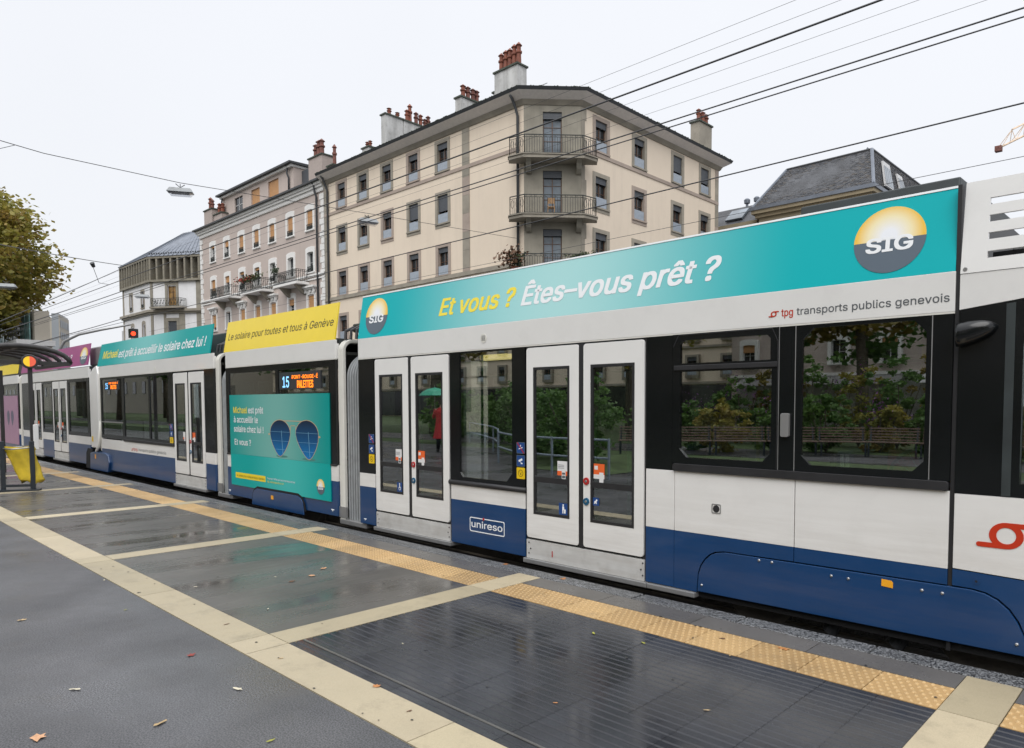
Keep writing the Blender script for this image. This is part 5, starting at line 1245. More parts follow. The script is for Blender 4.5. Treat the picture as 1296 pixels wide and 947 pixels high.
def sky_l(y, w, t0_, t1_):
    A0, A1, C0, C1 = Vector(vs[1]), Vector(vs[2]), Vector(vs[5]), Vector(vs[6])
    f0 = (y-Y4)/(62-Y4); f1 = (y+w-Y4)/(62-Y4)
    p = [A0.lerp(A1, f0).lerp(C0.lerp(C1, f0), t0_), A0.lerp(A1, f1).lerp(C0.lerp(C1, f1), t0_), A0.lerp(A1, f1).lerp(C0.lerp(C1, f1), t1_), A0.lerp(A1, f0).lerp(C0.lerp(C1, f0), t1_)]
    nr = (p[1]-p[0]).cross(p[3]-p[0]).normalized(); nr = nr if nr.x > 0 else -nr
    s_ = obj('skylight', MB().hexa([*[a+nr*.05 for a in p], *[a+nr*.16 for a in p]]), 'white_frame', B4)
    g = MB()
    for i in range(4):
        fa, fb = .04+i*.24, .04+i*.24+.2
        a0 = p[0].lerp(p[1], fa).lerp(p[3].lerp(p[2], fa), .05); a1 = p[0].lerp(p[1], fb).lerp(p[3].lerp(p[2], fb), .05); a2 = p[0].lerp(p[1], fb).lerp(p[3].lerp(p[2], fb), .82); a3 = p[0].lerp(p[1], fa).lerp(p[3].lerp(p[2], fa), .82)
        g.add([a+nr*.175 for a in (a0, a1, a2, a3)], [(0, 1, 2, 3)])
    obj('skylight_pane', g, 'door_pane', s_, recalc=False)
sky_l(47.9, 1.7, .1, .8); sky_l(51.3, 1.3, .12, .72); sky_l(54.5, .9, .12, .6)
tp('roof_ventilator', MB().add([(xE1-2.1, 49, 18.25), (xE1-1.1, 49, 18.25), (xE1-1.6, 49, 18.8), (xE1-2.1, 49.8, 18.25), (xE1-1.1, 49.8, 18.25), (xE1-1.6, 49.8, 18.8)], [(0, 1, 2), (5, 4, 3), (0, 3, 4, 1), (1, 4, 5, 2), (2, 5, 3, 0)]), 'zinc', B4)
# lower wing to the left
g = MB().box(-29.5, xE0+.3, Y4+1.4, 60, 0, 14.6); tp('wing_wall', g, 'ashlar', B4)
tp('wing_cornice', MB().box(-29.5, xE0+.1, Y4+1.0, 60, 14.601, 14.85), 'ashlar', B4)
g = MB().add([(-29.5, Y4+1.0, 14.851), (xE0+.3, Y4+1.0, 14.851), (xE0+.3, Y4+2.9, 16.5), (-29.5, Y4+2.9, 16.5), (xE0+.3, 60, 16.5), (-29.5, 60, 16.5)], [(0, 1, 2, 3), (3, 2, 4, 5)]); tp('wing_roof', g, 'slate', B4, recalc=False)
tp('skylight', MB().hexa([(-27.3, Y4+1.25, 15.15), (-25.9, Y4+1.25, 15.15), (-25.9, Y4+2.3, 16.05), (-27.3, Y4+2.3, 16.05), (-27.3, Y4+1.15, 15.25), (-25.9, Y4+1.15, 15.25), (-25.9, Y4+2.2, 16.15), (-27.3, Y4+2.2, 16.15)]), 'door_pane', B4)
for x in (-26.6, -25.8): tp('roof_ventilator', MB().lathe([(.1, 0), (.1, .3), (.22, .35), (.24, .6), (.14, .7), (0, .75)], (x, Y4+3.2, 16.45), 10), 'zinc', B4)

# ---------------- distant office block and low glazed block on the left
mat('beige_far', (.36, .33, .28), .8, var=.06, scale=.2); mat('grey_far', (.27, .29, .31), .5, var=.1, scale=.3); mat('teal_far', (.16, .30, .30), .3, var=.4, scale=.8)
B5 = thing('office_block', (-140, 35, 0), 'distant beige office block with a grey glass stair strip beyond the trees', 'building')
def fprism(P, z0, z1):
    n = len(P); return MB().add([(x, y, z0) for x, y in P]+[(x, y, z1) for x, y in P], [(i, (i+1) % n, n+(i+1) % n, n+i) for i in range(n)]+[tuple(range(n-1, -1, -1)), tuple(range(n, 2*n))])
tp('wall', fprism([(-136.9, 25.6), (-134.45, 28.1), (-141.6, 31.2), (-152, 28)], 0, 15.0), 'beige_far', B5)
tp('stair_strip', fprism([(-134.449, 28.101), (-133.7, 28.85), (-140.9, 31.7), (-141.55, 31.2)], 0, 15.75), 'grey_far', B5)
PB = Vector((-133.69, 28.87, 0)); DB = Vector((-7.2, 2.85, 0))
tp('side_wall', fprism([(-133.7, 28.86), (-133.6, 28.95), (-140.85, 31.8), (-140.9, 31.71)], 0, 15.5), 'beige_far', B5)
for i in range(5):
    for j in range(7):
        p = PB+DB*(.06+i*.19)+Vector((.1, .12, 0)); q = PB+DB*(.06+i*.19+.14)+Vector((.1, .12, 0))
        tp('window', MB().add([(p.x, p.y, 2.6+j*1.85), (q.x, q.y, 2.6+j*1.85), (q.x, q.y, 3.7+j*1.85), (p.x, p.y, 3.7+j*1.85)], [(0, 1, 2, 3)]), 'grey_far', B5, recalc=False)
B6 = thing('glazed_shop_building', (-95, 18, 0), 'low building with teal glazing and a railed terrace under the plane tree', 'building')
tp('wall', MB().box(-112, -84, 16, 17.5, 0, 7.2), 'beige_far', B6)
tp('canopy', MB().box(-112.5, -83, 14.6, 17.6, 7.201, 7.7), 'white_frame', B6)
for i in range(14): tp('window', MB().box(-111.5+i*1.95, -110+i*1.95, 15.9, 15.99, 7.75, 10.4), 'teal_far', B6)
tp('upper_wall', MB().box(-112, -84, 16.2, 17.4, 7.701, 10.6), 'beige_far', B6)
g = MB(); g.tube([(-112, 14.8, 8.7), (-83.5, 14.8, 8.7)], .05, 4)
for i in range(40): g.tube([(-112+i*.72, 14.8, 7.7), (-112+i*.72, 14.8, 8.7)], .03, 4)
tp('railing', g, 'gutter', B6)
B7 = thing('dark_roof_house', (-135, 40, 0), 'small dark-roofed house just right of the distant office block', 'building')
tp('wall', MB().box(-131.5, -124, 33, 44, 0, 9.5), 'grey_far', B7)
tp('roof', MB().add([(-132, 32.5, 9.5), (-123.5, 32.5, 9.5), (-123.5, 44, 9.5), (-132, 44, 9.5), (-129, 38, 12.6), (-126, 38, 12.2)], [(0, 1, 5, 4), (1, 2, 5), (2, 3, 4, 5), (3, 0, 4)]), 'slate', B7, recalc=False)
tp('chimney', MB().box(-128.6, -127.8, 36, 37, 11, 13.2), 'white_frame', B7)
# ================================================================ PLATFORM FURNITURE, TREE, WIRES
mat('shelter_dark', (.045, .042, .042), .4, metal=.3, var=.15)
mat('bin_dark', (.018, .024, .032), .45, var=.15)
mat('bag_yellow', (.55, .40, .03), .4, var=.15, scale=9)
mat('bark', (.09, .075, .055), .9, var=.4, scale=6)
mat('bark_pale', (.22, .2, .16), .9, var=.4, scale=3)
def leaf_mat(name, cols):
    m = bpy.data.materials.new(name); m.use_nodes = True; MATS[name] = m; N = m.node_tree.nodes; L = m.node_tree.links; b = N['Principled BSDF']; b.inputs['Roughness'].default_value = .55; tl_ = N.new('ShaderNodeBsdfTranslucent'); ms_ = N.new('ShaderNodeMixShader'); ms_.inputs[0].default_value = .35; L.new(b.outputs[0], ms_.inputs[1]); L.new(tl_.outputs[0], ms_.inputs[2]); L.new(ms_.outputs[0], N['Material Output'].inputs[0])
    g = N.new('ShaderNodeTexCoord'); t = N.new('ShaderNodeTexNoise'); t.inputs['Scale'].default_value = .55; t.inputs['Detail'].default_value = 8; t.inputs['Roughness'].default_value = .75; L.new(g.outputs['Object'], t.inputs[0])
    r = N.new('ShaderNodeMapRange'); r.inputs[1].default_value = .3; r.inputs[2].default_value = .7; L.new(t.outputs[0], r.inputs[0]); c = N.new('ShaderNodeValToRGB'); L.new(r.outputs[0], c.inputs[0])
    n = len(cols); c.color_ramp.elements[0].color = (*cols[0], 1); c.color_ramp.elements[1].color = (*cols[-1], 1)
    for i in range(1, n-1): e = c.color_ramp.elements.new(i/(n-1)); e.color = (*cols[i], 1)
    L.new(c.outputs[0], b.inputs['Base Color']); L.new(c.outputs[0], tl_.inputs[0]); return m
leaf_mat('leaf_autumn', [(.10, .125, .025), (.19, .195, .035), (.28, .245, .045), (.27, .17, .04), (.17, .18, .03)])
leaf_mat('leaf_green', [(.05, .11, .025), (.09, .18, .04), (.14, .24, .05)])
leaf_mat('leaf_yellow', [(.12, .11, .02), (.2, .15, .02), (.22, .12, .02)])
def crown_mesh(c, r, n_cl, per, s, seed, squash=.6):
    rnd = random.Random(seed); g = MB(); c = Vector(c)
    for k in range(n_cl):
        d = Vector((rnd.gauss(0, 1), rnd.gauss(0, 1), rnd.gauss(0, 1))).normalized(); rad = rnd.random()**.38
        cc = c+Vector((d.x*r[0]*rad, d.y*r[1]*rad, d.z*r[2]*rad)); cr_ = min(r)*rnd.uniform(.12, .24)
        for _ in range(per):
            p = cc+Vector((rnd.gauss(0, .5), rnd.gauss(0, .5), rnd.gauss(0, .5)*squash))*cr_
            a = Vector((rnd.uniform(-1, 1), rnd.uniform(-1, 1), rnd.uniform(-.5, .5))).normalized(); b = a.orthogonal().normalized(); b = (b*math.cos(q:=rnd.uniform(0, 6.28))+a.cross(b)*math.sin(q)); q2 = s*rnd.uniform(.6, 1.3)
            g.add([p-a*q2, p+b*q2*.6, p+a*q2, p-b*q2*.6], [(0, 1, 2, 3)])
    return g
def tree(name, x, y, h, r, label, m, seed, n_cl=220, per=60, s=.16, bark='bark', base=0, cz=None, group=None):
    t = thing(name, (x, y, base), label, 'tree', group); rnd = random.Random(seed)
    cz = cz or h-r[2]; g = MB()
    g.tube([(x, y, base), (x+.1, y, base+(cz-base)*.35), (x-.1, y+.1, cz-r[2]*.35), (x, y, cz+r[2]*.2)], [r[0]*.07, r[0]*.055, r[0]*.045, r[0]*.02], 10)
    for k in range(9):
        a = rnd.uniform(0, 6.28); z0 = cz-r[2]*rnd.uniform(.1, .6); e = Vector((math.cos(a)*r[0]*.75, math.sin(a)*r[1]*.75, rnd.uniform(.1, .7)*r[2]))
        g.tube([(x, y, z0), Vector((x, y, z0))+e*.5+Vector((0, 0, .2)), Vector((x, y, z0))+e], [r[0]*.03, r[0]*.02, r[0]*.006], 6)
    obj('trunk', g, bark, t, smooth=True)
    obj('crown', crown_mesh((x, y, cz), r, n_cl, per, s, seed), m, t, recalc=False); return t
tree('plane_tree', -90.0, 10.6, 22.5, (8.8, 8.4, 7.9), 'large plane tree with browning green crown left of the street', 'leaf_autumn', 21, n_cl=640, per=70, s=.26, bark='bark_pale', cz=15.2)

# shelter
SX, SY, SE, SP = -18.3, 3.27, 2.5, 2.83
sh = thing('tram_shelter', (-21, 3.0, 0), 'tram stop shelter with barrel-vaulted glass roof on dark steel ribs', 'shelter')
def arcp(x, t): a = math.pi*t; return (x, SY+.86*math.cos(a), SE+(SP-SE)*math.sin(a))
LSH = 3.1; nb = 5
for k in range(nb):
    x = SX-k*LSH/(nb-1); g = MB().tube([arcp(x, i/12) for i in range(13)], .045 if k else .055, 6); obj('roof_rib', g, 'shelter_dark', sh, smooth=True)
for t in (0, .5, 1): obj('roof_purlin', MB().tube([arcp(SX, t), arcp(SX-LSH, t)], .045, 6), 'shelter_dark', sh)
for k in range(nb-1):
    xa, xb = SX-k*LSH/(nb-1)-.05, SX-(k+1)*LSH/(nb-1)+.05; vs = []
    for i in range(13): a = arcp(xa, i/12); b = arcp(xb, i/12); vs += [a, b]
    g = MB().add(vs, [(2*i, 2*i+1, 2*i+3, 2*i+2) for i in range(12)]); obj('roof_panel', g, 'shelter_glass', sh, recalc=False)
obj('tie_beam', MB().box(SX-.04, SX+.04, SY-.86, SY+.86, SE-.06, SE+.02), 'shelter_dark', sh)
for x in (SX+.02, SX-3.0):
    p = obj('post', MB().box(x-.035, x+.035, 3.385, 3.455, 0, 2.42), 'shelter_dark', sh)
obj('back_pane', MB().box(SX-2.9, SX-.2, 2.45, 2.465, .3, 2.1), 'shelter_glass', sh)
lp = thing('round_stop_light', (SX+.1, 3.42, 2.45), 'round lamp half yellow half red on the shelter post', 'lamp')
vdir = Vector((.74, -.14, 0)).normalized(); vdir = Vector((-SX, -3.4, 0)).normalized()
c0 = Vector((SX+.12, 3.40, 2.5)); sd = Vector((-vdir.y, vdir.x, 0))
obj('housing', MB().cyl(c0-vdir*.03, c0+vdir*.06, .15, .135, 20), 'shelter_dark', lp)
def half(s_):
    pts = [c0+vdir*.075+sd*(.105*math.cos(R(a)))+Vector((0, 0, .105*math.sin(R(a)))) for a in range(90 if s_ < 0 else -90, 271 if s_ < 0 else 91, 15)]
    n = len(pts); return MB().add(pts+[p-vdir*.02 for p in pts], [tuple(range(n))]+[(i, (i+1) % n, n+(i+1) % n, n+i) for i in range(n)])
mat('lens_yellow', (.9, .55, .02), .25, emit=.25); mat('lens_red', (.8, .12, .06), .25, emit=.2)
obj('lens', half(-1), 'lens_yellow', lp); obj('lens', half(1), 'lens_red', lp)
lb = thing('shelter_bench', (-19.8, 3.1, 0), 'rough concrete bench block behind the yellow bag', 'bench')
obj('seat', MB().box(-20.6, -18.6, 1.75, 2.35, .40, .50), 'concrete', lb, bevel=.02); obj('block', MB().box(-20.4, -18.7, 1.8, 2.3, 0, .399), 'concrete', lb, bevel=.02)
obj('back_bar', MB().tube([(-19.6, 2.6, .5), (-19.6, 2.6, .78), (-18.6, 2.6, .78), (-18.6, 2.6, .5)], .03, 6), 'bin_dark', lb)
pa = thing('info_panel', (-17.0, 3.3, 0), 'narrow white display panel standing behind the right bin post', 'sign')
obj('panel', MB().box(-17.31, -17.27, 3.25, 3.335, .72, 1.22), 'stick_white', pa, bevel=.01); obj('foot', MB().box(-17.30, -17.28, 3.24, 3.26, 0, .75), 'bin_dark', pa)
# bin with yellow bag between two posts
bn = thing('bag_stand', (-16.5, 2.87, 0), 'litter stand of two dark square posts joined by a low bar', 'litter stand')
pA = Vector((-16.66, 2.65, 0)); pB = Vector((-16.40, 3.05, 0)); 
for p in (pA, pB): obj('post', MB().box(p.x-.036, p.x+.036, p.y-.036, p.y+.036, 0, .93), 'bin_dark', bn, bevel=.006)
dv = (pB-pA); obj('low_bar', MB().tube([pA+Vector((0, 0, .10)), pB+Vector((0, 0, .10))], .03, 4), 'bin_dark', bn); obj('base_plate', MB().hexa([(-16.72, 2.6, 0), (-16.6, 2.55, 0), (-16.25, 3.1, 0), (-16.4, 3.18, 0), (-16.72, 2.6, .03), (-16.6, 2.55, .03), (-16.25, 3.1, .03), (-16.4, 3.18, .03)]), 'bin_dark', bn)
obj('ring', MB().tube([pA+Vector((0, 0, .80)), (pA+pB)/2+Vector((-.16, .1, .82)), pB+Vector((0, 0, .81)), (pA+pB)/2+Vector((.16, -.1, .79)), pA+Vector((0, 0, .80))], .012, 6), 'metal', bn)
cm = (pA+pB)/2; u_ = dv.normalized(); w_ = Vector((u_.y, -u_.x, 0)); rnd = random.Random(8)
g = MB(); rows = 14; n = 28; vs = []
for k in range(rows+1):
    t = k/rows; z = .825-.66*t; sh_ = -.0+.20*t; wd = (.23-.045*t); dp = .10-.03*t+.012*math.sin(t*9)
    for i in range(n):
        a = 2*math.pi*i/n; fold = 1+.10*math.sin(a*5+t*2)*(.3+t)+.05*math.sin(a*11+k)
        rr = 1.0 if k > 1 else 1.12
        p = cm-w_*.07+u_*(math.cos(a)*wd*fold*rr+sh_)+w_*(math.sin(a)*dp*fold*rr); zz = z+(.035*math.sin(a*3+1) if k == rows else 0)+(0.01*math.sin(a*4) if k < 2 else 0)
        vs.append((p.x, p.y, zz))
g.add(vs, [(k*n+i, k*n+(i+1) % n, (k+1)*n+(i+1) % n, (k+1)*n+i) for k in range(rows) for i in range(n)]+[tuple(range(rows*n, rows*n+n))])
bag = obj('litter_bag', g, 'bag_yellow', None, smooth=True, recalc=False, label='translucent yellow litter bag hanging between two dark posts', cat='litter bag')

# ---------------- wires, lamps, signals
mat('wire', (.03, .03, .032), .5, var=.1)
def wire(pts, r, label, group='overhead wires', sag=0.0, seg=14, name='overhead_wire'):
    P = [Vector(p) for p in pts]
    if len(P) == 2: a, b = P; P = [a.lerp(b, i/seg)-Vector((0, 0, sag*4*(i/seg)*(1-i/seg))) for i in range(seg+1)]
    o = obj(name, MB().tube(P, r, 5), 'wire', label=label, cat='wire', group=group); return o
XF, XN = -64, 6
wire([(XF, 6.26, 5.02), (XN, 6.26, 5.0)], .010, 'thick contact wire above the near tram, uppermost of the dark wires')
wire([(XF, 9.5, 6.12), (XN, 9.5, 6.08)], .011, 'upper of the close pair of dark wires crossing the corner balconies')
wire([(XF, 9.62, 6.10), (XN, 9.72, 6.08)], .010, 'lower of the close pair of dark wires crossing the corner balconies')
wire([(XF, 9.56, 5.05), (XN, 9.56, 5.05)], .010, 'single dark wire running just above the slate mansard roof')
for i, (y, z) in enumerate(((10.05, 7.5), (10.49, 7.5), (11.25, 7.5), (11.91, 7.5))):
    wire([(XF, y, z), (XN, y, z)], .003, ['faintest thin wire, highest in the sky', 'second thin wire from the top of the sky', 'third thin wire, just under the thick contact wire', 'fourth thin wire, just above the close dark pair'][i])
wire([(XF, 19.87, 7.5), (XN, 19.87, 7.5)], .008, 'thin wire ending low at the right edge beside the louvred panel')
wire([(-21.5, -13, 9.3), (-24.97, 3.22, 8.95), (-25.55, 5.3, 8.93), (-26.24, 9.22, 9.12), (-27.0, 16.91, 9.75), (-28.2, 26.9, 10.59)], .011, 'span wire carrying both hanging street lamps to the corner facade')
wire([(-25.35, 4.6, 8.93), (-25.4, 4.2, 8.72), (-27, 1.8, 8.0), (-33.4, -9.6, 4.6)], .008, 'short wire branching off the lamp span at the far left')
fw_ = [((-74.77, 14.42, 14.79), (-98.97, 27.92, 18.48), 'upper span wire with an insulator from plane tree to finned attic'),
       ((-75.59, 13.33, 9.37), (-98.96, 27.9, 18.1), 'span wire rising to the top corner of the finned attic'),
       ((-75.06, 13.75, 8.56), (-98.87, 27.8, 15.31), 'span wire rising to the base of the finned attic'),
       ((-73.53, 15.04, 7.23), (-98.12, 28.27, 12.25), 'lowest span wire rising to the stone course of the white corner house')]
for a, b, l in fw_: wire([tuple(a[i]-(b[i]-a[i])*.8 for i in range(3)), b], .038, l, group='span wires by the white corner house', sag=.15)
ins = thing('wire_insulator', (-84.99, 21.41, 15.3), 'small dark insulator fitting on the upper far span wire', 'insulator')
obj('body', MB().cyl((-84.9, 21.3, 15.95), (-85.1, 21.5, 15.6), .22, .16, 8), 'gutter', ins); obj('hanger', MB().tube([(-85.0, 21.4, 15.6), (-86.2, 22.2, 14.2)], .03, 4), 'gutter', ins); obj('hanger', MB().tube([(-86.2, 22.2, 14.2), (-88, 23.5, 14.4)], .03, 4), 'gutter', ins)
def lamp(c, label, s=1.0, d=Vector((1, .35, 0)), grp='street lamps hung on span wires'):
    c = Vector(c); t = thing('hanging_street_lamp', c, label, 'street lamp', grp); d = d.normalized()*.40*s; n_ = Vector((-d.y, d.x, 0)).normalized()*.17*s
    def ring(f, w, z): return [c+d*(-f)-n_*w+Vector((0, 0, z*s)), c+d*f-n_*w+Vector((0, 0, z*s)), c+d*f+n_*w+Vector((0, 0, z*s)), c+d*(-f)+n_*w+Vector((0, 0, z*s))]
    vs = ring(.8, .55, .10)+ring(1.0, 1.0, -.05); obj('housing', MB().hexa(vs[4:]+vs[:4]), 'bellows_grey', t, bevel=.01)
    vs = ring(.97, .9, -.055)+ring(.75, .6, -.16); obj('diffuser', MB().hexa(vs[4:]+vs[:4]), 'shelter_glass', t)
    obj('reflector', MB().hexa([*ring(.7, .4, -.10), *ring(.8, .6, -.056)]), 'metal', t)
    g = MB(); g.tube([c-d*.35+Vector((0, 0, .24*s)), c+Vector((0, 0, .12*s)), c+d*.35+Vector((0, 0, .22*s))], .014*s, 5); g.tube([c+Vector((0, 0, .10*s)), c+Vector((0, 0, .24*s))], .012*s, 5)
    obj('hanger', g, 'gutter', t)
lamp((-26.24, 9.22, 8.84), 'hanging street lamp against the sky, left of the pink building', d=Vector((.55, .9, -.0)))
lamp((-27.0, 16.91, 9.42), 'hanging street lamp in front of the cream facade', d=Vector((.3, .9, -.0)), s=1.05)
lamp((-78.95, 23.97, 12.3), 'distant hanging street lamp before the white corner house', d=Vector((.5, .9, 0)), s=1.6)
lamp((-50.84, 8.58, 8.3), 'hanging street lamp in front of the plane tree crown', d=Vector((.5, .9, 0)), s=1.2)
tl = thing('traffic_signal', (-54.59, 11.72, -.3), 'traffic signal showing red on a curved grey mast arm', 'traffic light')
obj('mast', MB().tube([(-54.59, 11.72, -.3), (-54.59, 11.72, 4.97), (-54.32, 12.0, 5.62), (-53.66, 12.63, 6.05), (-52.6, 13.6, 6.35), (-51.25, 14.84, 6.68)], [.12, .10, .09, .08, .07, .06], 8), 'sill_grey', tl, smooth=True)
hd_ = obj('signal_head', MB().box(-51.25, -50.8, 14.7, 15.15, 5.82, 6.40), 'tram_black', tl, bevel=.03)
vd = Vector((51, -15, -4.5)).normalized(); c0 = Vector((-51.02, 14.92, 6.1))+vd*.32; obj('lens', MB().cyl(c0, c0+vd*.05, .13, .13, 14), 'led_red', hd_)
cr_ = thing('tower_crane', (-22, 110, 36), 'tip of a yellow and red tower crane jib at the upper right', 'crane')
mat('crane', (.72, .55, .40), .6, var=.3, scale=2)
a = Vector((-22.26, 110.23, 36.04)); d = Vector((15, 14, 10.0)); dn = d.normalized(); sdw = dn.cross(Vector((0, 0, 1))).normalized()*.6
g = MB(); L1, L2, U = [], [], []
for i in range(9):
    p = a+dn*i*2.0; L1.append(p-sdw); L2.append(p+sdw); U.append(p+dn*1.8+Vector((0, 0, 1.6)))
for Q, r in ((L1, .11), (L2, .11), (U, .12)): g.tube(Q, r, 4)
for i in range(8):
    for Q in (L1, L2): g.tube([Q[i], U[i]], .05, 3); g.tube([Q[i+1], U[i]], .05, 3)
    g.tube([L1[i], L2[i]], .05, 3)
obj('jib', g, 'crane', cr_); obj('jib_end', MB().box(a.x-.5, a.x+.3, a.y-.4, a.y+.4, a.z-.5, a.z+.2), 'pot_dark', cr_)

# ---------------- fallen leaves and litter on the paving
mat('lf_orange', (.42, .17, .05), .5, var=.3, scale=60); mat('lf_peach', (.55, .30, .16), .5, var=.2, scale=60); mat('lf_red', (.25, .03, .02), .5, var=.3); mat('lf_green', (.30, .30, .04), .5, var=.3); mat('lf_brown', (.12, .06, .03), .6, var=.3); mat('lf_tan', (.45, .32, .16), .5, var=.3); mat('lf_cream', (.55, .5, .38), .6, var=.1)
LV = [(-4.18, .76, .075, 'lf_peach', 'largest peach-coloured fallen leaf on the asphalt at lower left'), (-3.91, 1.21, .06, 'lf_tan', 'slender tan fallen leaf on the asphalt at the bottom edge'),
 (-3.31, 1.5, .035, 'lf_green', 'yellow-green curled leaf nearest the bottom edge of the asphalt'), (-4.84, 1.69, .05, 'lf_red', 'dark red fallen leaf in the middle of the asphalt'),
 (-4.74, 1.04, .055, 'lf_cream', 'narrow cream leaf lying alone on the asphalt'), (-4.06, 1.66, .055, 'lf_cream', 'narrow cream leaf close to the beige kerb band'), (-6.3, 1.73, .03, 'lf_green', 'small olive leaf on the asphalt beside the beige band'),
 (-7.52, 1.9, .035, 'lf_cream', 'pale scrap just outside the beige band at left'), (-6.58, 1.12, .05, 'lf_tan', 'tan leaf at the left side of the asphalt'), (-6.45, 3.48, .07, 'lf_peach', 'peach leaf on the wet dark bay, farthest of three in a row'), (-6.26, 3.26, .065, 'lf_peach', 'peach leaf on the wet dark bay, middle of three in a row'), (-6.19, 3.03, .06, 'lf_brown', 'red-brown leaf on the wet dark bay, nearest of three in a row'),
 (-6.64, 2.37, .03, 'lf_cream', 'white speck of litter near the left side of the wet bay'), (-5.49, 2.49, .025, 'lf_cream', 'white speck of litter nearest the cross strip'), (-6.47, 3.01, .025, 'lf_cream', 'white speck beside the row of three leaves'),
 (-3.51, 2.21, .05, 'lf_orange', 'orange leaf on the edge of beige band and ribbed slabs'), (-4.01, 2.73, .022, 'lf_cream', 'white speck on the ribbed slabs at left'), (-2.59, 2.73, .025, 'lf_orange', 'small orange leaf in the middle of the ribbed slabs'),
 (-3.19, 3.76, .04, 'lf_green', 'yellow leaf on ribbed slabs near the tactile strip, left of two'), (-2.81, 3.83, .035, 'lf_green', 'yellow leaf on ribbed slabs near the tactile strip, right of two'), (-5.25, 4.81, .07, 'lf_orange', 'orange leaf on the granite kerb under the unireso panel'), (-4.41, 4.76, .065, 'lf_orange', 'orange leaf on the granite kerb below the second door'),
 (-2.05, 4.36, .06, 'lf_orange', 'rust-coloured leaf on the tactile strip at right'), (-1.93, 3.2, .03, 'lf_tan', 'tan leaf on the ribbed slabs at lower right'), (-2.46, 4.27, .04, 'lf_brown', 'thin olive-brown twig leaf on the tactile strip'), (-2.25, 4.01, .025, 'lf_tan', 'tiny tan leaf on the edge between ribs and tactile strip'),
 (-3.09, 2.14, .03, 'lf_brown', 'small brown leaf on the beige band near its slab joint'), (-5.33, 2.11, .035, 'lf_brown', 'brown leaf on the beige band left of the cross strip'), (-4.35, 2.05, .03, 'lf_tan', 'tan leaf at the outer side of the beige band')]
rnd = random.Random(2)
for i, (x, y, s, m_, l) in enumerate(LV):
    s *= .68
    a = rnd.uniform(0, 6.28); ca, sa = math.cos(a), math.sin(a); tips = []
    n = 11; star = 'leaf' in l and s > .03 and 'narrow' not in l and 'slender' not in l
    for k in range(n):
        t = 2*math.pi*k/n; rr = (s*(rnd.uniform(.7, 1.05) if k % 2 == 0 else rnd.uniform(.45, .7)) if star else s*rnd.uniform(.7, 1.1))
        px_, py_ = rr*math.cos(t), rr*math.sin(t)*(.8 if star else .35)
        tips.append((x+px_*ca-py_*sa, y+px_*sa+py_*ca, .004+rnd.uniform(0, .16)*s*(1 if k % 2 == 0 else .5)))
    g = MB().add([(x, y, .006)]+tips, [(0, 1+k, 1+(k+1) % n) for k in range(n)])
    obj('fallen_leaf' if 'leaf' in l else 'litter_scrap', g, m_, recalc=False, label=l, cat='leaf' if 'leaf' in l else 'litter')
# dark chewing-gum spots pressed on the slabs
g = MB(); rnd = random.Random(9)
for i in range(62):
    if i < 36: x, y = rnd.uniform(-9, 1), rnd.choice([rnd.uniform(1.95, 2.2), rnd.uniform(1.95, 2.2), rnd.uniform(4.05, 4.6)])
    else: x, y = rnd.uniform(-9, 0), rnd.uniform(2.3, 4.6)
    r = rnd.uniform(.004, .010); g.add([(x+r*math.cos(k)*1.2, y+r*math.sin(k)*rnd.uniform(.8, 1.2), .0058) for k in (0, 1.05, 2.1, 3.14, 4.2, 5.25)], [(0, 1, 2, 3, 4, 5)])
obj('gum_spots', g, 'joint', plat, kind='stuff', recalc=False)

# ================================================================ WHAT THE WINDOWS REFLECT (park side, behind the viewpoint)
mat('bench_wood', (.17, .115, .09), .6, var=.25); mat('fence_grey', (.22, .27, .32), .5, var=.1); mat('purple', (.35, .12, .42), .7, var=.2)
bp_ = [(-14.5, -8.2), (-13.2, -9.1), (-12.0, -9.95), (-10.6, -10.9), (-9.3, -11.8), (-8.0, -12.55), (-6.5, -12.85), (-5, -12.9), (-3.4, -12.7), (-1.8, -12.3)]
for k, ((xa, ya), (xb, yb)) in enumerate(zip(bp_[:-1], bp_[1:])):
    L_ = math.hypot(xb-xa, yb-ya); a = math.atan2(yb-ya, xb-xa); t = thing('park_bench', ((xa+xb)/2, (ya+yb)/2, 0), 'slatted wooden bench section, '+'first second third fourth fifth sixth seventh eighth ninth'.split()[k]+' from the left in the curved row', 'bench', 'curved row of bench sections')
    u_ = Vector((math.cos(a), math.sin(a), 0)); n_ = Vector((-u_.y, u_.x, 0)); o_ = Vector((xa, ya, 0))
    T_ = lambda u, v, z: o_+u_*u+n_*v+Vector((0, 0, z))
    for q in range(5): z = .50+q*.088; obj('back_slat', MB().hexa([T_(.03, -.1-q*.02, z), T_(L_-.03, -.1-q*.02, z), T_(L_-.03, -.07-q*.02, z), T_(.03, -.07-q*.02, z), T_(.03, -.1-q*.02, z+.04), T_(L_-.03, -.1-q*.02, z+.04), T_(L_-.03, -.07-q*.02, z+.04), T_(.03, -.07-q*.02, z+.04)]), 'bench_wood', t)
    for q in range(5): v = q*.085; obj('seat_slat', MB().hexa([T_(.03, v, .44), T_(L_-.03, v, .44), T_(L_-.03, v+.06, .44), T_(.03, v+.06, .44), T_(.03, v, .47), T_(L_-.03, v, .47), T_(L_-.03, v+.06, .47), T_(.03, v+.06, .47)]), 'bench_wood', t)
    for u in (.1, L_-.1): obj('leg', MB().tube([T_(u, .35, 0), T_(u, .35, .44), T_(u, -.05, .42), T_(u, -.2, .92)], .035, 4), 'bin_dark', t)
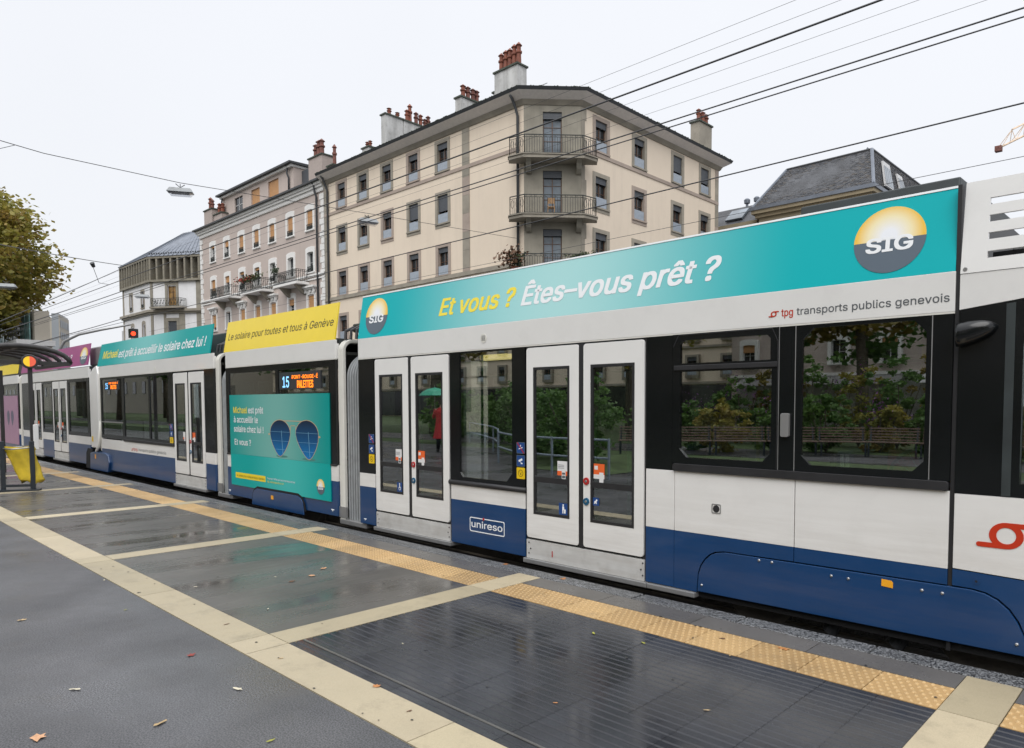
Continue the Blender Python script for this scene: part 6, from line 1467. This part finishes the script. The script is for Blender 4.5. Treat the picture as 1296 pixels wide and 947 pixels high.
def bush(x, y, r, h, m, label, seed, fl=None):
    t = thing('shrub', (x, y, 0), label, 'shrub', 'shrubs in the park bed'); obj('foliage', crown_mesh((x, y, h*.5), (r, r*.8, h*.55), 60, 60, .075, seed), m, t, recalc=False)
    g = MB()
    for k in range(5): g.tube([(x, y, 0), (x+math.cos(k*1.3)*r*.6, y+math.sin(k*1.3)*r*.5, h*.7)], .02, 4)
    obj('stem', g, 'bark', t)
    if fl: clump(110, (x, y, h*.8), (r*.9, r*.8, h*.35), .045, fl, 'flower', t, seed+5, kind='stuff')
rnd = random.Random(31); ORD = 'first second third fourth fifth sixth seventh eighth ninth tenth eleventh twelfth thirteenth'.split()
for i in range(13):
    x = -15+i*1.35; y = (-9.6 if x < -13 else -9.9-(x+12)*.72 if x < -8 else -13.4)-1.3-rnd.uniform(0, .6)
    bush(x, y, rnd.uniform(.8, 1.1), rnd.uniform(1.7, 2.5), ['leaf_green', 'leaf_green', 'leaf_autumn'][i % 3], ('shrub with purple flowers, ' if i % 2 else 'plain leafy shrub, ')+ORD[i]+' from the left behind the bench row', 40+i, 'purple' if i % 2 else None)
SHL = ['rounded green shrub just inside the bend of the railing', 'green shrub behind the second railing bay', 'broad green shrub halfway along the railing', 'green shrub three bays along the railing', 'green shrub near the far end of the railing', 'green shrub nearest the start of the railing', 'green shrub past the end of the railing', 'farthest green shrub beyond the railing', 'green shrub touching the last railing post', 'green shrub set back between railing and park tree']
for i, (x, y) in enumerate([(-14.5, -5.2), (-16.5, -6.4), (-18.6, -7.9), (-20.5, -9.3), (-22.5, -10.3), (-12.8, -4.2), (-25, -11.5), (-27, -12.4), (-24.2, -8.7), (-17.8, -10.2)]):
    bush(x, y, 1.3, 1.9+.25*(i % 3), 'leaf_green', SHL[i], 80+i)
for i in range(11):
    x = -14.5+i*1.55; bush(x, -16.4-.5*(i % 2), 1.25, 2.9+.4*(i % 3), ['leaf_green', 'leaf_yellow', 'leaf_green', 'leaf_autumn'][i % 4], 'tall shrub, '+ORD[i]+' from the left in the back row of the park bed', 120+i, 'purple' if i % 3 == 0 else None)
fr_ = thing('park_railing', (-15, -3, 0), 'low curved grey tube railing around the planting bed', 'railing')
rp = [(-9.6, -1.7), (-11.2, -1.6), (-12.8, -1.9), (-14.6, -3.0), (-16.4, -4.6), (-18.2, -6.0), (-20.0, -7.2), (-23.3, -9.2)]
for z in (.45, .85): obj('rail', MB().tube([(x, y, z) for x, y in rp], .025, 6), 'fence_grey', fr_, smooth=True)
for x, y in rp: obj('post', MB().cyl((x, y, 0), (x, y, .88), .03, .03, 6), 'fence_grey', fr_)
obj('planting_bed', MB().add([(-10.2, -2.2, .012), (-12.8, -2.4, .012), (-16, -4.9, .012), (-22, -9, .012), (-22, -7.4-2, .012), (-10.2, -7.39, .012)], [(0, 1, 2, 3, 4, 5)]), 'grass', kind='structure', recalc=False)
tree('park_tree', -19, -15, 13, (5, 5, 4.5), 'broad green park tree across from the tram doors', 'leaf_green', 51, n_cl=120, per=50, s=.2)
tree('park_tree', -11.5, -21.5, 11, (4, 4, 3.6), 'yellowing park tree behind the bench row', 'leaf_yellow', 52, n_cl=110, per=50, s=.18)
tree('park_tree', 3.5, -16, 12, (4.6, 4.6, 4.2), 'green park tree at the end of the bench row', 'leaf_green', 53, n_cl=110, per=50, s=.2)
tree('park_tree', -32, -14, 14, (5.5, 5.5, 5), 'tall dark park tree far along the platform', 'leaf_autumn', 54, n_cl=120, per=50, s=.2)
lbn = thing('park_litter_bin', (-10.9, -12.6, 0), 'black dome-topped litter bin behind the bench', 'litter bin')
obj('body', MB().lathe([(0, 0), (.22, 0), (.24, .9), (.23, 1.1), (.16, 1.28), (0, 1.34)], (-10.9, -12.3, 0), 14), 'bin_dark', lbn, smooth=True); obj('opening', MB().box(-11.02, -10.78, -12.08, -12.04, .92, 1.08), 'joint', lbn)
B9 = thing('park_side_building', (-6, -38, 0), 'pale apartment building facing the park with shop awning', 'building')
tp('wall', MB().box(-26, 22, -50, -36, 0, 19), 'pink', B9); tp('shop_front', MB().box(-25.5, 21.5, -36, -35.9, .1, 3.4), 'sill_grey', B9); 
for i in range(4): tp('awning', MB().add([(-25+i*12, -35.9, 3.5), (-14+i*12, -35.9, 3.5), (-14+i*12, -34.4, 2.9), (-25+i*12, -34.4, 2.9)], [(0, 1, 2, 3)]), ['sill_grey', 'white_frame', 'sill_grey', 'btn_red'][i], B9, recalc=False)
for z in (4.0, 7.3, 10.6, 13.9): tp('string_course', MB().box(-26, 22, -35.999, -35.8, z-.5, z-.3), 'white_stone', B9)
for i in range(15):
    for j in range(4): place(B9, 'pk_none' if (i+j) % 3 else 'pk_half', (-24.5+i*3.2, -36+.28, 4.3+j*3.3), R(180), skip=('guard_rail',))

B10 = thing('park_side_block', (-62, -48, 0), 'long cream apartment block beyond the park trees', 'building')
tp('wall', MB().box(-120, -30, -62, -46, 0, 18), 'cream', B10); tp('shop_front', MB().box(-119, -31, -46, -45.9, .1, 3.4), 'tram_black', B10)
for z in (4.0, 7.3, 10.6, 13.9): tp('string_course', MB().box(-120, -30, -45.999, -45.8, z-.5, z-.3), 'molasse', B10)
for i in range(24):
    for j in range(4): place(B10, 'cream', (-117+i*3.7, -46+.28, 4.3+j*3.3), R(180))
B11 = thing('park_side_hall', (50, -30, 0), 'grey stone hall closing the park on the near side', 'building')
tp('wall', MB().box(26, 60, -50, -30, 0, 16), 'molasse', B11)
for i in range(8): place(B11, 'cream_b', (28+i*3.7, -30+.28, 6), R(180))
def copytree(src, x, y, label, sc=1.0, rz=0.0):
    c = dup(src); c.location = (x, y, 0); c.scale = (sc, sc, sc); c.rotation_euler = (0, 0, rz); c['label'] = label; return c
B12 = thing('far_park_side_block', (-190, -30, 0), 'long grey-beige block far down the park side', 'building')
tp('wall', MB().box(-330, -125, -50, -32, 0, 17), 'beige_far', B12)
for i in range(40):
    for j in range(4): tp('window', MB().box(-325+i*5, -323.4+i*5, -31.99, -31.9, 3.5+j*3.4, 5.6+j*3.4), 'win_pane', B12)
T_ = [o for o in bpy.data.objects if o.get('category') == 'tree' and o.name.startswith('park_tree')]
for k_, (x, y, s_, l) in enumerate([(-40, -20, 1.1, 'park tree fourth in the row along the footpath'), (-50, -18, 1.2, 'park tree fifth in the row along the footpath'), (-62, -20, 1.2, 'park tree sixth in the row along the footpath'), (-26, -24, 1.1, 'park tree set back behind the shrubs'), (-76, -19, 1.2, 'park tree near the far end of the footpath'), (-92, -20, 1.3, 'last park tree at the far end of the footpath'), (-13, -26, 1.1, 'park tree before the pale building'), (10, -22, 1.1, 'park tree on the near corner of the lawn'), (-34, -30, 1.2, 'park tree deep in the lawn'), (-84, -13, 1.3, 'park tree close to the kerb, first beyond the footpath bend'), (-100, -14, 1.5, 'park tree close to the kerb, second beyond the footpath bend'), (-115, -17, 1.6, 'park tree close to the kerb, third beyond the footpath bend'), (-132, -15, 1.6, 'park tree close to the kerb, fourth beyond the footpath bend'), (-150, -18, 1.7, 'last kerbside park tree down the street'), (-68, -12.5, 1.1, 'slim park tree before the footpath bend')]):
    copytree(T_[k_ % len(T_)], x, y, l, s_, k_*1.3)
# ================================================================ PEOPLE
mat('skin', (.48, .27, .19), .5, var=.06, scale=8); mat('hair_dark', (.03, .018, .012), .5, var=.2); mat('coat_black', (.02, .02, .022), .8, var=.2); mat('coat_red', (.42, .015, .02), .7, var=.1); mat('trouser', (.018, .02, .028), .8, var=.2); mat('umb_green', (.01, .32, .19), .4, var=.08); mat('eye', (.02, .015, .01), .2)
def skinned(name, V, E_, m, parent, smooth=True):
    me = bpy.data.meshes.new(name); me.from_pydata([v[:3] for v in V], E_, []); me.materials.append(MATS[m])
    o = bpy.data.objects.new(name, me); COL.objects.link(o); attach(o, parent)
    s = o.modifiers.new('skin', 'SKIN'); s.use_smooth_shade = True
    lay = me.skin_vertices[0] if me.skin_vertices else None
    if lay is None:
        import bmesh
        b = bmesh.new(); b.from_mesh(me); b.verts.layers.skin.verify(); b.to_mesh(me); b.free(); lay = me.skin_vertices[0]
    for i, v in enumerate(V): lay.data[i].radius = (v[3], v[4] if len(v) > 4 else v[3])
    lay.data[0].use_root = True
    sb = o.modifiers.new('sub', 'SUBSURF'); sb.levels = 1; sb.render_levels = 2
    return o
def person(loc, rz, label, top, sitting=False, group=None, long_coat=False, arm_up=False, shawl=None):
    P = thing('person', loc, label, 'person', group); P.rotation_euler = (0, 0, rz)
    c, s = math.cos(rz), math.sin(rz)
    WL[P.name] = Vector((0, 0, 0)) 
    # local frame: person faces -Y; origin at feet (standing) or seat point (sitting)
    H = 0.0 if not sitting else -.45-.0
    hipz = .92 if not sitting else .12
    sh = hipz+.50; nk = sh+.10; 
    V = [(0, 0, hipz, .15, .11), (0, 0, hipz+.22, .135, .10), (0, -.01, sh-.05, .165, .11), (0, -.005, nk, .055), (0, -.012, nk+.075, .066, .07), (0, -.012, nk+.15, .088, .10), (0, -.005, nk+.225, .06, .075)]
    E_ = [(0, 1), (1, 2), (2, 3), (3, 4), (4, 5), (5, 6)]
    def chain(start, pts):
        i0 = start
        for p in pts: V.append(p); E_.append((i0, len(V)-1)); i0 = len(V)-1
        return i0
    for sd_ in (-1, 1):
        if arm_up and sd_ == -1: hand = chain(2, [(sd_*.19, 0, sh, .05), (sd_*.24, -.10, sh-.24, .042), (sd_*.18, -.30, sh-.08, .032), (sd_*.17, -.36, sh-.02, .03, .016)]); hp, fd = (sd_*.17, -.36, sh-.02), (0, -.3, .9)
        elif sitting: hand = chain(2, [(sd_*.19, 0, sh, .05), (sd_*.25, -.04, sh-.26, .042), (sd_*.16, -.25, hipz+.10, .032), (sd_*.13, -.32, hipz+.09, .03, .016)]); hp, fd = (sd_*.13, -.32, hipz+.09), (-.2*sd_, -1, -.1)
        else: hand = chain(2, [(sd_*.19, 0, sh, .05), (sd_*.23, .03, sh-.27, .042), (sd_*.23, -.04, sh-.50, .032), (sd_*.23, -.06, sh-.58, .03, .016)]); hp, fd = (sd_*.23, -.06, sh-.58), (0, -.2, -1)
        f = Vector(fd).normalized(); hp = Vector(hp); sdv = f.cross(Vector((0, 1, 0)) if abs(f.y) < .9 else Vector((0, 0, 1))).normalized()
        for q in range(4):
            o_ = hp+sdv*(q-1.5)*.018; l = [.075, .085, .08, .06][q]
            chain(hand, [(*(o_+f*.03), .009), (*(o_+f*(.03+l*.5)+Vector((0, 0, -.006))), .008), (*(o_+f*(.03+l*.9)+Vector((0, -.004, -.02))), .006)])
        o_ = hp-sdv*.03; chain(hand, [(*(o_+f*.0), .010), (*(o_-sdv*.018+f*.03), .009), (*(o_-sdv*.02+f*.05), .007)])
        if sitting: chain(0, [(sd_*.10, -.03, hipz-.02, .085), (sd_*.13, -.42, hipz-.0, .062), (sd_*.13, -.44, hipz-.40, .04), (sd_*.13, -.56, hipz-.43, .035, .025)])
        else:
            st = .16*sd_; chain(0, [(sd_*.09, 0, hipz-.06, .085), (sd_*.10, -.06-st*.3, .50, .06), (sd_*.10, -.0+st, .09, .036), (sd_*.10, -.14+st, .035, .035, .025)])
    body = skinned('body', V, E_, 'skin', P)
    hz = nk+.15
    g = MB()                                                # nose, brow and lips belong to the head's own relief
    hair = MB(); n = 14; rows = 7; vs = []
    for k in range(rows+1):
        ph = math.pi*.5*(k/rows)*1.25
        for i in range(n):
            a = 2*math.pi*i/n; back = math.sin(a) > -.35
            z = hz+.02+.115*math.cos(ph) if back or k < 5 else hz+.045
            r = .098*math.sin(min(ph, 1.65))+.004
            vs.append((r*math.cos(a)*.92, .008+r*math.sin(a)*1.08, z-(.05 if (back and k > 5) else 0)))
    hair.add(vs, [(k*n+i, k*n+(i+1) % n, (k+1)*n+(i+1) % n, (k+1)*n+i) for k in range(rows) for i in range(n)])
    obj('hair', hair, 'hair_dark', P, smooth=True)
    for sd_ in (-1, 1):
        obj('eye', MB().lathe([(0, -.011), (.010, -.005), (.012, 0), (.010, .005), (0, .011)], (sd_*.033, -.108, hz+.008), 8), 'eye', P)
        obj('ear', MB().lathe([(0, -.03), (.012, -.015), (.014, .01), (0, .03)], (sd_*.09, 0, hz), 8), 'skin', P)
    obj('nose', MB().add([(-.012, -.108, hz+.012), (.012, -.108, hz+.012), (.018, -.112, hz-.035), (-.018, -.112, hz-.035), (0, -.138, hz-.03)], [(0, 1, 4), (1, 2, 4), (2, 3, 4), (3, 0, 4)]), 'skin', P)
    obj('mouth', MB().box(-.024, .024, -.112, -.102, hz-.062, hz-.052), 'lf_red', P)
    # clothes
    T2 = MB(); prof = [(.075, nk-.02), (.10, nk-.035), (.19, sh-.0), (.205, sh-.10), (.175, hipz+.25), (.185, hipz+.05), (.20, hipz-.04)]
    if long_coat: prof += [(.24, hipz-.28), (.28, hipz-.46)]
    nn = 16; vs = [(r*math.cos(2*math.pi*i/nn)*1.06, r*math.sin(2*math.pi*i/nn)*.78, z) for r, z in prof for i in range(nn)]
    T2.add(vs, [(k*nn+i, k*nn+(i+1) % nn, (k+1)*nn+(i+1) % nn, (k+1)*nn+i) for k in range(len(prof)-1) for i in range(nn)]); obj('jacket', T2, top, P, smooth=True)
    for sd_ in (-1, 1):
        if arm_up and sd_ == -1: pth = [(sd_*.17, 0, sh), (sd_*.24, -.10, sh-.24), (sd_*.18, -.27, sh-.10)]
        elif sitting: pth = [(sd_*.17, 0, sh), (sd_*.25, -.04, sh-.26), (sd_*.165, -.23, hipz+.115)]
        else: pth = [(sd_*.17, 0, sh), (sd_*.23, .03, sh-.27), (sd_*.23, -.035, sh-.48)]
        obj('sleeve', MB().tube(pth, [.075, .062, .048], 10), top, P, smooth=True)
        if sitting: pth = [(sd_*.09, 0, hipz), (sd_*.13, -.42, hipz+.01), (sd_*.13, -.45, hipz-.36)]; rr = [.11, .085, .06]
        else: pth = [(sd_*.09, 0, hipz-.02), (sd_*.10, -.06-.05*sd_, .50), (sd_*.10, .16*sd_, .11)]; rr = [.11, .08, .058]
        obj('trouser_leg', MB().tube(pth, rr, 10), 'trouser', P, smooth=True)
        fx = (sd_*.13, -.45, hipz-.43) if sitting else (sd_*.10, .16*sd_, .0)
        obj('shoe', MB().box(fx[0]-.045, fx[0]+.045, fx[1]-.19, fx[1]+.06, fx[2], fx[2]+.09), 'rubber', P, bevel=.025)
    P.location = loc; return P
person((-3.12, YT+.40, .70), R(95), 'seated passenger in dark clothes at the opening window, looking out', 'coat_black', sitting=True)
person((-2.95, YT+1.85, .70), R(-95), 'passenger seated on the far side beyond the opening window', 'trouser', sitting=True)
person((-1.75, YT+1.0, .62), R(60), 'passenger in a red coat leaning by the last side window', 'coat_red', sitting=True)
wp = person((-19.2, -4.6, .014), R(-60), 'pedestrian in a long red coat walking beside the park, seen reflected in the tram door', 'coat_red', long_coat=True, arm_up=True)
um = thing('umbrella', (-19.2, -4.6, 2.0), 'open bright green umbrella held over the red coat', 'umbrella')
hx, hy = -19.2-.17*math.cos(R(-60))-.36*math.sin(R(60)), -4.6-.17*math.sin(R(-60))-.36*math.cos(R(60))
g = MB(); n = 8; rings = [(.05, 2.18), (.25, 2.14), (.42, 2.05), (.54, 1.92)]
vs = [(hx+r*math.cos(2*math.pi*i/n), hy+r*math.sin(2*math.pi*i/n), z) for r, z in rings for i in range(n)]
g.add(vs+[(hx, hy, 2.2)], [(k*n+i, k*n+(i+1) % n, (k+1)*n+(i+1) % n, (k+1)*n+i) for k in range(3) for i in range(n)]+[(i, (i+1) % n, 4*n) for i in range(n)])
obj('canopy', g, 'umb_green', um, recalc=False); obj('shaft', MB().cyl((hx, hy, 1.30), (hx, hy, 2.26), .008, .008, 6), 'metal', um)
for i in range(n): obj('rib', MB().tube([(hx, hy, 2.16)]+[(hx+r*math.cos(2*math.pi*i/n), hy+r*math.sin(2*math.pi*i/n), z-.01) for r, z in rings], .003, 3), 'metal', um)

# plants and a chair on the corner balconies
pt = thing('balcony_shrub', TCH(-.5, 8.6, -.5), 'reddish shrub in a pot at the left end of the lowest corner balcony', 'plant')
clump(260, TCH(-.7, 9.45, -.55), (.75, .5, .55), .10, 'lf_brown', 'foliage', pt, 6); clump(160, TCH(-.4, 9.3, -.5), (.6, .4, .45), .09, 'leaf_dk', 'foliage', pt, 7)
obj('pot', MB().lathe([(0, 0), (.18, 0), (.24, .35), (0, .35)], TCH(-.45, 8.6, -.5), 10), 'pot', pt)
pt2 = thing('balcony_shrub', TCH(3.2, 8.6, -.6), 'low leafy plants at the right end of the lowest corner balcony', 'plant')
clump(200, TCH(3.0, 9.45, -.75), (1.1, .25, .3), .08, 'leaf_dk', 'foliage', pt2, 8)
ch = thing('balcony_chair', TCH(1.3, 11.63, -.55), 'wooden chair on the middle corner balcony by the door', 'chair')
q0 = Vector(TCH(1.45, 11.63, -.55)); U_ = dC
def cb(u0, u1, v0, v1, z0, z1): return MB().hexa([q0+U_*a+nC*b+Vector((0, 0, z)) for z in (z0, z1) for a, b in ((u0, v0), (u1, v0), (u1, v1), (u0, v1))])
mat('chair_wood', (.40, .24, .12), .6, var=.15)
obj('seat', cb(-.2, .2, -.2, .2, .42, .46), 'chair_wood', ch); obj('backrest', cb(-.2, .2, .17, .2, .6, .9), 'chair_wood', ch)
for a, b in ((-.18, -.18), (.18, -.18), (-.18, .18), (.18, .18)): obj('leg', cb(a-.02, a+.02, b-.02, b+.02, 0, .42 if b < 0 else .9), 'chair_wood', ch)
